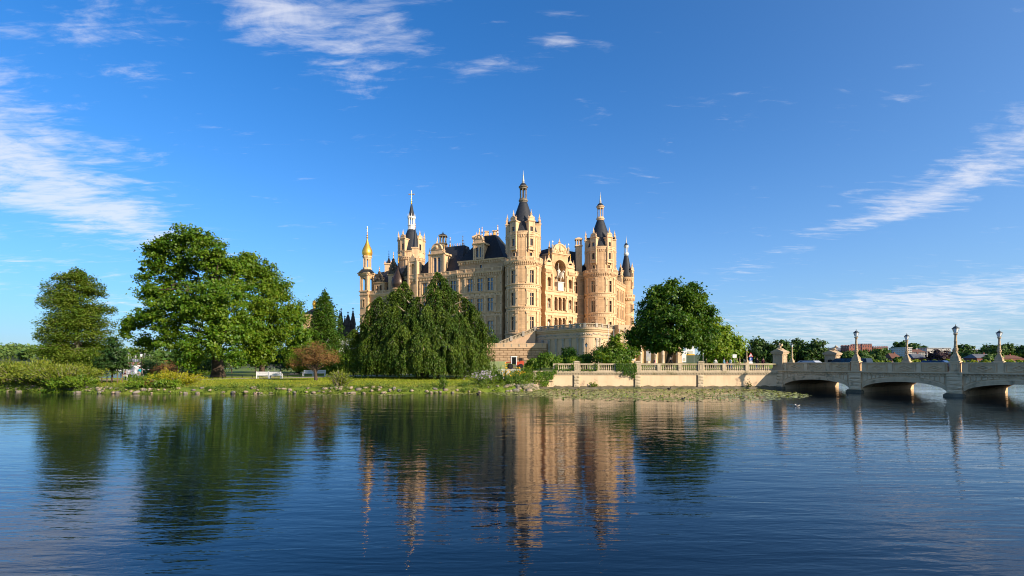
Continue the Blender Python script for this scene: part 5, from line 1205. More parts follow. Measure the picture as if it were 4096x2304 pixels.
        for k in range(nsp):
            for j in range(3):
                a = SP * k + .62 + j * (SP - 1.24) / 3; b = a + (SP - 1.24) / 3
                mb = MB(); fbox(mb, f, a + .42, b, 2.42, 3.3, -.34, -.02)
                if sg > 0:
                    uc, zc = (a + .42 + b) / 2, 2.86; w, h = (b - a - .42) / 2 - .12, .32
                    for q in ((uc - w, uc + w, zc - h - .04, zc - h), (uc - w, uc + w, zc + h, zc + h + .04), (uc - w, uc - w + .04, zc - h, zc + h), (uc + w - .04, uc + w, zc - h, zc + h)): fbox(mb, f, *q, -.02, .07)
                    for rr, r2, d1 in ((.66, .48, .09), (.30, .0, .10)):
                        o = [(uc - rr, zc), (uc, zc - rr * .46), (uc + rr, zc), (uc, zc + rr * .46)]
                        if r2:
                            i_ = [(uc - r2, zc), (uc, zc - r2 * .46), (uc + r2, zc), (uc, zc + r2 * .46)]
                            for e in range(4):
                                A, B_, C, D = o[e], o[(e + 1) % 4], i_[(e + 1) % 4], i_[e]; mb.hexa([f.p(*q, -.02) for q in (A, B_, C, D)] + [f.p(*q, d1) for q in (A, B_, C, D)])
                        else: mb.add([f.p(*q, -.02) for q in o] + [f.p(uc, zc, d1)], [(0, 1, 4), (1, 2, 4), (2, 3, 4), (3, 0, 4)])
                mb.build('parapet_panel', [BR], t)
                mb = MB(); fbox(mb, f, a, a + .42, 2.42, 3.3, -.36, .03); mb.build('parapet_post', [BR2], t)
            mb = MB(); fbox(mb, f, SP * k + .5, SP * (k + 1) - .5, 3.3, 3.41, -.4, .08); mb.build('parapet_coping', [BR2], t)
        for k in range(1, nsp + 1):
            u = SP * k; mb = MB(); fbox(mb, f, u - .4, u + .4, 2.425, 3.46, -.5, .14); fbox(mb, f, u - .47, u + .47, 3.46, 3.56, -.56, .2)
            if sg > 0:
                for q in ((u - .26, u + .26, 2.62, 2.68), (u - .26, u + .26, 3.22, 3.28), (u - .26, u - .2, 2.68, 3.22), (u + .2, u + .26, 2.68, 3.22)): fbox(mb, f, *q, .14, .2)
            mb.build('lamp_pedestal', [BR], t)
    mb = MB(); mb.add([BFR.p(-8, 2.38, -.3), BFR.p(L, 2.38, -.3), BFR.p(L, 2.38, -BW + .3), BFR.p(-8, 2.38, -BW + .3)], [(0, 1, 2, 3)]); mb.build('roadway', [ASPH], t)
bridge()
STAT = pm('gate_sculpture', (.58, .46, .30), (.48, .37, .24), 3, .85, .01, 9)
def pylon(loc, label, arch, lion):
    t = thing('gate_pylon', loc, label, 'pylon', rz=BFR.yaw()); M = [pm('pylon_stone', (.50, .38, .245), (.42, .31, .20), 1, .9, .01, 8, streak=.3)]
    mb = MB(); mb.box(-1.05, 1.05, -.95, .95, 0, .35); mb.box(-.95, .95, -.85, .85, .35, 2.6); mb.box(-1.0, 1.0, -.9, .9, 2.35, 2.45); mb.build('shaft', M, t)
    mb = MB(); mb.box(-1.15, 1.15, -1.05, 1.05, 2.6, 2.8); mb.box(-1.25, 1.25, -1.15, 1.15, 2.8, 2.95)
    mb.add([(-1.25, -1.15, 2.95), (1.25, -1.15, 2.95), (1.25, 1.15, 2.95), (-1.25, 1.15, 2.95), (0, -1.15, 3.45), (0, 1.15, 3.45)], [(0, 1, 4), (2, 3, 5), (1, 2, 5, 4), (3, 0, 4, 5)]); mb.build('gabled_cap', M, t)
    mb = MB()
    for f in (Fr((0, -.85), (1, 0)), Fr((.95, 0), (0, 1))):
        for q in ((-.55, .55, .6, .68), (-.55, .55, 1.75, 1.83), (-.55, -.47, .68, 1.75), (.47, .55, .68, 1.75)): fbox(mb, f, *q, 0, .05)
        archring(mb, f, 0, .55, 1.9, .1, 0, .06, n=12, a1=math.pi)
    mb.build('panel_frame', M, t)
    if arch:
        mb = MB(); mb.box(-.4, .4, -.87, -.852, .36, 1.55); n = 10
        mb.add([(.4 * math.cos(math.pi * i / n), -.87, 1.55 + .4 * math.sin(math.pi * i / n)) for i in range(n + 1)], [tuple(range(n + 1))]); mb.build('niche', [VOID], t)
    t.scale = (.78, .78, .80) if lion else (.66, .66, .80)
    s_ = thing('gate_statue', (loc[0], loc[1], loc[2] + 2.72), 'small stone lion resting on the far gate pylon' if lion else 'winged stone figure crouching on top of the near gate pylon', 'statue', rz=BFR.yaw())
    mb = MB(); rg = random.Random(2)
    mb.box(-.55, .55, -.4, .4, 0, .12)
    if lion:
        mb.tube([(-.75, 0, .35), (-.3, 0, .42), (.3, 0, .5), (.65, 0, .7)], [.22, .3, .33, .24], 10); mb.blobx((.8, 0, .95), .3, 10, 0, (1, .9, 1), .08, rg); mb.blobx((1.05, 0, .88), .15, 8)
        for y in (-.2, .2): mb.tube([(.55, y, .45), (.75, y, .15), (1.05, y, .12)], [.14, .1, .09], 7); mb.tube([(-.6, y * 1.2, .35), (-.35, y * 1.6, .18), (-.1, y * 1.6, .12)], [.2, .13, .09], 7)
        mb.tube([(-.9, 0, .35), (-1.1, 0, .2), (-.9, .3, .14)], [.06, .05, .05], 6)
    else:
        mb.tube([(0, 0, .1), (0.02, 0, .45), (-.05, 0, .85)], [.24, .26, .17], 10); mb.blobx((-.12, 0, 1.15), .17, 10); mb.tube([(-.05, 0, .8), (-.1, 0, 1.05)], .08, 7)
        for y in (-.2, .2):
            mb.tube([(-.02, y, .8), (-.25, y * 1.3, .6), (-.42, y * .6, .75)], [.09, .07, .05], 7); mb.tube([(0, y * .6, .25), (-.35, y, .4), (-.4, y, .1)], [.13, .11, .08], 7)
            mb.hexa([(.1, y * .8, .5), (.16, y * .8, .5), (.5, y * 1.6, .7), (.44, y * 1.6, .7), (.12, y * .8, .95), (.18, y * .8, .95), (.42, y * 1.7, 1.15), (.36, y * 1.7, 1.15)])
    mb.build('figure', [STAT], s_, smooth=True); s_.scale = (.6, .6, .6)
p = BFR.p(0, 0, -.35); pylon((p[0], p[1], 2.425), 'gabled stone pylon at the island end of the near bridge parapet', False, False)
p = BFR.p(0, 0, -BW + .35); pylon((p[0], p[1], 2.38), 'gabled stone pylon with arched niche across the bridge roadway', True, True)
IRON = pm('lantern_iron', (.05, .065, .075), (.09, .11, .12), 4, .5, metallic=.4)
LGLASS = pm('lantern_glass', (.80, .86, .88), (.74, .80, .84), 2, .10, spec=.6)
LST = pm('lamp_stone', (.52, .39, .245), (.41, .305, .185), 5, .85, .015, 14, streak=.15)
def lamp_proto():
    t = thing('bridge_lamp', (0, 0, 0), 'x', 'lamp', 'carved stone lamps along the bridge and castle drive')
    mb = MB(); mb.taper((0, 0), .40, .40, 0, .16, 1); mb.taper((0, 0), .37, .37, .16, .75, .42)
    for a in range(4):
        c, s_ = math.cos(a * math.pi / 2 + .785), math.sin(a * math.pi / 2 + .785); mb.tube([(.46 * c, .46 * s_, .18), (.42 * c, .42 * s_, .36), (.26 * c, .26 * s_, .58), (.18 * c, .18 * s_, .8)], [.08, .1, .07, .04], 7); mb.blobx((.46 * c, .46 * s_, .22), .1, 7)
    mb.build('carved_base', [LST], t, smooth=False)
    mb = MB(); mb.lathe((0, 0), [(.14, .74), (.21, .82), (.13, .9), (.19, 1.0), (.235, 1.15), (.21, 1.3), (.14, 1.4), (.18, 1.45), (.18, 1.52), (.15, 1.56), (.145, 1.9), (.16, 1.92), (.16, 1.98), (.14, 2.0), (.11, 2.55), (.16, 2.62), (.22, 2.68), (.22, 2.76), (.08, 2.78)], 14); mb.build('column', [LST], t, smooth=True)
    mb = MB(); rg = random.Random(9)
    for k in range(10): a = k * .628; mb.blobx((.215 * math.cos(a), .215 * math.sin(a), 1.1 + .12 * (k % 2)), .05, 6, 0, (1, 1, 1.3), .1, rg)
    mb.build('garland', [LST], t, kind='stuff')
    l_ = MB(); z0, z1 = 2.84, 3.24; r0, r1 = .17, .33; n = 6
    lo = [(r0 * math.cos(R(60 * i)), r0 * math.sin(R(60 * i)), z0) for i in range(n)]; hi = [(r1 * math.cos(R(60 * i)), r1 * math.sin(R(60 * i)), z1) for i in range(n)]
    l_.add(lo + hi, [(i, (i + 1) % n, n + (i + 1) % n, n + i) for i in range(n)]); lan = l_.build('lantern_glass', [LGLASS], t)
    mb = MB()
    for i in range(n): mb.tube([lo[i], hi[i]], .014, 4); mb.tube([hi[i], hi[(i + 1) % n]], .016, 4); mb.tube([lo[i], lo[(i + 1) % n]], .014, 4); mb.tube([(lo[i][0] * .8, lo[i][1] * .8, 2.76), lo[i]], .016, 4); mb.tube([hi[i], (hi[i][0] * 1.12, hi[i][1] * 1.12, z1 + .09)], [.02, .008], 4)
    mb.build('lantern_frame', [IRON], t)
    mb = MB(); mb.lathe((0, 0), [(.37, z1), (.34, z1 + .05), (.24, z1 + .12), (.2, z1 + .17), (.1, z1 + .23), (.05, z1 + .25), (.03, z1 + .3), (.05, z1 + .33), (.01, z1 + .44)], 6); mb.build('lantern_roof', [IRON], t)
    return t
lp = lamp_proto(); first = True
LAMPS = [(BFR.p(SP, 3.555, -.18), 'carved stone lamp on the near parapet, closest to the gabled pylon'), (BFR.p(2 * SP, 3.555, -.18), 'tallest carved stone lamp, on the near parapet over the second pier'),
         (BFR.p(SP, 3.555, -BW + .18), 'carved stone lamp on the far parapet between the two near lamps'), (BFR.p(2 * SP, 3.555, -BW + .18), 'carved stone lamp on the far parapet, nearest the right edge'),
         ((50.3, 92, 3.35), 'carved stone lamp just behind the gabled near pylon'), ((57.3, 125, 3.4), 'carved stone lamp beside the triangular warning sign'),
         ((72.5, 165, 3.2), 'middle-distance carved stone lamp under the pale green tree edge'), ((76.5, 172, 2.9), 'smallest far carved stone lamp along the castle drive')]
for (loc, lab) in LAMPS:
    o = lp if first else copy_tree(lp); first = False; o.location = loc; o.rotation_euler = (0, 0, BFR.yaw()); o.scale = (.88, .88, 1); o['label'] = lab
for loc in [l[0] for l in LAMPS[4:]]:
    mb = MB(); x, y, z = loc; mb.box(x - .45, x + .45, y - .45, y + .45, 2.0, z + .01)
    mb.build('lamp_plinth', [LST], None, label='square stone plinth under the ' + {50.3: 'lamp behind the near pylon', 57.3: 'lamp beside the warning sign', 72.5: 'lamp under the pale green tree', 76.5: 'farthest lamp on the drive'}[x], cat='plinth')
# ================================================================ vegetation
def rgen(seed): return np.random.default_rng(seed)
def unit(v): return v / np.maximum(np.linalg.norm(v, axis=1, keepdims=True), 1e-9)
def leaf_mesh(name, C, size, mat, rg, nrm=None, nmix=0.5, aspect=0.55, tan=None, mats=None, midx=None):
    """one rhombic leaf per centre; nrm biases the blade normal, tan the blade axis"""
    n = len(C); N_ = unit(rg.normal(size=(n, 3)))
    if nrm is not None: N_ = unit(N_ * (1 - nmix) + unit(nrm) * nmix)
    T = unit(rg.normal(size=(n, 3)) if tan is None else tan + rg.normal(size=(n, 3)) * .35)
    T = unit(T - N_ * np.sum(T * N_, 1, keepdims=True)); B = np.cross(N_, T)
    s = (np.asarray(size) * rg.uniform(.65, 1.35, n))[:, None]
    V = np.empty((n, 4, 3)); V[:, 0] = C - T * s; V[:, 1] = C + B * s * aspect; V[:, 2] = C + T * s; V[:, 3] = C - B * s * aspect
    me = bpy.data.meshes.new(name); me.vertices.add(4 * n); me.vertices.foreach_set('co', V.ravel().astype(np.float32))
    me.loops.add(4 * n); me.loops.foreach_set('vertex_index', np.arange(4 * n, dtype=np.int32))
    me.polygons.add(n); me.polygons.foreach_set('loop_start', np.arange(0, 4 * n, 4, dtype=np.int32))
    try: me.polygons.foreach_set('loop_total', np.full(n, 4, dtype=np.int32))
    except Exception: pass
    for m in (mats or [mat]): me.materials.append(m)
    if midx is not None: me.polygons.foreach_set('material_index', midx.astype(np.int32))
    me.update(calc_edges=True); me.validate(); return me
BARK = pm('bark', (0.055, 0.040, 0.028), (0.095, 0.07, 0.05), 2.5, 0.95, 0.05, 6)
BARK2 = pm('grey_bark', (0.20, 0.17, 0.13), (0.27, 0.23, 0.175), 2.5, 0.95, 0.03, 6)
def limbs(mb, base, top, targets, r0, rg, splay=.35, m=0, n=7):
    b = Vector(base); t = Vector(top); h = (t - b)
    mb.tube([b + Vector((0, 0, -.3)), b + h * .06, b + h * .3 + Vector(rg.normal(size=3) * r0 * .3), b + h * .65 + Vector(rg.normal(size=3) * r0 * .5), t], [r0 * 1.55, r0 * 1.08, r0 * .9, r0 * .6, r0 * .22], 10, m)
    for q in targets:
        q = Vector(q); f = rg.uniform(.22, .8); s0 = b + h * f
        if s0.z > q.z + 1: s0 = b + h * max(.2, (q.z - b.z) / max(h.z, .1) * .8)
        d = q - s0; mid = s0 + d * .5 + Vector((0, 0, d.length * splay * .25)) + Vector(rg.normal(size=3) * d.length * .06)
        m1 = s0 + d * .25 + Vector((0, 0, d.length * .08)); rr = r0 * rg.uniform(.22, .42)
        mb.tube([s0, m1, mid, s0 + d * .78 + Vector((0, 0, d.length * .06)), q], [rr, rr * .8, rr * .6, rr * .38, rr * .12], n, m)
def tree(name, xy, label, cat, blobs, nclump, per, cr, ls, mat, r0, nl=14, seed=1, group=None, bark=None, flat=.65, aspect=.6, top=None, zb=None, surf=2.2, upn=.68, trunk=True):
    """blobs: (x, y, z, rx, ry, rz) ellipsoids that the crown fills; leaves hang in clumps"""
    rg = rgen(seed); x, y = xy; z0 = gz(x, y) if zb is None else zb
    t = thing(name, (x, y, z0), label, cat, group, world=True)
    B = np.array(blobs, float); w = (B[:, 3] * B[:, 4] * B[:, 5]) ** (2 / 3); w /= w.sum()
    k = rg.choice(len(B), nclump, p=w); dirs = unit(rg.normal(size=(nclump, 3))); rad = rg.uniform(0, 1, nclump) ** (1 / surf)
    cen = B[k, :3] + dirs * rad[:, None] * B[k, 3:6]
    cen = cen[cen[:, 2] > z0 + .3]
    per_c = np.maximum(3, rg.poisson(per, len(cen))); idx = np.repeat(np.arange(len(cen)), per_c)
    csz = cr * rg.uniform(.6, 1.4, len(cen))
    C = cen[idx] + rg.normal(size=(len(idx), 3)) * csz[idx][:, None] * np.array([1, 1, flat])
    cc = B[:, :3].mean(0); out = unit(C - cen[idx]) * .9 + unit(C - cc) * .55; out[:, 2] += .45
    me = leaf_mesh('crown', C, ls, mat, rg, out, upn, aspect)
    cr_o = link('crown', me, t)
    if trunk:
        mb = MB(); tp = top or (x + rg.normal() * .4, y, float(np.percentile(cen[:, 2], 82)))
        sel = cen[rg.choice(len(cen), min(nl, len(cen)), replace=False)]
        limbs(mb, (x, y, z0), tp, sel, r0, rg); mb.build('trunk', [bark or BARK], t, smooth=True)
    return t
def PB(Y, lst, k=1 / 2.5156, dsp=1.0):
    """crown ellipsoids measured on the photograph (column, row, radius[, depth shift]) placed at depth Y"""
    out = []
    rg = rgen(int(Y * 10) + len(lst))
    for e in lst:
        x, y, r = e[:3]; dy = e[3] if len(e) > 3 else rg.uniform(-.6, .6) * r * k * Y / F
        YY = Y + dy; R_ = r * k * YY / F; out.append((px2x(x * k, YY), YY, px2z(y * k, YY), R_, R_ * dsp, R_ * .9))
    return out
OAKL = leafmat('oak_leaf', (0.060, 0.135, 0.006), (0.118, 0.205, 0.009), .32)
MAPL = leafmat('maple_leaf', (0.085, 0.165, 0.008), (0.150, 0.235, 0.012), .40)
BEECH = leafmat('beech_leaf', (0.046, 0.090, 0.009), (0.090, 0.142, 0.014), .22, val=.3)
CHEST = leafmat('chestnut_leaf', (0.038, 0.098, 0.006), (0.080, 0.155, 0.009), .34)
CYPR = leafmat('cypress_leaf', (0.090, 0.160, 0.014), (0.148, 0.212, 0.022), .34)
CONI = leafmat('conifer_leaf', (0.042, 0.105, 0.012), (0.09, 0.17, 0.016), .25)
WILL = leafmat('willow_leaf', (0.155, 0.21, 0.018), (0.245, 0.285, 0.034), .38)
DARKL = leafmat('dark_leaf', (0.024, 0.062, 0.01), (0.044, 0.095, 0.014), .28)
YELL = leafmat('golden_leaf', (0.30, 0.31, 0.015), (0.42, 0.38, 0.02), .40)
BROWN = leafmat('brown_leaf', (0.171, 0.093, 0.031), (0.232, 0.132, 0.043), .25)
FARL = leafmat('far_leaf', (0.04, 0.092, 0.016), (0.068, 0.125, 0.02), .25)
FARL2 = leafmat('far_leaf_light', (0.093, 0.163, 0.039), (0.132, 0.202, 0.046), .3)
COPP = leafmat('copper_leaf', (0.034, 0.019, 0.028), (0.062, 0.031, 0.037), .2)
LIME = leafmat('lime_leaf', (0.295, 0.357, 0.028), (0.232, 0.326, 0.031), .4)
PLANT = leafmat('garden_leaf', (0.09, 0.18, 0.012), (0.17, 0.26, 0.018), .4)
# ---- the big oak and the paler tree behind it
tree('oak_tree', pxg(218, 85), 'huge spreading oak with thick trunk standing on the lawn', 'tree',
     PB(85, [(480, 605, 46), (435, 612, 34), (395, 622, 26), (372, 628, 16), (385, 668, 26), (362, 690, 18), (450, 668, 56), (525, 640, 48), (560, 680, 50), (375, 735, 24), (410, 735, 42), (405, 790, 46, -4), (352, 800, 30), (330, 818, 20, -3), (318, 836, 12, -3), (470, 770, 66, -3), (545, 770, 72, -4), (595, 730, 46), (430, 855, 44, -3), (500, 860, 52, -5), (575, 860, 54, -6), (610, 820, 50), (372, 862, 28), (350, 880, 18), (480, 905, 26, -5), (590, 900, 30, -7)], dsp=1.05),
     900, 74, .46, .20, OAKL, .85, 44, 11, flat=.6, upn=.52)
tree('maple_tree', pxg(262, 97), 'tall paler green tree touching the right side of the big oak', 'tree',
     PB(97, [(625, 672, 34), (600, 665, 30), (655, 690, 44), (695, 730, 34), (660, 760, 60), (705, 790, 32), (725, 770, 14), (640, 830, 60), (690, 850, 36), (655, 880, 40), (715, 830, 18)]), 430, 70, .6, .23, MAPL, .45, 16, 12, upn=.52)
# ---- bald cypress: horizontal feathery boughs
def bough_tree(name, xy, label, prof, nb, mat, ls, seed, r0, droop=.12, lpb=150, cat='tree', thick=.2, group=None, lat=.42):
    rg = rgen(seed); x, y = xy; z0 = gz(x, y); t = thing(name, (x, y, z0), label, cat, group, world=True)
    zs = [p[0] for p in prof]; mb = MB(); C = []; TN = []
    zt = zs[-1]; mb.tube([(x, y, z0 - .3), (x, y, z0 + 1), (x + .15, y, (z0 + zt) / 2), (x, y, zt - .4)], [r0 * 1.5, r0, r0 * .6, .05], 9)
    for i in range(nb):
        z = zs[0] + (zt - zs[0]) * (i + rg.uniform(0, 1)) / nb; rr = float(np.interp(z, zs, [p[1] for p in prof])) * rg.uniform(.62, 1.2)
        a = rg.uniform(0, 2 * math.pi); d = np.array([math.cos(a), math.sin(a), 0]); up = rg.uniform(-.05, .22)
        n = max(12, int(lpb * rr / 5)); s = rg.uniform(.12, 1.0, n) ** .75
        p = np.array([x, y, z]) + d * (s * rr)[:, None]; p[:, 2] += up * s * rr - droop * rr * s ** 2.2
        side = np.array([-d[1], d[0], 0]); p += side * (rg.normal(size=n) * rr * lat * .42 * (1.15 - s * .6))[:, None]; p[:, 2] += rg.normal(size=n) * thick
        C.append(p); TN.append(np.tile(d, (n, 1)) + side * rg.normal(size=(n, 1)) * .6)
        if rr > .8: mb.tube([(x, y, z), (x + d[0] * rr * .5, y + d[1] * rr * .5, z + up * rr * .5 - droop * rr * .2), (x + d[0] * rr * .9, y + d[1] * rr * .9, z + up * rr * .9 - droop * rr * .8)], [r0 * .17, r0 * .1, .02], 5)
    C = np.concatenate(C); TN = np.concatenate(TN); nr = np.tile(np.array([0, 0, 1.0]), (len(C), 1)); nr[:, :2] += (C[:, :2] - np.array([x, y])) * .06
    link('crown', leaf_mesh('crown', C, ls, mat, rg, nr, .55, .42, TN), t); mb.build('trunk', [BARK2], t, smooth=True); return t
bough_tree('cypress_tree', pxg(76, 78), 'broad feathery cypress rising behind the lakeside willows', [(2.2, 4.4), (4.5, 4.8), (7, 4.8), (10, 4.5), (13, 3.9), (15.2, 3.2), (16.6, 2.1), (17.5, .6)], 230, CYPR, .15, 21, .45, lpb=420, thick=.26, lat=.72, droop=.1)
bough_tree('conifer_tree', pxg(324, 118), 'pointed green conifer beside the slender belfry', [(2.0, 5.0), (6, 4.9), (10, 4.3), (14, 3.3), (17, 2.1), (19.6, .5)], 230, CONI, .25, 22, .4, droop=.3, lpb=170, thick=.45, lat=.8)
tree('young_maple_tree', pxg(298, 112), 'narrow dark green tree between oak group and conifer', 'tree', PB(112, [(745, 775, 16), (748, 800, 24), (735, 840, 30), (760, 850, 34), (740, 890, 34), (775, 895, 30), (752, 765, 9)]), 150, 55, .8, .26, OAKL, .3, 10, 23)
# ---- understory behind the lawn: separate shrubs and small trees in the shade
for i, (px, Y, w, h, m, lab) in enumerate([
        (150, 128, 8, 7, FARL2, 'pale shrub in front of the marina under the oak'), (168, 112, 6, 4.5, BROWN, 'reddish brown shrub under the left side of the oak'),
        (186, 118, 7, 5, DARKL, 'dark round shrub left of the oak trunk'), (205, 126, 8, 7, DARKL, 'tall dark shrub just behind the oak trunk'),
        (232, 122, 8, 8, DARKL, 'tall dark shrub right of the oak trunk'), (256, 130, 9, 9, OAKL, 'shaded small tree behind the left white benches'),
        (280, 120, 6, 6, DARKL, 'dark shrub at the end of the side path'), (318, 110, 8, 6.5, CONI, 'dark green shrub below the conifer'),
        (338, 103, 6, 6, OAKL, 'shaded shrub behind the brown-leaved tree'), (352, 112, 7, 8, DARKL, 'dark shrub between conifer and weeping beech'),
        (372, 108, 6, 5, DARKL, 'low dark shrub under the left fringe of the weeping beech'), (304, 100, 5, 4.6, MAPL, 'leafy light shrub behind the brown-leaved tree')]):
    x, y = pxg(px, Y); z = gz(x, y); rg = random.Random(i)
    bl = [(x + rg.uniform(-.35, .35) * w, y + rg.uniform(-.3, .3) * w, z + h * rg.uniform(.3, .62), w * .34, w * .34, h * .36) for _ in range(6)]
    tree('shrub', (x, y), lab, 'shrub', bl, 95, 30, .55, .24, m, .12, 6, 100 + i, 'shrubs in the shade behind the lawn')
# ---- weeping beech
def weeping_beech():
    Y0 = 82; x0, y0 = pxg(422, Y0); rg = rgen(31); z0 = gz(x0, y0)
    t = thing('weeping_beech', (x0, y0, z0), 'massive weeping beech with curtains of hanging branches in front of the castle', 'tree', world=True)
    heads = [(1098, 690, 0), (1086, 716, -1), (1116, 716, -1), (1100, 735, -3), (1019, 714, 1), (1006, 735, -1), (1034, 740, 0), (1052, 752, -1), (1146, 738, 1), (1166, 754, 0), (1186, 775, 0), (1204, 808, 0), (1213, 838, 0), (990, 738, 1), (956, 752, 0), (935, 782, 0), (914, 818, 0), (893, 834, 0),
             (1000, 768, -4), (1040, 775, -4), (1075, 772, -5), (1110, 782, -5), (1150, 790, -4), (970, 800, -4), (1015, 822, -7), (1060, 836, -8), (1105, 842, -8), (1145, 836, -7), (1180, 846, -4), (940, 842, -5), (905, 868, -3), (960, 872, -7), (1020, 886, -9), (1090, 890, -10), (1150, 884, -7), (1195, 880, -4), (985, 785, 4), (1060, 770, 5), (1130, 780, 5), (930, 850, 4), (1180, 840, 5), (1070, 800, 0), (1120, 815, -2), (980, 830, -2),
             (1040, 800, -6), (1085, 808, -6), (1125, 800, -5.5), (1160, 812, -5), (1000, 800, -5), (948, 812, -3), (1065, 870, -9.5), (1125, 870, -9), (925, 885, -5), (990, 855, -8), (1175, 870, -6)]
    mb = MB(); C = []; TN = []; top = Vector((px2x(430, Y0), Y0, 13.5))
    mb.tube([(x0, y0, z0 - .3), (x0, y0, z0 + 1.2), (x0 + .4, y0, 6), (top.x, top.y, 13.5)], [1.1, .8, .65, .25], 10)
    for hx, hy, dy in heads:
        Y = Y0 + dy * .95; hp = np.array([px2x(hx / 2.5156, Y), Y, px2z(hy / 2.5156, Y)])
        s0 = np.array([x0, y0, 0]) + (hp - np.array([x0, y0, 0])) * np.array([.1, .1, 0]); s0[2] = max(z0 + 1.5, hp[2] * .62)
        mid = (s0 + hp) / 2 + np.array([0, 0, 1.0]); mb.tube([s0, mid, hp + np.array([0, 0, -.1]), hp + (hp - mid) * .25 - np.array([0, 0, .7])], [.2, .14, .09, .03], 6)
        outw = hp[:2] - np.array([x0, y0]); outw = outw / max(np.linalg.norm(outw), .5)
        cur = [(rg.uniform(0, 2 * math.pi), min(hp[2] - z0 - rg.uniform(.1, .9), rg.gamma(3.0, 1.25) + .8 if rg.uniform() > .5 + .35 * (hy > 800) else 99)) for _ in range(9)]     # separate curtains
        for k in range(int(rg.integers(30, 42))):
            ca, cl = cur[int(rg.integers(0, 9))]; a = ca + rg.normal() * .26; rr = rg.uniform(.1, 1.0) ** .7 * rg.uniform(1.0, 2.1)
            off = np.array([math.cos(a) * rr, math.sin(a) * rr]) + outw * rg.uniform(0, .9)
            Lmax = hp[2] - z0 - rg.uniform(.2, 1.2); Ln = min(Lmax, cl * rg.uniform(.75, 1.1))
            n = int(Ln * 18); s = rg.uniform(0, 1, n); lift = .35 * (1 - (rr / 2.2) ** 2)
            p = np.empty((n, 3)); sp = np.minimum(1, s * Ln / 1.3) ** .6
            sway = rg.normal(size=2) * .25
            p[:, 0] = hp[0] + off[0] * sp + sway[0] * s; p[:, 1] = hp[1] + off[1] * sp + sway[1] * s
            p[:, 2] = hp[2] + lift - .25 * rr * sp - s * Ln
            p[:, :2] += rg.normal(size=(n, 2)) * .10 * (1 + .6 * np.sin(s * 9 + a))[:, None]
            C.append(p); tn = np.tile(np.array([off[0] * .15, off[1] * .15, -1.0]), (n, 1)); TN.append(tn)
    C = np.concatenate(C); TN = np.concatenate(TN); k = C[:, 2] > z0 + .15; C = C[k]; TN = TN[k]
    out = C - np.array([x0, y0, 6]); out[:, 2] += 3
    link('crown', leaf_mesh('crown', C, .145, BEECH, rg, out, .45, .5, TN), t); mb.build('trunk', [BARK2], t, smooth=True)
weeping_beech()
# ---- chestnut and neighbours on the castle forecourt
tree('chestnut_tree', pxg(668, 79), 'large dark round chestnut standing behind the quay balustrade', 'tree',
     PB(79, [(1692, 762, 58), (1648, 772, 42), (1738, 772, 44), (1622, 838, 34), (1690, 826, 66, -2), (1756, 830, 42), (1652, 738, 24), (1700, 724, 24), (1735, 732, 22), (1650, 858, 30, -2), (1725, 856, 34, -3), (1606, 858, 22), (1596, 872, 12), (1602, 845, 22), (1770, 790, 24), (1690, 864, 26, -4), (1770, 858, 26), (1640, 810, 40)], dsp=1.05), 520, 76, .46, .20, CHEST, .45, 22, 41, flat=.55, surf=3.0, upn=.52)
tree('lime_tree', pxg(712, 96), 'smaller pale green tree right behind the big chestnut', 'tree', PB(96, [(1795, 822, 28), (1815, 845, 28), (1840, 866, 26), (1790, 868, 36), (1818, 890, 30), (1852, 888, 18), (1790, 900, 24), (1770, 850, 24)]), 260, 60, .6, .24, leafmat('lime_tree_leaf', (.13, .225, .010), (.20, .29, .014), .4), .3, 10, 42)
tree('garden_tree', pxg(622, 70), 'small leafy tree overhanging the quay balustrade with ivy', 'tree', PB(70, [(1548, 856, 20), (1535, 880, 24), (1560, 885, 28), (1525, 900, 20), (1575, 900, 20), (1548, 908, 26), (1590, 890, 12), (1507, 893, 12)]), 120, 55, .32, .15, MAPL, .14, 12, 43)
for i, (px, py, Y, r, m, lab) in enumerate([(551, 359.5, 80, 9, PLANT, 'bright green shrub behind the first balustrade post'), (541, 362, 80, 7, PLANT, 'bright green shrub left of the balustrade end'), (566, 357, 86, 8, PLANT, 'tall bright shrub at the terrace foot behind the wide post'),
        (569, 352, 98, 6, DARKL, 'dark upright shrub against the shaded terrace wall'), (584, 358, 80, 8, CHEST, 'dark shrub beneath the round bastion'), (601, 355, 78, 11, DARKL, 'dark shrub between bastion and overhanging garden tree'),
        (575, 362, 72, 6, PLANT, 'low leafy shrub pressed against the balusters'), (533, 364, 88, 6, PLANT, 'loose shrub right of the red loader'), (608, 362, 72, 9, CHEST, 'dense shrub under the overhanging garden tree'), (481, 362, 97, 8, DARKL, 'dark shrub at the right foot of the weeping beech'), (491, 339, 142.5, 6, DARKL, 'round bush growing on top of the retaining wall')]):
    x, y = pxg(px, Y); zb_ = 6.5 if Y > 130 else gz(x, y); R_ = r * Y / F; zc = px2z(py, Y); rg = random.Random(50 + i)
    bl = [(x + rg.uniform(-.7, .7) * R_, y + rg.uniform(-.5, .5) * R_, zc + rg.uniform(-.7, .35) * R_, R_ * .6, R_ * .6, R_ * .62) for _ in range(6)]
    tree('shrub', (x, y), lab, 'shrub', bl, 80, 36, R_ * .22, .05 + .0011 * Y, m, .06, 7, 200 + i, 'shrubs between the terrace and the balustrade', zb=zb_)
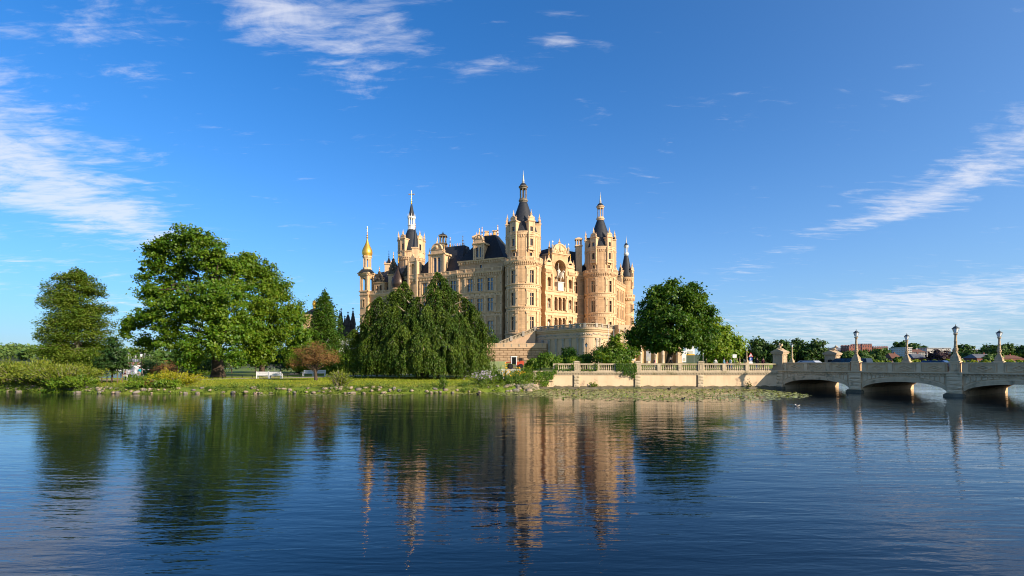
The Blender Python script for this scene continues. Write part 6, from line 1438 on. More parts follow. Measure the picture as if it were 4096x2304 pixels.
# ---- willow bushes at the left edge: fans of upright shoots
def fan_bush(name, xy, label, w, h, ns, mat, seed, ls=.13, cat='shrub', lean=.9, group=None, per=26, mats=None, pw=None):
    rg = rgen(seed); x, y = xy; z0 = gz(x, y); t = thing(name, (x, y, z0), label, cat, group, world=True); C = []; TN = []; mb = MB()
    for k in range(ns):
        a = rg.uniform(0, 2 * math.pi); r = rg.uniform(0, 1) ** .6; d = np.array([math.cos(a) * w * .5 * r * lean, math.sin(a) * w * .4 * r * lean, h * rg.uniform(.62, 1.05) * (1 - .35 * r * r)])
        b0 = np.array([x + math.cos(a) * r * w * .28, y + math.sin(a) * r * w * .22, z0]); n = per; s = rg.uniform(.08, 1, n) ** .8
        p = b0 + d * s[:, None]; p[:, :2] += d[:2] * (s ** 2)[:, None] * .35; p[:, 2] -= (s ** 3) * .08 * h; p += rg.normal(size=(n, 3)) * np.array([.16, .16, .1]) * (ls / .13)
        C.append(p); TN.append(np.tile(d, (n, 1)) + rg.normal(size=(n, 3)) * .5)
        if k % 3 == 0: mb.tube([b0 - np.array([0, 0, .1]), b0 + d * .5, b0 + d * .92 + np.array([d[0] * .3, d[1] * .3, -.05 * h])], [.035 + .012 * h, .02 + .005 * h, .006], 4)
    C = np.concatenate(C); TN = np.concatenate(TN); k = C[:, 2] > z0 + .05
    link('foliage', leaf_mesh('foliage', C[k], ls, mat, rg, None, .5, .36, TN[k]), t); mb.build('stems', [BARK2], t, smooth=True); return t
for i, (px, Y, w, h, ns, lab) in enumerate([(-6, 64, 6, 3.4, 150, 'willow bush cut by the left picture edge'), (18, 62.5, 6.5, 3.5, 190, 'willow bush with bare forked stems near the left edge'), (43, 61.5, 6.0, 2.9, 190, 'middle willow bush of the left bank'), (63, 60.5, 6.2, 3.2, 210, 'pale willow bush in front of the cypress'), (76, 63.5, 4.2, 2.7, 130, 'grey-green willow bush beside the dark staked tree'), (34, 66, 5, 3.6, 120, 'tall willow bush behind the left bank bushes')]):
    fan_bush('willow_bush', pxg(px, Y), lab, w, h, ns, WILL, 300 + i, .14, group='willow bushes on the left bank', per=30)
for i, (px, Y, w, h, ns, m, lab, ls) in enumerate([(146, 58.5, 2.4, 1.3, 90, PLANT, 'green garden shrub left of the golden bush', .11), (158, 60, 3.0, 1.6, 100, PLANT, 'leafy green shrub behind the golden bush', .12), (176, 59, 4.0, 1.9, 150, YELL, 'golden yellow-green bush on the shore lawn', .12), (165, 60.5, .8, 2.4, 40, YELL, 'tall yellow flower spike beside the golden bush', .09), (135, 61, 1.3, 1.5, 36, MAPL, 'single bright green sapling by the bench', .12), (150, 57.2, 1.6, .9, 50, BROWN, 'low reddish plant in front of the garden shrubs', .09),
        (168, 57, 2.2, .8, 46, PLANT, 'broad-leaved plant at the foot of the golden bush', .2), (143, 56.9, 1.8, .6, 50, PLANT, 'broad-leaved plants left of the golden bush', .18), (70, 58.5, 3.0, 1.3, 60, PLANT, 'broad-leaved plants below the pale willow', .2), (52, 58.2, 2.0, .9, 40, PLANT, 'low leafy plants on the left stones', .14), (80, 58.2, 2.6, 1.4, 60, PLANT, 'fresh green leafy plants right of the willows', .15), (86, 59.5, 1.4, 1.1, 50, WILL, 'tuft of tall grass at the end of the willows', .12),
        (340, 57.6, 2.0, 2.4, 80, WILL, 'tall weedy plant on the stone bank left of the weeping beech', .10), (443, 57.4, .8, 1.6, 24, PLANT, 'single upright weed on the stone bank below the beech', .09),
        (486, 62, 2.8, 1.7, 90, PLANT, 'flowering lilac aster clump on the bank', .10), (498, 63.5, 3.0, 1.2, 90, DARKL, 'dark leafy plants behind the asters', .12), (509, 62.6, 3.0, 1.1, 90, PLANT, 'green perennials under the yellow flowers', .11), (518, 63.4, 2.4, 1.6, 70, PLANT, 'yellow-flowered perennials near the rocks', .11), (527, 64.2, 2.0, 1.8, 40, PLANT, 'small leafy sapling by the quay corner', .13), (517, 67.5, 2.6, 1.7, 90, PLANT, 'bushy shrub in front of the white barrier', .12), (523, 69, 3.0, 2.2, 110, MAPL, 'reddish-tipped green shrub near the lower balustrade', .12), (500, 68, 1.8, 1.3, 50, DARKL, 'dark shrub beside the white barrier', .12), (496, 72, 1.2, 2.4, 40, PLANT, 'tall narrow shrub by the path end', .12), (528, 70, 3.0, 2.0, 90, DARKL, 'dark shrub behind the lower balustrade', .13),
        (196, 92, 3.0, 1.7, 60, PLANT, 'rose bush with pale blossoms under the oak', .14), (176, 96, 3.4, 2.2, 60, PLANT, 'rose bush near the dark shrub left of the oak', .15)]):
    fan_bush('garden_plant', pxg(px, Y), lab, w, h, ns, m, 400 + i, ls, 'plant', group='garden plants along the bank')
def flowers(name, xy, zlo, zhi, w, n, col, label, seed, ls=.07):
    rg = rgen(seed); x, y = xy; z0 = gz(x, y); C = np.stack([x + rg.normal(size=n) * w * .4, y + rg.normal(size=n) * w * .3 - .3, z0 + rg.uniform(zlo, zhi, n)], 1)
    t = thing(name, (x, y, z0), label, 'flowers', world=True)
    link('blossoms', leaf_mesh('blossoms', C, ls, pm('petal_' + name, col, tuple(c * .8 for c in col), 3, .7), rg, np.tile(np.array([0, -1, .6]), (n, 1)), .6, .8), t)
    mb = MB()
    for k in range(0, n, max(1, n // 24)): mb.tube([(C[k][0] * .7 + x * .3, C[k][1], z0), tuple(C[k])], [.012, .006], 4)
    mb.build('stalks', [pm('stalk', (.08, .14, .03), None, 2, .8)], t)
flowers('aster_flowers', pxg(485, 61.5), .7, 1.75, 2.2, 150, (.50, .42, .50), 'pale lilac aster blossoms on the bank by the path', 1)
flowers('yellow_flower_spire', pxg(505.5, 62), 1.2, 2.7, .3, 34, (.75, .42, .02), 'tall golden flower spire in the bank garden', 2, .09)
flowers('yellow_flowers', pxg(511, 61.6), 1.0, 2.0, 1.0, 20, (.72, .40, .02), 'scattered golden flowers beside the tall spire', 3, .08)
flowers('orange_flowers', pxg(519, 62.6), 1.2, 2.2, .8, 20, (.72, .36, .02), 'golden flowers closest to the quay corner rocks', 4, .08)
flowers('rose_flowers', pxg(186, 91), .9, 2.0, 2.4, 60, (.7, .55, .5), 'pale roses under the oak beside the trunk', 5, .09)
# ---- small single trees
tree('staked_tree', pxg(112, 64), 'small dark-leaved tree held by a wooden stake frame', 'tree', PB(64, [(286, 866, 13), (280, 885, 20), (300, 893, 18), (270, 905, 24), (300, 910, 22), (258, 915, 16), (316, 915, 12), (284, 918, 24), (283, 852, 7)], dsp=1.0), 110, 50, .34, .13, DARKL, .11, 12, 61, flat=.3)
t_ = tree('brown_tree', pxg(316, 69), 'small brown-leaved tree with leaning trunk on the lawn', 'tree', PB(69, [(792, 885, 26), (762, 893, 22), (828, 893, 20), (745, 908, 14), (842, 905, 11), (800, 875, 20), (775, 905, 18), (815, 905, 20), (735, 916, 9), (790, 910, 18)], dsp=.95), 210, 48, .30, .085, BROWN, .2, 46, 62, flat=.7, aspect=.4, surf=3)
# ---- trees behind the bridge and on the far shores
def far_tree(px, top, Y, wpx, m, lab, seed, group='trees on the far bank', low=None, name='far_tree', n=60, ls=None):
    x, y = pxg(px, Y); zt = px2z(top, Y); zb_ = townz(Y) if Y >= 300 and x > 80 else (gz(x, y) if Y < 290 and poly_sd([x], [y])[0] > 0 else 1.0)
    w = wpx * Y / F / 2; h = zt - zb_; rg = random.Random(seed)
    bl = [(x + rg.uniform(-.55, .55) * w, y + rg.uniform(-.5, .5) * w, zb_ + h * rg.uniform(.4, .78), w * .55, w * .55, h * .24) for _ in range(7)] + [(x, y, zb_ + h * .72, w * .5, w * .5, h * .27)]
    return tree(name, (x, y), lab, 'tree', bl, n, 26, w * .13, ls or .0024 * Y, m, h * .025, 5, seed, group, zb=zb_, surf=2.6)
RB = [(743, 346, 195, 22, FARL, 'dark round tree behind the pale green tree edge'), (757, 338, 190, 34, FARL, 'broad dark tree left of the warning sign'), (771, 342, 200, 22, FARL2, 'lighter thin tree behind the near pylon'), (783, 339, 185, 22, FARL, 'dark tree directly above the near pylon'), (797, 338, 195, 26, FARL, 'dark tree right of the near pylon'), (812, 340, 190, 26, FARL, 'dark tree in front of the red brick block'), (824, 348, 200, 18, FARL2, 'low bright tree beside the far pylon'), (729, 352, 190, 12, FARL2, 'small light tree beneath the chestnut edge')]
for i, (px, tp, Y, w, m, lab) in enumerate(RB):
    far_tree(px, tp, Y, w, m, lab, 500 + i, 'trees behind the bridge', n=110)
TB = [(832, 351, 420, 16, FARL, 'tree below the dark-roofed brick range'), (846, 352, 400, 18, FARL, 'tree under the crenellated brick tower'), (858, 351, 430, 20, FARL, 'tree left of the first near lamp'), (872, 349, 440, 24, FARL, 'tree mass right of the first near lamp'), (884, 348, 450, 18, FARL, 'tree left of the white apartment block'), (868, 356, 360, 12, FARL2, 'small light tree near the water under the brick range'), (880, 355, 350, 12, FARL, 'small dark tree left of the red-roofed house'),
      (898, 342, 640, 16, FARL, 'rounded tree on the skyline behind the apartments'), (912, 344, 660, 22, FARL, 'long low tree on the skyline behind the apartments'), (925, 346, 700, 10, FARL, 'single distant tree between apartment blocks'), (939, 349, 370, 26, COPP, 'dark purple copper beech left of the tallest lamp'), (957, 350, 420, 16, FARL, 'green tree behind the tallest lamp'), (964, 344, 560, 14, FARL, 'tree on the skyline right of the tallest lamp'), (973, 350, 400, 14, FARL, 'tree between tallest lamp and rightmost lamp'),
      (987, 345, 430, 22, FARL, 'tall tree left of the rightmost lamp'), (1001, 345, 420, 24, FARL, 'tall tree right of the rightmost lamp'), (1013, 344, 440, 20, FARL, 'tall tree near the right edge'), (1024, 344, 430, 22, FARL, 'tall tree cut by the right edge'), (991, 354, 370, 16, FARL2, 'small tree below the rightmost lamp'), (898, 357, 340, 9, FARL, 'small shrub tree in front of the red roof'), (1038, 346, 430, 24, FARL, 'tree just past the right edge')]
for i, (px, tp, Y, w, m, lab) in enumerate(TB): far_tree(px, tp, Y, w, m, lab, 530 + i, n=56)
ORD = ['first', 'second', 'third', 'fourth', 'fifth', 'sixth', 'seventh', 'eighth', 'ninth', 'tenth', 'eleventh', 'twelfth']
PROM = [ORD[i] + ' left of the far lamp over the second arch' for i in range(7, -1, -1)] + [ORD[i] + ' right of that far lamp, before the tallest lamp' for i in range(7)] + [ORD[i] + ' right of the tallest lamp along the far bank' for i in range(11)]
for i in range(26):
    px = 846 + i * 7.2 + (i * 37 % 5) - 2
    far_tree(px, 358.6 + (i * 29 % 7) * .22, 318, 5.4 + (i % 3), LIME, 'small yellow-green promenade tree, ' + PROM[i], 570 + i, 'yellow-green trees along the far promenade', n=16, ls=.5, name='promenade_tree')
def far_wood(name, x0, x1, yb, n, hmin, hmax, zf, mat, seed, label):
    rg = rgen(seed); C = []
    for k in range(n):
        x = rg.uniform(x0, x1); y = yb + rg.uniform(0, 160); h = rg.uniform(hmin, hmax); z = zf(x, y)
        p = unit(rg.normal(size=(70, 3))) * rg.uniform(.4, 1, (70, 1)) * np.array([h * .42, h * .42, h * .42]) + np.array([x, y, z + h * .62]); C.append(p)
    C = np.concatenate(C); rgn = C - np.array([0, 0, 5]); o = link(name, leaf_mesh(name, C, 1.5, mat, rg, np.tile(np.array([.3, -.4, .8]), (len(C), 1)), .4, .8), kind='stuff'); tag(o, label, 'wood'); return o
far_wood('far_wood', -1000, -330, 430, 420, 11, 17, lambda x, y: .8 + 9 * math.exp(-((x + 620) / 220) ** 2) * min(1, (y - 380) / 200), FARL2, 71, 'wooded hill on the far shore at the left edge')
far_wood('lakeside_wood', -330, -130, 350, 120, 7, 12, lambda x, y: 1.0, FARL, 72, 'green wood on the far shore behind the moored boats')
# ================================================================ statues on the castle
def skin_figure(name, joints, bones, mats, parent, bone_mat=None, sub=1):
    """one continuous body grown over a skeleton: joints {name: (x, y, z, r)}, bones [(a, b)], nearest bone picks the material"""
    ks = list(joints); me = bpy.data.meshes.new('skeleton'); me.from_pydata([joints[k][:3] for k in ks], [(ks.index(a), ks.index(b)) for a, b in bones], [])
    o = bpy.data.objects.new('skeleton', me); COL.objects.link(o); o.modifiers.new('s', 'SKIN'); sv = me.skin_vertices[0].data
    for i, k in enumerate(ks): r = joints[k][3]; sv[i].radius = (r, r); sv[i].use_root = (i == 0)
    ss = o.modifiers.new('u', 'SUBSURF'); ss.levels = sub; ss.render_levels = sub
    dg = bpy.context.evaluated_depsgraph_get(); m2 = bpy.data.meshes.new_from_object(o.evaluated_get(dg)); m2.name = name
    bpy.data.objects.remove(o); bpy.data.meshes.remove(me); m2.materials.clear()
    for m in mats: m2.materials.append(m)
    if bone_mat and len(m2.polygons):
        cen = np.array([p.center[:] for p in m2.polygons]); best = np.full(len(cen), 1e9); idx = np.zeros(len(cen), int)
        for (a, b), mi in zip(bones, bone_mat):
            A = np.array(joints[a][:3]); B = np.array(joints[b][:3]); e = B - A; t = np.clip(((cen - A) @ e) / max(e @ e, 1e-9), 0, 1)
            dd = np.linalg.norm(cen - A - t[:, None] * e, axis=1); w = dd < best; best[w] = dd[w]; idx[w] = mi
        m2.polygons.foreach_set('material_index', idx.astype(np.int32))
    m2.polygons.foreach_set('use_smooth', [True] * len(m2.polygons)); m2.update(); return link(name, m2, parent)
def equestrian():
    x, y, _ = PF.p(UC, 0, -.6); t = thing('equestrian_statue', (x, y, 25.9), 'white statue of an armoured rider on horseback in the great castle niche', 'statue', rz=PF.yaw())
    mb = MB(); mb.box(-1.15, 1.15, -1.1, 1.4, 0, 2.5); mb.box(-1.3, 1.3, -1.25, 1.5, 2.5, 2.8); mb.box(-1.25, 1.25, -1.2, 1.45, 0, .3); mb.build('pedestal', [MARBLE], t)
    s = 1.35; z = 2.8
    def q(a, b, c, r): return (a * s, b * s, z + c * s, r * s)
    H = dict(ch=q(.25, -.75, 1.55, .44), mid=q(.1, 0, 1.5, .42), rump=q(0, .75, 1.6, .44), nk=q(.35, -1.1, 2.1, .27), po=q(.4, -1.3, 2.55, .2), mz=q(.45, -1.65, 2.15, .11), tail=q(0, 1.15, 1.4, .1), tl=q(0, 1.3, .7, .07),
             a1=q(.05, -.75, .85, .14), a2=q(.0, -.75, .35, .09), a3=q(0, -.85, .05, .1), b1=q(.5, -1.1, 1.15, .14), b2=q(.5, -1.25, .75, .08), b3=q(.5, -1.05, .55, .09), c1=q(-.25, .8, .95, .18), c2=q(-.25, 1.0, .5, .09), c3=q(-.25, .85, .05, .1), d1=q(.3, .7, .95, .18), d2=q(.3, .9, .5, .09), d3=q(.3, .75, .05, .1))
    skin_figure('horse', H, [('ch', 'mid'), ('mid', 'rump'), ('ch', 'nk'), ('nk', 'po'), ('po', 'mz'), ('rump', 'tail'), ('tail', 'tl'), ('ch', 'a1'), ('a1', 'a2'), ('a2', 'a3'), ('ch', 'b1'), ('b1', 'b2'), ('b2', 'b3'), ('rump', 'c1'), ('c1', 'c2'), ('c2', 'c3'), ('rump', 'd1'), ('d1', 'd2'), ('d2', 'd3')], [MARBLE], t)
    Rr = dict(pe=q(.1, .05, 2.0, .24), ch=q(.1, .0, 2.55, .28), nk=q(.1, -.05, 2.9, .1), hd=q(.1, -.08, 3.2, .17), s1=q(-.25, 0, 2.7, .13), e1=q(-.5, -.2, 2.4, .09), h1=q(-.5, -.5, 2.6, .08), s2=q(.45, 0, 2.7, .13), e2=q(.65, -.1, 2.35, .09), h2=q(.55, -.45, 2.25, .08), k1=q(-.42, -.35, 1.75, .13), f1=q(-.5, -.15, 1.05, .09), k2=q(.6, -.35, 1.75, .13), f2=q(.65, -.15, 1.05, .09))
    skin_figure('rider', Rr, [('pe', 'ch'), ('ch', 'nk'), ('nk', 'hd'), ('ch', 's1'), ('s1', 'e1'), ('e1', 'h1'), ('ch', 's2'), ('s2', 'e2'), ('e2', 'h2'), ('pe', 'k1'), ('k1', 'f1'), ('pe', 'k2'), ('k2', 'f2')], [MARBLE], t)
    mb = MB(); mb.tube([(-.5 * s, -.5 * s, z + 1.4 * s), (-.5 * s, -.55 * s, z + 4.4 * s)], .05 * s, 6); mb.build('lance', [MARBLE], t)
    mb = MB(); mb.hexa([(-.25, .3, z + 1.9), (.5, .3, z + 1.9), (.5, .6, z + 1.9), (-.25, .6, z + 1.9), (-.25, .2, z + 3.6), (.5, .2, z + 3.6), (.45, .45, z + 3.6), (-.2, .45, z + 3.6)]); mb.build('cloak', [MARBLE], t)
equestrian()
def standing_statue(loc, rz, label, h, mat, spear=False, base=.25):
    t = thing('niche_statue' if not spear else 'roof_statue', loc, label, 'statue', 'statues of the castle entrance front', rz=rz); s = h / 1.8
    mb = MB(); mb.box(-.32 * s, .32 * s, -.28 * s, .28 * s, 0, base); mb.build('plinth', [mat], t)
    def q(a, b, c, r): return (a * s, b * s, base + c * s, r * s)
    J = dict(pe=q(0, 0, .95, .2), ch=q(0, 0, 1.32, .2), nk=q(0, 0, 1.5, .07), hd=q(0, -.02, 1.66, .12), s1=q(-.2, 0, 1.38, .09), e1=q(-.3, -.05, 1.08, .07), h1=q(-.24, -.25, 1.1, .05), s2=q(.2, 0, 1.38, .09), e2=q(.3, -.02, 1.1, .07), h2=q(.28, -.15, .85, .05), k1=q(-.1, -.03, .5, .15), f1=q(-.12, 0, .04, .15), k2=q(.1, 0, .5, .15), f2=q(.12, -.03, .04, .15))
    skin_figure('figure', J, [('pe', 'ch'), ('ch', 'nk'), ('nk', 'hd'), ('ch', 's1'), ('s1', 'e1'), ('e1', 'h1'), ('ch', 's2'), ('s2', 'e2'), ('e2', 'h2'), ('pe', 'k1'), ('k1', 'f1'), ('pe', 'k2'), ('k2', 'f2')], [mat], t)
    if spear:
        mb = MB(); mb.tube([(-.3 * s, -.25 * s, base), (-.3 * s, -.25 * s, base + 2.3 * s)], .03 * s, 6); mb.hexa([(-.3 * s, -.28 * s, base + 1.9 * s), (-.02 * s, -.28 * s, base + 1.95 * s), (-.02 * s, -.24 * s, base + 1.95 * s), (-.3 * s, -.24 * s, base + 1.9 * s), (-.3 * s, -.28 * s, base + 2.25 * s), (-.02 * s, -.28 * s, base + 2.2 * s), (-.02 * s, -.24 * s, base + 2.2 * s), (-.3 * s, -.24 * s, base + 2.25 * s)]); mb.build('banner', [PALE], t)
for sg, z, lab in ((-1, 20.2, 'dark statue in the upper left niche beside the loggia'), (1, 20.2, 'dark statue in the upper right niche beside the loggia'), (-1, 13.8, 'pale statue in the lower left niche beside the loggia'), (1, 13.8, 'pale statue in the lower right niche beside the loggia')):
    standing_statue(PF.p(UC + sg * 4.4, z, -.42), PF.yaw(), lab, 2.3, GREYST if z > 15 else MARBLE)
for sg, lab in ((-1, 'banner-bearing statue left of the round pediment'), (1, 'banner-bearing statue right of the round pediment')):
    standing_statue(PF.p(UC + sg * 3.3, 37.7, .35), PF.yaw(), lab, 2.5, GREYST, True)
# ---- chapel pinnacles, sheeted scaffold and rear pavilion left of the belfry (parts of the castle)
def rear_parts():
    Y = 205; GOTH = pm('gothic_stone', (.035, .03, .028), (.07, .06, .05), 1.5, .95, .03, 4)
    mb = MB(); xa, xb = px2x(334, Y), px2x(358, Y); mb.box(xa, xb, Y, Y + 8, 3, px2z(333, Y)); ch = part('chapel', mb, [GOTH])
    for px, tp, r in ((339.8, 311, .7), (341.2, 309, .75), (344.8, 316.5, .55), (348.0, 312.5, 1.3), (353.0, 308.5, .9)):
        x = px2x(px, Y); zt = px2z(tp, Y); zb = px2z(330, Y); m2 = MB(); m2.taper((x, Y), r, r, zb - 4, zb + (zt - zb) * .25, .9); m2.taper((x, Y), r * 1.05, r * 1.05, zb + (zt - zb) * .25, zt - .6, .06)
        for k in range(9):
            f = .3 + .62 * k / 9; zz_ = zb + (zt - zb) * f; rr = r * 1.05 * (1 - (f - .25) / .75) + .08
            for a in range(4): m2.blobx((x + rr * math.cos(a * 1.571 + .4), Y + rr * math.sin(a * 1.571 + .4), zz_), .16, 5)
        m2.box(x - .1, x + .1, Y - .1, Y + .1, zt - .6, zt + .4); m2.box(x - .4, x + .4, Y - .1, Y + .1, zt - .2, zt + .05); m2.build('pinnacle', [GOTH], ch)
    m2 = MB()
    for k in range(12):
        x = xa + (xb - xa) * (k + .5) / 12; m2.box(x - .12, x + .12, Y - .2, Y + .2, px2z(333, Y), px2z(331.3, Y))
    m2.box(xa, xb, Y - .25, Y + .25, px2z(331.3, Y), px2z(330.6, Y)); m2.build('parapet', [GOTH], ch)
    SHEET = pm('scaffold_sheet', (.62, .61, .60), (.50, .49, .48), .5, .7, .25, .6); m2 = MB(); n = 30; vs = []
    x0, x1 = px2x(293, 180), px2x(356, 180); rg = random.Random(1)
    for j in range(7):
        for i in range(n + 1): vs.append((x0 + (x1 - x0) * i / n, 180 - .5 + .25 * math.sin(i * 1.3 + j * .5) + rg.uniform(-.1, .1), 3 + (px2z(338.5, 180) - 3) * j / 6))
    m2.add(vs, [(j * (n + 1) + i, j * (n + 1) + i + 1, (j + 1) * (n + 1) + i + 1, (j + 1) * (n + 1) + i) for j in range(6) for i in range(n)]); m2.build('scaffold_sheet', [SHEET], CASTLE)
    Y = 215; x0, x1 = px2x(303, Y), px2x(331, Y); mb = MB(); fr = Fr((x0, Y), (1, 0)); zt = px2z(315.3, Y)
    panel(mb, fr, 0, x1 - x0, 3, zt, [(1.5 + 3 * k, 2.7 + 3 * k, zt - 8, zt - 5) for k in range(3)], .4); p_ = part('rear_pavilion', mb, [pm('pink_render', (.66, .42, .26), (.6, .37, .22), .5, .85)])
    mb = MB(); mould(mb, fr, -.3, x1 - x0 + .3, [(zt - .4, 0), (zt - .2, .4), (zt + .3, .5), (zt + .3, -3)]); mould(mb, fr, 0, x1 - x0, [(zt - 4, 0), (zt - 4, .25), (zt - 3.6, .25), (zt - 3.6, 0)]); mb.build('cornice', [TRIM], p_)
    wmx = window_mesh('rear_pavilion_window', 1.2, 3, 2, .7, mull=.08, surr=.15)
    for k in range(3): child_at('window', wmx, p_, fr, 2.1 + 3 * k, zt - 8)
    mb = MB(); xc = px2x(309.5, Y); mb.hexa([(x0 - .3, Y - .3, zt + .3), (x1, Y - .3, zt + .3), (x1, Y + 14, zt + .3), (x0 - .3, Y + 14, zt + .3), (xc - .5, Y + 5, zt + 3.4), (xc + .5, Y + 5, zt + 3.4), (xc + .5, Y + 6, zt + 3.4), (xc - .5, Y + 6, zt + 3.4)]); mb.build('roof', [SLATE], p_)
    mb = MB(); mb.lathe((xc, Y + 5.4), [(.5, zt + 3), (.6, zt + 3.6), (.5, zt + 4), (.75, zt + 4.6), (.95, zt + 5.4), (.7, zt + 6), (.9, zt + 6.3), (.4, zt + 6.7), (.05, zt + 7.3)], 14); mb.build('finial', [GOLD], p_, smooth=True)
rear_parts()
# ================================================================ bank: stones, plants, lilies
def bank():
    shapes = []; M = [pm('field_stone_a', (.29, .24, .18), (.19, .155, .115), 1.5, .9, .03, 7), pm('field_stone_b', (.38, .30, .23), (.27, .21, .155), 1.5, .9, .03, 7), pm('field_stone_c', (.24, .215, .185), (.15, .135, .115), 1.5, .9, .03, 7)]
    for i in range(9):
        rg = random.Random(i); q = MB(); q.blobx((0, 0, 0), 1, 9, 0, (1, .8, .62), .14, rg); shapes.append(q.mesh('field_stone', [M[i % 3]], True))
    rg = random.Random(77); pts = ISLAND[1:11]
    for (ax, ay), (bx, by) in zip(pts, pts[1:]):
        L = math.dist((ax, ay), (bx, by)); nx, ny = -(by - ay) / L, (bx - ax) / L; s = 0.0
        if ax < -66: continue
        while s < L:
            x, y = ax + (bx - ax) * s / L, ay + (by - ay) * s / L
            dens = .5 + .5 * math.sin(x * .45) * math.sin(x * .17 + 1)
            big = x > -1
            for row in range(2 if not big else 3):
                if rg.random() > (.45 + .5 * dens if row == 0 else .12 + .65 * dens) * (1.3 if big else 1): continue
                r = rg.uniform(.15, .33) * (1.5 if big else 1); o = .1 + row * .42 + rg.uniform(-.25, .3)
                X, Y_ = x + nx * o, y + ny * o
                ob = link('stone', rg.choice(shapes), LAND, loc=(X, Y_, max(.06, gz(X, Y_) + .02) )); ob.scale = (r * rg.uniform(.8, 1.5), r, r * rg.uniform(.8, 1.15)); ob.rotation_euler = (rg.uniform(-.2, .2), rg.uniform(-.2, .2), rg.uniform(0, 6.3))
            s += rg.uniform(.42, .8)
    for px, Y, r in ((526, 61.4, .45), (529, 62.2, .55), (523, 61.6, .4), (518.5, 61.4, .42), (531, 61.6, .4), (520.5, 61.0, .3), (527.5, 61.0, .32), (515, 60.9, .34), (524.6, 62.2, .4), (511.5, 60.6, .3)):
        x, y = pxg(px, Y); ob = link('stone', shapes[int(px) % 9], LAND, loc=(x, y, .12 + r * .5)); ob.rotation_euler = (0, 0, px); ob.scale = (r * 1.2, r * .8, r * .85)
    # weeds between the stones and tall grass along the edge
    g = rgen(81); C = []; T = []; S_ = []
    for (ax, ay), (bx, by) in zip(pts, pts[1:]):
        L = math.dist((ax, ay), (bx, by)); nx, ny = -(by - ay) / L, (bx - ax) / L; n = int(L * 13)
        for k in range(n):
            f = g.uniform(); x, y = ax + (bx - ax) * f, ay + (by - ay) * f; dens = .5 + .5 * math.sin(x * .8 + 1.3) * math.sin(x * .33)
            if g.uniform() > .25 + .75 * dens: continue
            o = g.uniform(-.25, 1.25); h = g.uniform(.14, .55) * (.55 + .9 * dens); c = np.array([x + nx * o, y + ny * o, 0]); c[2] = max(.02, gz(c[0], c[1]))
            m = int(g.integers(14, 34)); p = c + g.normal(size=(m, 3)) * np.array([.2, .2, 0]) + np.array([0, 0, 1]) * g.uniform(.02, h, (m, 1)); C.append(p); T.append(np.tile(np.array([0, 0, 1.0]), (m, 1)) + g.normal(size=(m, 3)) * .5); S_.append(np.full(m, .085))
    C = np.concatenate(C); T = np.concatenate(T); S_ = np.concatenate(S_)
    o = link('bank_weeds', leaf_mesh('bank_weeds', C, S_, leafmat('weed_leaf', (.10, .18, .02), (.18, .25, .04), .4), g, None, .5, .38, T), kind='stuff'); tag(o, 'green weeds growing between the bank stones', 'weeds')
    n = 26000; x = g.uniform(-66, 3, n); y = g.uniform(56, 66, n); d = poly_sd(x, y); k = (d > .7) & (d < 1.2 + 2.6 * g.uniform(size=n) ** 2); x, y = x[k], y[k]; z = ground_z(x, y); h = g.uniform(.08, .24, len(x))
    C = np.stack([x, y, z + h * .5], 1); o = link('edge_grass', leaf_mesh('edge_grass', C, h * .75, leafmat('dry_grass', (.24, .26, .045), (.36, .32, .08), .4), g, None, .5, .12, np.tile(np.array([0, 0, 1.0]), (len(C), 1))), kind='stuff'); tag(o, 'tall yellowish grass along the bank edge', 'grass')
    n = 110000; x = g.uniform(-66, 2, n); y = g.uniform(57, 82, n); d = poly_sd(x, y); k = d > 1.0
    for (ax, ay), (bx, by) in zip(WALK, WALK[1:]):
        f = np.clip(((x - ax) * (bx - ax) + (y - ay) * (by - ay)) / ((bx - ax) ** 2 + (by - ay) ** 2), 0, 1); k &= np.hypot(x - ax - f * (bx - ax), y - ay - f * (by - ay)) > 1.55
    x, y = x[k], y[k]; z = ground_z(x, y); h = g.uniform(.05, .11, len(x))
    C = np.stack([x, y, z + h * .4], 1); o = link('lawn_grass', leaf_mesh('lawn_grass', C, h, leafmat('lawn_blade', (.26, .32, .02), (.35, .37, .035), .4), g, None, .5, .22, np.tile(np.array([0, 0, 1.0]), (len(C), 1))), kind='stuff'); tag(o, 'mown lawn grass on the island bank', 'grass')
bank()
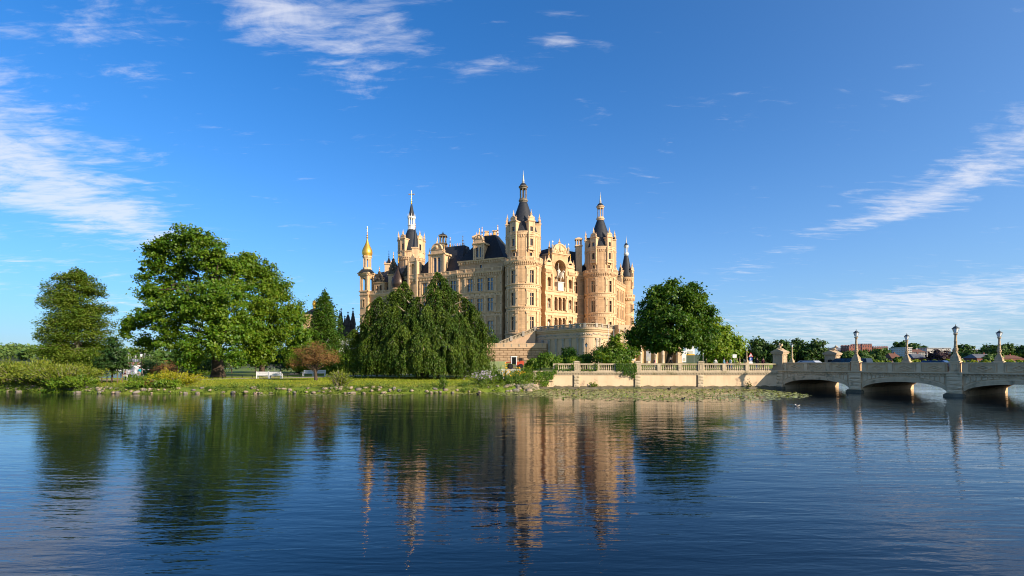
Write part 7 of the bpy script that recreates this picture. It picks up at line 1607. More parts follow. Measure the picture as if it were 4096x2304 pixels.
def lilies():
    g = rgen(91); P = []; n = 0
    front = lambda x: float(np.interp(x, [-4, 0, 4, 9, 15, 20, 24, 28, 31, 34], [57, 51, 47.5, 45, 44, 44, 46, 49, 53, 60]))
    while len(P) < 5200:
        x = g.uniform(-4, 31.5); yf = front(x); y = 65.6 - (65.6 - yf) * g.uniform() ** 1.1
        c = .5 + .5 * math.sin(x * .55 + 2 * math.sin(y * .6)) * math.sin(y * .9 + x * .2)
        edge = (y - yf) / 5
        if g.uniform() < min(1, .22 + .8 * c) * min(1, .3 + edge): P.append((x, y, g.uniform(.11, .24)))
    for k in range(500):
        x = g.uniform(-27, -2); y = float(np.interp(x, [-27, -19, -10, -2], [54.4, 54.6, 54.8, 56.6])) - abs(g.normal()) * 1.0
        if math.sin(x * .9) + math.sin(x * .31 + 1) > .1: P.append((x, y, g.uniform(.1, .2)))
    P = np.array(P); m = 7; N_ = len(P); ang = np.linspace(.25, 2 * math.pi - .25, m - 1); rot = g.uniform(0, 6.28, N_)
    V = np.empty((N_, m, 3)); V[:, 0, 0] = P[:, 0]; V[:, 0, 1] = P[:, 1]; V[:, 0, 2] = .02
    for i, a in enumerate(ang):
        V[:, i + 1, 0] = P[:, 0] + P[:, 2] * np.cos(a + rot); V[:, i + 1, 1] = P[:, 1] + P[:, 2] * np.sin(a + rot); V[:, i + 1, 2] = .012 + g.uniform(0, .03, N_) * (g.uniform(size=N_) < .3)
    F_ = [tuple(range(i * m, i * m + m)) for i in range(N_)]; me = bpy.data.meshes.new('lily_pads'); me.from_pydata(V.reshape(-1, 3).tolist(), [], F_)
    me.materials.append(pm('lily_pad', (.33, .36, .08), (.44, .43, .14), 1.2, .38, spec=.4, island=.3)); o = link('lily_pads', me, kind='stuff'); tag(o, 'floating water lily pads in front of the quay', 'lily pads')
    k = g.choice(N_, 420); C = P[k].copy(); C[:, 2] = g.uniform(.04, .12, 420)
    o = link('raised_lily_leaves', leaf_mesh('raised_lily_leaves', C, .10, leafmat('lily_green', (.10, .17, .02), (.2, .22, .03), .3), g, None, .5, .7), kind='stuff'); tag(o, 'upright green lily leaves and buds above the pads', 'lily leaves')
lilies()
def ivy(name, spots, label, seed):
    g = rgen(seed); C = []
    for (x0, x1, z0, z1, n, yo) in spots:
        p = np.stack([g.uniform(x0, x1, n), QB - yo - g.uniform(0, .14, n), z0 + (z1 - z0) * g.beta(1.6, 1.3, n)], 1)
        w = .5 + .5 * np.sin(p[:, 0] * 7) * np.sin(p[:, 2] * 4 + p[:, 0] * 2); C.append(p[g.uniform(size=n) < .35 + .65 * w])
    C = np.concatenate(C); t = thing(name, (float(C[:, 0].mean()), QB - .3, float(C[:, 2].min())), label, 'ivy', world=True)
    link('leaves', leaf_mesh('leaves', C, .075, PLANT if seed == 1 else CHEST, g, np.tile(np.array([.2, -1, .4]), (len(C), 1)), .6, .75), t)
    mb = MB(); lo, hi = C[:, 2].min(), C[:, 2].max()
    for k in range(6):
        x = g.uniform(C[:, 0].min(), C[:, 0].max()); mb.tube([(x, QB - .2, hi - .1), (x + g.normal() * .1, QB - .17, (lo + hi) / 2), (x + g.normal() * .15, QB - .12, lo + .1)], [.015, .012, .006], 4)
    mb.build('stems', [BARK], t)
ivy('wall_ivy', [(3.2, 5.3, 1.1, 2.3, 900, .2), (3.6, 4.7, .3, 1.3, 500, .12), (5.2, 5.7, 1.6, 2.6, 120, .2), (2.8, 3.5, .5, 1.6, 120, .1)], 'bright ivy hanging over the lower garden balustrade', 1)
ivy('hanging_ivy', [(13.3, 16.0, 2.2, 3.35, 1200, .25), (14.3, 16.0, 1.7, 2.5, 420, .25), (15.3, 15.9, 1.2, 1.9, 90, .12)], 'dark ivy spilling over the balustrade below the garden tree', 2)
ivy('post_ivy', [(5.5, 5.9, 2.3, 3.2, 120, .2), (7.6, 8.0, 2.3, 3.2, 120, .2), (6.0, 7.6, 2.28, 2.6, 120, .18), (10.6, 11.0, 2.3, 3.25, 110, .2), (8.8, 10.6, 2.28, 2.5, 90, .18)], 'thin ivy strands climbing the first balusters of the quay', 3)
# ================================================================ park furniture
BENCHM = pm('white_bench_paint', (.78, .79, .80), (.70, .71, .72), 4, .5)
def bench_proto():
    t = thing('park_bench', (0, 0, 0), 'x', 'bench', 'white slatted park benches')
    for x in (-.82, .82):
        for y, h in ((-.3, .42), (.22, .95)): mb = MB(); mb.box(x - .045, x + .045, y - .045, y + .045, 0, h); mb.build('leg', [BENCHM], t)
        mb = MB(); mb.box(x - .05, x + .05, -.36, .24, .62, .68); mb.box(x - .045, x + .045, -.34, -.27, .42, .62); mb.build('armrest', [BENCHM], t)
    for k in range(5): mb = MB(); y = -.3 + k * .115; mb.box(-.86, .86, y - .045, y + .045, .42, .46); mb.build('seat_slat', [BENCHM], t)
    mb = MB(); mb.box(-.77, .77, .20, .26, .84, .92); mb.build('top_rail', [BENCHM], t)
    mb = MB(); mb.box(-.77, .77, .20, .25, .50, .56); mb.build('lower_rail', [BENCHM], t)
    sl = MB(); sl.box(-.028, .028, .205, .245, .56, .84); sm = sl.mesh('back_slat', [BENCHM])
    for k in range(14): link('back_slat', sm, t, loc=(-.7 + k * 1.4 / 13, 0, 0))
    return t
bp = bench_proto(); fb = True
for px, Y, rz, lab in ((263.2, 75, math.pi + .05, 'left half of the nearer white bench pair, seen from behind'), (275.6, 75, math.pi + .05, 'right half of the nearer white bench pair, seen from behind'), (308.6, 88, .04, 'left half of the farther white bench pair behind the brown tree'), (320.2, 88, .04, 'right half of the farther white bench pair behind the brown tree'), (123.2, 70.5, math.pi * .75, 'white bench with the seated couple by the lake path')):
    x, y = pxg(px, Y); o = bp if fb else copy_tree(bp); fb = False; o.location = (x, y, gz(x, y) + .03); o.rotation_euler = (0, 0, rz); o['label'] = lab
    if px > 200: o.scale = (1.02, 1, 1.12)
mb = MB()
SK = pm('skin', (.50, .30, .21), (.45, .26, .18), 3, .6)
def cloth(name, c): return pm('cloth_' + name, c, tuple(v * .8 for v in c), 4, .9)
BON = [('pe', 'ch'), ('ch', 'nk'), ('nk', 'hd'), ('ch', 's1'), ('s1', 'e1'), ('e1', 'h1'), ('ch', 's2'), ('s2', 'e2'), ('e2', 'h2'), ('pe', 'k1'), ('k1', 'f1'), ('f1', 't1'), ('pe', 'k2'), ('k2', 'f2'), ('f2', 't2')]
def person(loc, rz, label, top, legs, hair, pose='stand', sleeves=True, h=1.74, lean=0.0, group=None):
    t = thing('person', loc, label, 'person', group, rz=rz); s = h / 1.74
    def q(a, b, c, r): return (a * s, b * s, c * s, r * s)
    if pose == 'sit':
        J = dict(pe=q(0, .05, .55, .15), ch=q(0, 0, 1.0, .16), nk=q(0, -.04, 1.18, .06), hd=q(0, -.08, 1.34, .105), s1=q(-.19, 0, 1.06, .07), e1=q(-.25, -.12, .8, .055), h1=q(-.14, -.34, .72, .04), s2=q(.19, 0, 1.06, .07), e2=q(.25, -.12, .8, .055), h2=q(.14, -.34, .72, .04), k1=q(-.11, -.42, .52, .085), f1=q(-.11, -.45, .08, .055), t1=q(-.11, -.62, .04, .045), k2=q(.11, -.42, .52, .085), f2=q(.11, -.45, .08, .055), t2=q(.11, -.62, .04, .045))
    else:
        st = .14 if pose == 'walk' else .03; bl = lean
        J = dict(pe=q(0, 0, .94, .145), ch=q(0, -bl * .5, 1.3, .155), nk=q(0, -bl * .7, 1.48, .058), hd=q(0, -.02 - bl * .85, 1.62, .105), s1=q(-.19, -bl * .5, 1.37, .07), e1=q(-.25, .06 - bl, 1.1, .052), h1=q(-.23, -.12 - bl, .9, .04), s2=q(.19, -bl * .5, 1.37, .07), e2=q(.25, -.04 - bl, 1.1, .052), h2=q(.23, -.2 - bl, .93, .04), k1=q(-.1, -st * .7, .5, .08), f1=q(-.1, -st, .08, .05), t1=q(-.1, -st - .17, .04, .045), k2=q(.1, st * .3, .5, .08), f2=q(.1, st, .08, .05), t2=q(.1, st - .17, .04, .045))
    bm_ = [0, 0, 2, 0, 0, 0 if sleeves else 2, 0, 0, 0 if sleeves else 2, 1, 1, 3, 1, 1, 3]; bm_[2] = 2; bm_[5] = bm_[8] = 2
    if sleeves: bm_[5] = bm_[8] = 0
    skin_figure('body', J, BON, [cloth(*top), cloth(*legs), SK, cloth('shoes', (.05, .04, .035))], t, bm_, sub=2)
    mb = MB(); x, y, z, r = J['hd']; mb.blobx((x, y + .035 * s, z + .04 * s), .118 * s, 10, 0, (1, 1, .95)); mb.build('hair', [cloth(*hair)], t, smooth=True)
    mb = MB(); mb.blobx((x, y - .112 * s, z - .01 * s), .022 * s, 6); mb.blobx((x - .04 * s, y - .1 * s, z + .02 * s), .012 * s, 5, 1); mb.blobx((x + .04 * s, y - .1 * s, z + .02 * s), .012 * s, 5, 1); mb.build('face', [SK, VOID], t)
    return t
x, y = pxg(121.9, 70.6); person((x, y, gz(x, y)), math.pi * .75 + math.pi * 1.5 - math.pi * 1.5, 'grey-haired person in dark clothes sitting on the lakeside bench', ('navy', (.012, .012, .02)), ('black', (.01, .01, .014)), ('grey', (.35, .33, .3)), 'sit')
x, y = pxg(124.8, 70.3); person((x, y, gz(x, y)), math.pi * .75, 'dark-haired person in maroon sitting on the lakeside bench', ('maroon', (.05, .012, .02)), ('black', (.01, .01, .014)), ('darkhair', (.02, .014, .012)), 'sit', h=1.65)
x, y = pxg(140, 77); person((x, y, gz(x, y)), 1.2, 'person in a turquoise top walking by the lake behind the shrubs', ('turq', (.0, .25, .36)), ('tan', (.25, .2, .16)), ('darkhair', (.02, .014, .012)), 'walk', False)
for px, Y, rz, lab, tp, lg, hr, ps, le in ((654.6, 71.5, -1.4, 'blond person in a pink top behind the quay balustrade', ('pink', (.55, .22, .2)), ('grey2', (.2, .2, .22)), ('blond', (.45, .32, .14)), 'walk', 0), (672, 72, -1.4, 'person in black leaning forward under the chestnut', ('black2', (.01, .01, .012)), ('black', (.01, .01, .014)), ('grey', (.35, .33, .3)), 'walk', .3),
        (724, 74, 1.0, 'person in a blue top walking near the pale green tree', ('sky', (.15, .3, .42)), ('blue', (.04, .07, .14)), ('darkhair', (.02, .014, .012)), 'walk', 0), (730.5, 74.5, -1.2, 'person in a white shirt and jeans near the pale green tree', ('white', (.6, .6, .6)), ('jeans', (.05, .09, .2)), ('darkhair', (.02, .014, .012)), 'walk', 0), (727, 78, .5, 'small person between the two walkers near the pale green tree', ('coral', (.45, .15, .1)), ('grey2', (.2, .2, .22)), ('blond', (.45, .32, .14)), 'stand', 0),
        (706, 80, 1.8, 'person with a backpack under the pale green tree', ('olive', (.1, .1, .05)), ('tan', (.25, .2, .16)), ('darkhair', (.02, .014, .012)), 'walk', 0), (715.5, 82, 0, 'person in white seen between the balusters', ('white', (.6, .6, .6)), ('grey2', (.2, .2, .22)), ('darkhair', (.02, .014, .012)), 'stand', 0), (763, 72, .3, 'person in dark red close to the near pylon', ('maroon', (.05, .012, .02)), ('black', (.01, .01, .014)), ('darkhair', (.02, .014, .012)), 'walk', 0), (757, 71, -.6, 'person in black by the shaded balusters', ('black2', (.01, .01, .012)), ('jeans', (.05, .09, .2)), ('darkhair', (.02, .014, .012)), 'walk', 0)):
    x, y = pxg(px, Y); person((x, y, 2.34), rz, lab, tp, lg, hr, ps, True, 1.74 if 'small' not in lab else 1.35, le)
def bin_():
    x, y = pxg(128.5, 70.8); t = thing('litter_bin', (x, y, gz(x, y)), 'black slatted litter bin beside the lakeside bench', 'bin'); K = [pm('black_metal', (.012, .013, .014), None, 3, .5)]
    for k in range(12): a = k * math.pi / 6; mb = MB(); mb.box(-.035 + .28 * math.cos(a), .035 + .28 * math.cos(a), -.035 + .28 * math.sin(a), .035 + .28 * math.sin(a), .08, .8); mb.build('slat', K, t)
    mb = MB(); mb.lathe((0, 0), [(.24, .05), (.24, .78), (.31, .78), (.31, .84), (.24, .84)], 14); mb.build('liner', K, t)
bin_()
def stakes():
    x, y = pxg(112, 64); z = gz(x, y); W_ = pm('stake_wood', (.16, .11, .07), (.11, .075, .05), 4, .9); t = thing('stake_frame', (x, y, z), 'wooden stake frame around the small dark tree', 'stake frame', rz=.2)
    for a, b in ((-.85, -.5), (.85, -.5), (-.85, .6), (.85, .6)): mb = MB(); mb.tube([(a, b, -.2), (a, b, 2.05)], .06, 8); mb.build('post', [W_], t)
    for p0, p1 in (((-.9, -.5), (.9, -.5)), ((-.9, .6), (.9, .6)), ((-.85, -.5), (-.85, .6)), ((.85, -.5), (.85, .6))): mb = MB(); mb.tube([(*p0, 1.98), (*p1, 1.98)], .05, 6); mb.build('crossbar', [W_], t)
stakes()
def post_lamp(px, Y, h, lab, zb=None):
    x, y = pxg(px, Y); z = gz(x, y) if zb is None else zb; t = thing('park_lamp', (x, y, z), lab, 'lamp', 'black park lanterns'); K = [pm('black_metal', (.012, .013, .014))]
    mb = MB(); mb.lathe((0, 0), [(.13, 0), (.13, .25), (.07, .4), (.055, .8), (.07, .85), (.045, .95), (.035, h - .75), (.06, h - .7), (.03, h - .62)], 10); mb.build('post', K, t, smooth=True)
    mb = MB(); mb.lathe((0, 0), [(.10, h - .6), (.2, h - .18)], 6, cap=False); mb.build('lantern_glass', [LGLASS], t)
    mb = MB()
    for k in range(6): a = k * math.pi / 3; mb.tube([(.10 * math.cos(a), .10 * math.sin(a), h - .62), (.2 * math.cos(a), .2 * math.sin(a), h - .18)], .012, 4)
    mb.lathe((0, 0), [(.11, h - .62), (.11, h - .58)], 6); mb.lathe((0, 0), [(.24, h - .18), (.14, h - .06), (.1, h - .04), (.1, h), (.04, h + .06), (.01, h + .16)], 6); mb.build('lantern_roof', K, t)
post_lamp(353.5, 86, 4.0, 'black park lantern on the path beside the weeping beech'); post_lamp(141.3, 76, 3.9, 'black park lantern in front of the moored sailboats'); post_lamp(586.3, 84, 4.2, 'black lantern rising from the shrubs below the bastion')
def rail_fence():
    K = [pm('black_metal', (.012, .013, .014))]; pts = [pxg(178, 73.6), pxg(203, 75.2), pxg(232, 77.5), pxg(262, 80.5), pxg(300, 84)]
    t = thing('low_rail_fence', (*pts[0], gz(*pts[0])), 'low black rail fence along the path beneath the oak', 'fence', world=True); P = []
    for a, b in zip(pts, pts[1:]):
        n = 3
        P += [(a[0] + (b[0] - a[0]) * i / n, a[1] + (b[1] - a[1]) * i / n) for i in range(n)]
    P.append(pts[-1])
    for x, y in P: mb = MB(); mb.box(x - .04, x + .04, y - .04, y + .04, gz(x, y) - .1, gz(x, y) + .5); mb.build('post', K, t)
    for a, b in zip(P, P[1:]): mb = MB(); mb.tube([(*a, gz(*a) + .45), (*b, gz(*b) + .45)], .03, 6); mb.build('rail', K, t)
    pts = [pxg(478, 100), pxg(487, 102), pxg(496, 104)]; t = thing('path_rail', (*pts[0], gz(*pts[0])), 'thin grey rail beside the path right of the weeping beech', 'fence', world=True); G = [pm('grey_metal', (.3, .31, .32), None, 3, .4, metallic=.6)]
    for x, y in pts: mb = MB(); mb.tube([(x, y, gz(x, y) - .1), (x, y, gz(x, y) + .55)], .03, 6); mb.build('post', G, t)
    for a, b in zip(pts, pts[1:]): mb = MB(); mb.tube([(*a, gz(*a) + .53), (*b, gz(*b) + .53)], .025, 6); mb.build('rail', G, t)
rail_fence()
def site_fence():
    pts = [pxg(268 + 6.4 * k, 112) for k in range(4)]; K = [pm('fence_steel', (.25, .27, .28), None, 3, .5, metallic=.5)]
    t = thing('site_fence', (*pts[0], gz(*pts[0])), 'temporary wire site fence in the shade behind the left benches', 'fence', world=True)
    for x, y in pts: mb = MB(); mb.tube([(x, y, gz(x, y)), (x, y, gz(x, y) + 2.0)], .035, 6); mb.build('post', K, t)
    for a, b in zip(pts, pts[1:]):
        mb = MB(); za = gz(*a)
        for k in range(6): mb.tube([(a[0], a[1], za + .15 + k * .36), (b[0], b[1], za + .15 + k * .36)], .012, 4)
        for k in range(1, 8): x = a[0] + (b[0] - a[0]) * k / 8; mb.tube([(x, a[1], za + .15), (x, a[1], za + 1.95)], .01, 4)
        mb.build('mesh_panel', K, t)
site_fence()
# ================================================================ marina
HULL = pm('boat_white', (.80, .80, .80), (.72, .73, .74), 2, .35)
def sailboat(px, Y, L, mast, rz, lab, lean=0.0):
    x, y = pxg(px, Y); t = thing('sailboat', (x, y, 0), lab, 'sailboat', 'sailboats moored on the far shore', rz=rz)
    mb = MB(); n = 10; vs = []
    for i in range(n + 1):
        f = i / n; w = L * .16 * math.sin(math.pi * min(1, f * .55 + .28)) * (1 if f < .6 else max(.03, 1 - ((f - .6) / .4) ** 1.8)); xx = -L / 2 + L * f; sh = .55 + .25 * f * f
        vs += [(xx, -w, sh * L / 7), (xx, -w * .7, -.1), (xx, 0, -.3), (xx, w * .7, -.1), (xx, w, sh * L / 7)]
    mb.add(vs, [(5 * i + j, 5 * (i + 1) + j, 5 * (i + 1) + j + 1, 5 * i + j + 1) for i in range(n) for j in range(4)] + [(5 * i, 5 * i + 4, 5 * i + 9, 5 * i + 5) for i in range(n)] + [(0, 1, 2, 3, 4)]); mb.build('hull', [HULL], t, smooth=False)
    mb = MB(); mb.taper((-.05 * L, 0), L * .22, L * .09, .5 * L / 7, 1.15 * L / 7, .8); mb.build('cabin', [HULL], t)
    mb = MB()
    for s_ in (-1, 1): mb.box(-.2 * L, .1 * L, s_ * L * .087 - .02, s_ * L * .087 + .02, .75 * L / 7, .95 * L / 7)
    mb.build('cabin_windows', [VOID], t)
    mb = MB(); mb.tube([(.08 * L, 0, .4), (.08 * L + lean * mast, 0, mast)], [.09, .06], 6); mb.build('mast', [HULL], t)
    mb = MB(); mb.tube([(.06 * L, 0, 1.6), (-.38 * L, 0, 1.7)], .12, 7); mb.build('boom_with_furled_sail', [HULL], t)
    mb = MB(); mb.tube([(.08 * L + lean * mast, 0, mast * .95), (L * .48, 0, .8)], .025, 4); mb.tube([(.08 * L + lean * mast, 0, mast * .95), (-L * .48, 0, .8)], .025, 4); mb.build('stays', [HULL], t)
for a in ((127.5, 288, 8, 10.2, .3, 'leftmost white sailboat of the marina'), (134.5, 286, 9, 9.0, -.4, 'white sailboat left of the tallest mast'), (138.5, 290, 10, 11.5, .2, 'white sailboat with the tallest mast'), (143.8, 292, 8, 10.0, -.1, 'white sailboat behind the park lantern'), (119, 294, 7, 8.0, .2, 'low white sailboat left of the others'), (148, 296, 7.5, 9.5, .5, 'rightmost white sailboat half hidden by foliage')): sailboat(*a)
def brick_house(name, cx, cy, w, dpt, h, roofh, wallm, roofm, label, rz=0.0, nwin=(4, 2), cat='house', zb=None, flat=False, group=None, winm=None, ww=.9, wh=1.3, crenel=False, chim=True):
    z0 = zb if zb is not None else (townz(cy) - .3); t = thing(name, (cx, cy, z0), label, cat, group, rz=rz)
    fr = [Fr((-w/2, -dpt/2), (1, 0)), Fr((w/2, -dpt/2), (0, 1)), Fr((w/2, dpt/2), (-1, 0)), Fr((-w/2, dpt/2), (0, -1))]; mb = MB(); nx, ny = nwin; hol = {}
    for i, f in enumerate(fr):
        L = w if i % 2 == 0 else dpt; k = nx if i % 2 == 0 else max(1, round(nx * dpt / w)); hs = []
        if i in (0, 1, 3):
            for a in range(k):
                for b in range(ny): uc = L * (a + .5) / k; zc = h * (b + .35) / ny; hs.append((uc - ww/2, uc + ww/2, zc, min(h - .2, zc + wh)))
        hol[i] = hs; panel(mb, f, 0, L, 0, h, hs, .18)
    mb.build('wall', [wallm], t); q = MB(); q.box(-ww/2, ww/2, .14, .2, 0, wh, 0)
    for s_ in ((-ww/2, -ww/2 + .1), (ww/2 - .1, ww/2), (-.05, .05)): q.box(s_[0], s_[1], .08, .141, 0, wh, 1)
    wmesh_ = q.mesh('far_window', [GLASS, winm or HULL])
    for i in (0, 1, 3):
        for a, b, c, d_ in hol[i]: child_at('window', wmesh_, t, fr[i], (a + b) / 2, c)
    mb = MB()
    if flat: mb.box(-w/2 - .3, w/2 + .3, -dpt/2 - .3, dpt/2 + .3, h, h + .5)
    else:
        o = .5; mb.add([(-w/2 - o, -dpt/2 - o, h), (w/2 + o, -dpt/2 - o, h), (w/2 + o, dpt/2 + o, h), (-w/2 - o, dpt/2 + o, h), (-w/2 + dpt * .1, 0, h + roofh), (w/2 - dpt * .1, 0, h + roofh)], [(0, 1, 5, 4), (2, 3, 4, 5), (1, 2, 5), (3, 0, 4), (3, 2, 1, 0)])
    rf = mb.build('roof', [roofm], t)
    if crenel:
        for f, L in ((fr[0], w), (fr[1], dpt), (fr[3], dpt)):
            n = max(2, int(L / 2.4))
            for k in range(n): mb = MB(); u = L * (k + .5) / n; fbox(mb, f, u - .6, u + .6, h + .5, h + 1.7, -.5, .15); mb.build('merlon', [wallm], t)
    elif chim and not flat:
        mb = MB(); mb.box(w * .2, w * .2 + .8, -.4, .4, h + roofh * .5, h + roofh + 1); mb.build('chimney', [wallm], rf)
    return t
BRICK = pm('red_brick', (.24, .095, .07), (.19, .075, .058), .3, .9); BRICK2 = pm('pale_brick', (.30, .115, .085), (.25, .10, .075), .3, .9); RSL = pm('grey_town_roof', (.10, .11, .13), (.14, .15, .17), .3, .7); RTILE = pm('red_tile_roof', (.17, .08, .055), (.14, .065, .045), .4, .85)
APT = pm('apartment_render', (.66, .62, .56), (.6, .56, .5), .2, .85); APT2 = pm('apartment_grey', (.48, .49, .52), (.44, .45, .48), .2, .85)
x, y = pxg(137.5, 312); brick_house('boathouse', x, y, 10, 7, 3.2, 1.6, BRICK2, RSL, 'low red boathouse behind the moored sailboats', .1, (4, 1), zb=.6)
Y = 620
def T(px0, px1, tp, Y, dpt, *a, **k):
    w = (px1 - px0) / F * Y; cx = px2x((px0 + px1) / 2, Y); h = px2z(tp, Y) - (townz(Y) - .3); return a, dict(cx=cx, cy=Y + dpt / 2, w=w, dpt=dpt, h=h, **k)
def town(name, px0, px1, tp, Y, dpt, rh, wm_, rm_, lab, **k):
    w = (px1 - px0) / F * Y; h = px2z(tp, Y) - (townz(Y + dpt/2) - .3); return brick_house(name, px2x((px0 + px1) / 2, Y), Y + dpt / 2, w, dpt, h - (rh if not k.get('flat') else .5), rh, wm_, rm_, lab, **k)
town('brick_block', 849, 860.5, 345.8, 620, 16, 0, BRICK2, RSL, 'crenellated red brick tower block on the far hill', nwin=(4, 3), cat='building', flat=True, crenel=True, ww=1.4, wh=2.2, winm=BRICK)
town('brick_block', 862, 872, 344.6, 640, 22, 0, BRICK2, RSL, 'tallest red brick block with pinnacled gable on the far hill', nwin=(4, 3), cat='building', flat=True, crenel=True, ww=1.4, wh=2.2, winm=BRICK)
town('brick_range', 826, 849, 347.6, 640, 18, 6, BRICK, RSL, 'long dark-roofed red brick range on the far hill', nwin=(10, 2), cat='building', ww=1.2, wh=2.0, winm=BRICK)
town('brick_block', 814, 819.5, 346.5, 610, 14, 0, BRICK2, RSL, 'small red brick turret block left of the far pylon', nwin=(2, 3), cat='building', flat=True, crenel=True, ww=1.2, wh=2.0, winm=BRICK)
town('brick_range', 873, 888, 347.2, 660, 18, 0, BRICK2, RSL, 'low red brick block at the end of the hilltop range', nwin=(5, 2), cat='building', flat=True, crenel=True, ww=1.4, wh=2.0, winm=BRICK)
town('villa', 837, 847, 356.5, 420, 12, 4, APT, RTILE, 'white villa with steep gable below the brick range', nwin=(4, 2), ww=1.0, wh=1.5)
town('apartment_block', 888, 905.5, 349.8, 520, 14, 4, APT2, RSL, 'grey-roofed apartment block left of the white one', nwin=(7, 4), cat='building', ww=1.6, wh=1.5, winm=APT2, flat=True)
town('apartment_block', 905.5, 912, 347.2, 500, 22, 0, APT, APT, 'white apartment block gable end behind the far lamp', nwin=(3, 6), cat='building', ww=1.5, wh=1.4, flat=True, winm=APT)
town('apartment_block', 912, 926, 349.2, 512, 14, 3.0, APT, RTILE, 'white apartment block with red mansard roof', nwin=(9, 5), cat='building', ww=1.4, wh=1.3, winm=APT)
town('apartment_block', 927, 951, 347.6, 600, 16, 0, APT, APT2, 'long white apartment block behind the copper beech', nwin=(12, 4), cat='building', ww=1.6, wh=1.5, flat=True, winm=APT)
town('apartment_block', 964, 978, 349.0, 590, 16, 0, APT, APT2, 'white apartment block right of the tallest lamp', nwin=(7, 4), cat='building', ww=1.6, wh=1.5, flat=True, winm=APT)
town('apartment_block', 977, 990, 349.6, 580, 16, 0, APT2, APT2, 'grey apartment block behind the rightmost lamp', nwin=(6, 4), cat='building', ww=1.6, wh=1.5, flat=True, winm=APT)
town('town_house', 892, 902, 353.2, 400, 11, 4.0, BRICK, RTILE, 'red-roofed brick house left of the white apartments', nwin=(4, 2), ww=1.0, wh=1.5)
town('town_house', 914, 926.5, 353.4, 380, 11, 3.6, BRICK, RSL, 'dark-roofed brick house in front of the white apartments', nwin=(5, 1), ww=1.2, wh=1.8)
town('town_house', 957, 963, 351.5, 420, 11, 0, APT2, RSL, 'pale town house right of the tallest lamp', nwin=(3, 3), ww=1.0, wh=1.4, flat=True)
town('town_house', 977, 996, 353.8, 390, 12, 3.2, BRICK, RSL, 'low red brick house with blue-grey roof by the rightmost lamp', nwin=(6, 1), ww=1.2, wh=1.6)
town('town_house', 1001, 1024, 355.2, 380, 12, 2.6, BRICK, RTILE, 'long low house at the right edge of the far bank', nwin=(8, 1), ww=1.2, wh=1.4)
# ================================================================ forecourt things: vehicles, signs, flagpoles
def car(loc, rz, label, paint, L=4.4, Wd=1.8, H=1.5, boxy=False):
    t = thing('car', loc, label, 'car', 'cars on the bridge', rz=rz); P = pm('paint_' + label.split()[0], paint, tuple(v * .9 for v in paint), 1, .25, spec=.5)
    side = [(-.5, .28), (-.5, .62), (-.47, .72), (-.30, .78), (-.20, 1.0), (.22, 1.0), (.36 if not boxy else .42, .70), (.47, .64), (.5, .52), (.5, .28)]
    if boxy: side = [(-.5, .28), (-.5, .66), (-.475, .98), (-.3, 1.0), (.2, 1.0), (.33, .72), (.47, .64), (.5, .5), (.5, .28)]
    n = len(side); vs = []
    for s_ in (-1, 1):
        for a, b in side: k = .82 if b > .85 else (.97 if b > .6 else 1); vs.append((a * L, s_ * Wd / 2 * k, b * H - .0 if b > .3 else .22))
    mb = MB(); mb.add(vs, [(i, (i + 1) % n, n + (i + 1) % n, n + i) for i in range(n)] + [tuple(reversed(range(n))), tuple(range(n, 2 * n))]); mb.build('body', [P], t)
    for s_ in (-1, 1):
        mb = MB(); y0, y1 = s_ * Wd / 2 * .975, s_ * Wd / 2 * .83; z0, z1 = .68 * H, .95 * H
        for a, b, c, d_ in ((-.30, -.04, -.05, -.22) if not boxy else (-.44, -.04, -.05, -.43), (-.02, .28, .19, -.02)): mb.add([(a * L, y0 * 1.005, z0), (b * L, y0 * 1.005, z0), (c * L, y1 * 1.03, z1), (d_ * L, y1 * 1.03, z1)], [(0, 1, 2, 3), (3, 2, 1, 0)])
        mb.build('side_window', [GLASS], t)
        for a in (-.31, .32):
            mb = MB(); mb.lathe((0, 0), [(.2, -.1), (.33, -.11), (.33, .11), (.2, .1)], 16); me = mb.mesh('tyre', [pm('rubber', (.015, .015, .016), None, 3, .8)]); w = link('wheel', me, t, loc=(a * L, s_ * (Wd / 2 - .1), .33)); w.rotation_euler = (math.pi / 2, 0, 0)
            mb = MB(); mb.lathe((0, 0), [(.02, -.09), (.2, -.08), (.2, .08), (.02, .09)], 10); link('rim', mb.mesh('rim', [pm('alloy', (.5, .5, .52), None, 3, .35, metallic=.8)]), w)
    for a, b in ((.47, .60), (-.495, .60)):
        for s_ in (-1, 1): mb = MB(); mb.box(a * L - .06, a * L + .06, s_ * Wd * .36 - .16, s_ * Wd * .36 + .16, (b - .07) * H, (b + .02) * H); mb.build('headlight' if a > 0 else 'tail_light', [LGLASS if a > 0 else pm('red_lens', (.4, .02, .02), None, 2, .2)], t)
    mb = MB(); f = .2 if boxy else .22; g_ = .33 if boxy else .35
    mb.add([(g_ * L + .02, -Wd * .44, .73 * H), (g_ * L + .02, Wd * .44, .73 * H), (f * L + .03, Wd * .39, .97 * H), (f * L + .03, -Wd * .39, .97 * H)], [(0, 1, 2, 3)]); mb.build('windscreen', [GLASS], t)
ang = math.atan2(BFR.d[1], BFR.d[0])
p = BFR.p(5.9, 2.385, -5.2); car(p, ang + math.pi, 'dark estate car with pale roof crossing the bridge by the first near lamp', (.012, .014, .02), 4.9, 1.85, 1.55, True)
p = BFR.p(.8, 2.385, -6.2); car(p, ang + math.pi, 'silver car on the bridge just past the near pylon', (.45, .48, .52), 4.2, 1.75, 1.27)
p = BFR.p(13.5, 2.385, -9.0); car(p, ang, 'blue car low behind the middle of the bridge parapet', (.03, .06, .16), 4.2, 1.75, 1.25)
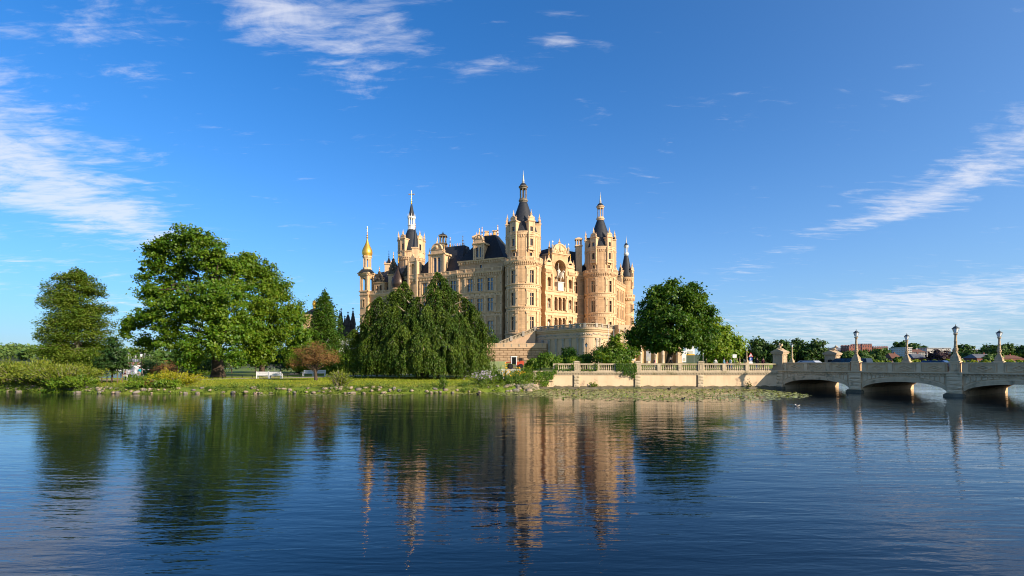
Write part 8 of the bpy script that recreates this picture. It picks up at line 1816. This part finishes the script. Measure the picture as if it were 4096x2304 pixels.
def road_signs():
    x, y = pxg(750.7, 76); t = thing('road_sign', (x, y, 2.33), 'post with triangular roadworks warning above a blue parking sign', 'road sign'); t.scale = (.6, .6, .62); K = pm('sign_pole', (.42, .43, .44), None, 3, .4, metallic=.6); WH = pm('sign_white', (.78, .78, .78), None, 3, .5); RD = pm('sign_red', (.55, .03, .03), None, 3, .5); BL = pm('sign_blue', (.01, .08, .42), None, 3, .5)
    mb = MB(); mb.tube([(0, 0, 0), (0, 0, 3.7)], .045, 8); mb.build('pole', [K], t); s = .62; zc = 3.05
    mb = MB(); a = [(-s, 0), (s, 0), (0, s * 1.72)]; mb.add([(q[0], -.06, zc + q[1]) for q in a] + [(q[0], -.08, zc + q[1]) for q in a], [(0, 1, 2), (5, 4, 3), (0, 3, 4, 1), (1, 4, 5, 2), (2, 5, 3, 0)]); wt = mb.build('warning_triangle', [RD], t)
    k = .68; c = s * 1.72 / 3; mb = MB(); b = [(q[0] * k, c + (q[1] - c) * k) for q in a]; mb.add([(q[0], -.085, zc + q[1]) for q in b], [(0, 1, 2)]); mb.build('white_field', [WH], wt)
    mb = MB(); mb.blobx((-.02, -.095, zc + .62), .05, 6, 0, (1, .2, 1)); mb.tube([(-.03, -.095, zc + .56), (.03, -.095, zc + .36)], .04, 5); mb.tube([(.03, -.095, zc + .36), (-.1, -.095, zc + .12)], .03, 5); mb.tube([(.03, -.095, zc + .36), (.1, -.095, zc + .12)], .03, 5); mb.tube([(-.02, -.095, zc + .52), (.14, -.095, zc + .28), (.24, -.095, zc + .14)], .022, 5); mb.blobx((.24, -.095, zc + .13), .06, 6, 0, (1.4, .2, .7)); mb.build('worker_symbol', [VOID], wt)
    mb = MB(); mb.box(-.36, .36, -.08, -.055, 2.2, 2.92); bs = mb.build('parking_sign', [BL], t)
    mb = MB(); mb.box(-.14, -.05, -.09, -.081, 2.32, 2.8); archring(mb, Fr((0, -.081), (1, 0)), -.05, .07, 2.645, .085, 0, .01, n=10, a0=-math.pi / 2, a1=math.pi / 2); mb.build('letter_p', [WH], bs)
    mb = MB(); mb.box(-.34, .34, -.075, -.055, 1.95, 2.16); mb.build('car_plate', [WH], t); mb = MB(); mb.box(-.46, .46, -.075, -.055, 1.4, 1.88); mb.build('text_plate', [WH], t)
    x, y = pxg(703, 84); t = thing('sign_post', (x, y, 2.33), 'tall grey sign post under the pale green tree', 'sign post'); mb = MB(); mb.tube([(0, 0, 0), (0, 0, 4.9)], .05, 8); mb.build('pole', [K], t); mb = MB(); mb.lathe((0, 0), [(.28, -.012), (.28, .012)], 20); o = link('round_sign', mb.mesh('round_sign', [K]), t, loc=(.1, .08, 3.9)); o.rotation_euler = (math.pi / 2, 0, 0)
    x, y = pxg(734.5, 90); t = thing('small_sign', (x, y, 2.33), 'small white plate on a post beside the far lamps', 'sign'); mb = MB(); mb.tube([(0, 0, 0), (0, 0, 2.6)], .03, 6); mb.build('pole', [K], t); mb = MB(); mb.box(-.35, .35, -.06, -.035, 1.9, 2.5); mb.build('plate', [WH], t)
    for px, w, z0, z1, lab, yel in ((632.5, 1.0, .4, 2.3, 'white notice board left of the portico columns', False), (648.5, 1.1, .3, 2.6, 'grey notice board with poster between the portico columns', False), (690, 2.2, 1.3, 3.4, 'large white board with yellow stripe right of the portico', True), (684, 1.0, 0, 2.6, 'pale board beside the portico end pier', False)):
        Y = 118 if px != 690 else 124; x, y = pxg(px, Y); zz_ = gz(x, y); t = thing('notice_board', (x, y, zz_), lab, 'notice board')
        for s_ in (-1, 1): mb = MB(); mb.tube([(s_ * w * .45, .05, -.2), (s_ * w * .45, .05, z1 + .9)], .04, 6); mb.build('post', [K], t)
        mb = MB(); mb.box(-w/2, w/2, -.05, 0, z0 + .9, z1 + .9); b_ = mb.build('panel', [WH if px != 648.5 else pm('board_grey', (.4, .4, .42), None, 2, .6)], t)
        mb = MB(); mb.box(-w * .3, w * .3, -.07, -.052, z0 + 1.2, z0 + 1.9); mb.build('poster', [pm('poster_tone', (.35, .4, .5), (.6, .5, .2), 3, .6)], b_)
        if yel: mb = MB(); mb.box(-w/2, w/2, -.07, -.052, z0 + .9, z0 + 1.15); mb.build('yellow_stripe', [pm('sign_yellow', (.8, .42, .01), None, 2, .5)], b_)
road_signs()
FP_ = pm('flagpole_white', (.75, .75, .74), None, 2, .4)
for i, px in enumerate((608.3, 613.8, 619.6, 624.8, 627.2)):
    x, y = pxg(px, 112); t = thing('flagpole', (x, y, gz(x, y)), ('leftmost', 'second', 'middle', 'fourth', 'rightmost')[i] + ' of the five bare white flagpoles before the terrace', 'flagpole', 'white flagpoles before the terrace')
    mb = MB(); mb.tube([(0, 0, -.2), (0, 0, 8.2)], [.07, .045], 8); mb.build('pole', [FP_], t); mb = MB(); mb.blobx((0, 0, 8.28), .09, 8); mb.build('ball', [FP_], t)
def loader():
    x, y = pxg(515.5, 112); z = gz(x, y); t = thing('wheel_loader', (x, y, z), 'red and white compact wheel loader parked below the retaining wall', 'loader', rz=math.pi + .15); RDP = pm('loader_red', (.42, .06, .025), (.36, .05, .02), 2, .4); GR = pm('loader_grey', (.12, .12, .12), None, 2, .6)
    mb = MB(); mb.taper((-1.0, 0), .85, .62, .75, 1.55, .88); mb.taper((-1.35, 0), .5, .6, 1.5, 1.75, .7); mb.build('engine_hood', [RDP], t)
    mb = MB(); mb.box(-1.6, 1.4, -.5, .5, .5, .78); mb.build('chassis', [GR], t)
    mb = MB()
    for a in (-.1, .95):
        for b in (-.55, .55): mb.box(a - .06, a + .06, b - .06, b + .06, .78, 2.55)
    mb.box(-.3, 1.1, -.68, .68, 2.55, 2.72); mb.build('cab_frame', [HULL], t)
    mb = MB(); mb.box(-.08, .93, -.58, .58, 1.0, 2.55); mb.build('cab_glass', [GLASS], t)
    for a in (-1.05, 1.15):
        for b in (-.68, .68):
            mb = MB(); mb.lathe((0, 0), [(.3, -.16), (.52, -.17), (.55, -.1), (.55, .1), (.52, .17), (.3, .16)], 18); w = link('wheel', mb.mesh('loader_tyre', [pm('rubber', (.015, .015, .016))]), t, loc=(a, b, .55)); w.rotation_euler = (math.pi / 2, 0, 0)
            mb = MB(); mb.lathe((0, 0), [(.02, -.12), (.3, -.1), (.3, .1), (.02, .12)], 10); link('rim', mb.mesh('loader_rim', [HULL]), w)
    for b in (-.4, .4): mb = MB(); mb.tube([(1.0, b, 1.5), (1.9, b, 1.4), (2.6, b, .7)], .1, 6); mb.build('lift_arm', [RDP], t)
    mb = MB(); mb.add([(2.5, -.85, .3), (3.3, -.85, .25), (2.55, -.85, 1.15), (2.5, .85, .3), (3.3, .85, .25), (2.55, .85, 1.15)], [(0, 1, 2), (5, 4, 3), (0, 3, 4, 1), (0, 2, 5, 3)]); mb.build('bucket', [RDP], t)
loader()
def barrier():
    x, y = pxg(509, 80); z = gz(x, y) + .05; t = thing('picket_barrier', (x, y, z), 'white picket barrier in front of the red loader', 'barrier', rz=.06); sl = MB(); sl.box(-.03, .03, -.02, .02, .08, 1.1); sm = sl.mesh('slat', [HULL])
    for k in range(26): link('slat', sm, t, loc=(-1.75 + k * .14, 0, 0))
    for h in (.08, 1.08): mb = MB(); mb.box(-1.82, 1.82, -.035, .035, h - .04, h + .04); mb.build('rail', [HULL], t)
    for a in (-1.8, 0, 1.8): mb = MB(); mb.box(a - .05, a + .05, -.25, .25, 0, .06); mb.box(a - .04, a + .04, -.045, .045, .06, 1.14); mb.build('foot', [HULL], t)
    x, y = pxg(494.5, 104); z = gz(x, y); t = thing('green_screen', (x, y, z), 'pale green mesh screen panels right of the weeping beech', 'screen fence'); GM = pm('green_mesh', (.30, .36, .18), (.24, .30, .14), .6, .8)
    for k in range(3):
        mb = MB(); mb.box(-2.2 + k * 1.5, -.75 + k * 1.5, -.02, .02, .1, 2.1); mb.build('panel', [GM], t)
    for k in range(4): mb = MB(); mb.tube([(-2.22 + k * 1.5, .03, -.1), (-2.22 + k * 1.5, .03, 2.2)], .035, 6); mb.build('post', [pm('grey_metal', (.3, .31, .32))], t)
barrier()
def duck(px, Y, rz, lab, body, head, s=1.0):
    x, y = pxg(px, Y); t = thing('duck', (x, y, 0), lab, 'duck', rz=rz)
    B = pm('duck_' + lab.split()[0], body, None, 4, .7); Hm = pm('duckhead_' + lab.split()[0], head, None, 4, .6)
    J = dict(a=(-.2 * s, 0, .08 * s, .05 * s), b=(0, 0, .08 * s, .13 * s), c=(.16 * s, 0, .09 * s, .1 * s), n=(.2 * s, 0, .2 * s, .05 * s), h=(.22 * s, 0, .3 * s, .06 * s), k=(.32 * s, 0, .28 * s, .02 * s), t=(-.3 * s, 0, .14 * s, .02 * s))
    skin_figure('body', J, [('b', 'a'), ('b', 'c'), ('c', 'n'), ('n', 'h'), ('h', 'k'), ('a', 't')], [B, Hm], t, [0, 0, 0, 1, 1, 0])
    mb = MB()
    for s_ in (-1, 1): mb.blobx((-.03 * s, s_ * .09 * s, .13 * s), .12 * s, 8, 0, (1.2, .35, .5))
    mb.build('wings', [Hm], t, smooth=True)
duck(796.8, 39.8, math.pi - .2, 'white-sided duck with dark head swimming on open water', (.7, .66, .6), (.02, .02, .02), .8)
duck(683, 46.8, .3, 'black coot at the front edge of the lily pads', (.02, .02, .022), (.015, .015, .015), .8); duck(478, 54.5, .2, 'dark duck near the stone bank by the asters', (.03, .025, .02), (.02, .02, .02), .8); duck(669, 64.8, .1, 'black duck resting against the quay footing', (.015, .015, .015), (.012, .012, .012), 1.0)
def wall_plant():
    x = 9.3 + 1.6
    fr_ = rgen(5); C = np.stack([px2x(594, QB) + fr_.normal(size=90) * .3, QB - .25 + fr_.normal(size=90) * .08, .35 + np.abs(fr_.normal(size=90)) * .25], 1)
    t = thing('wall_weed', (px2x(594, QB), QB - .25, .2), 'green weed growing out of the quay wall foot', 'plant', world=True); link('leaves', leaf_mesh('leaves', C, .13, PLANT, fr_, None, .5, .35), t)
    C = np.stack([px2x(748, QB) + fr_.normal(size=70) * .18, QB - .25 + fr_.normal(size=70) * .06, .3 + np.abs(fr_.normal(size=70)) * .4], 1)
    t = thing('wall_weed', (px2x(748, QB), QB - .25, .2), 'dark weed on the shaded end of the quay wall', 'plant', world=True); link('leaves', leaf_mesh('leaves', C, .11, CHEST, fr_, None, .5, .35), t)
wall_plant()
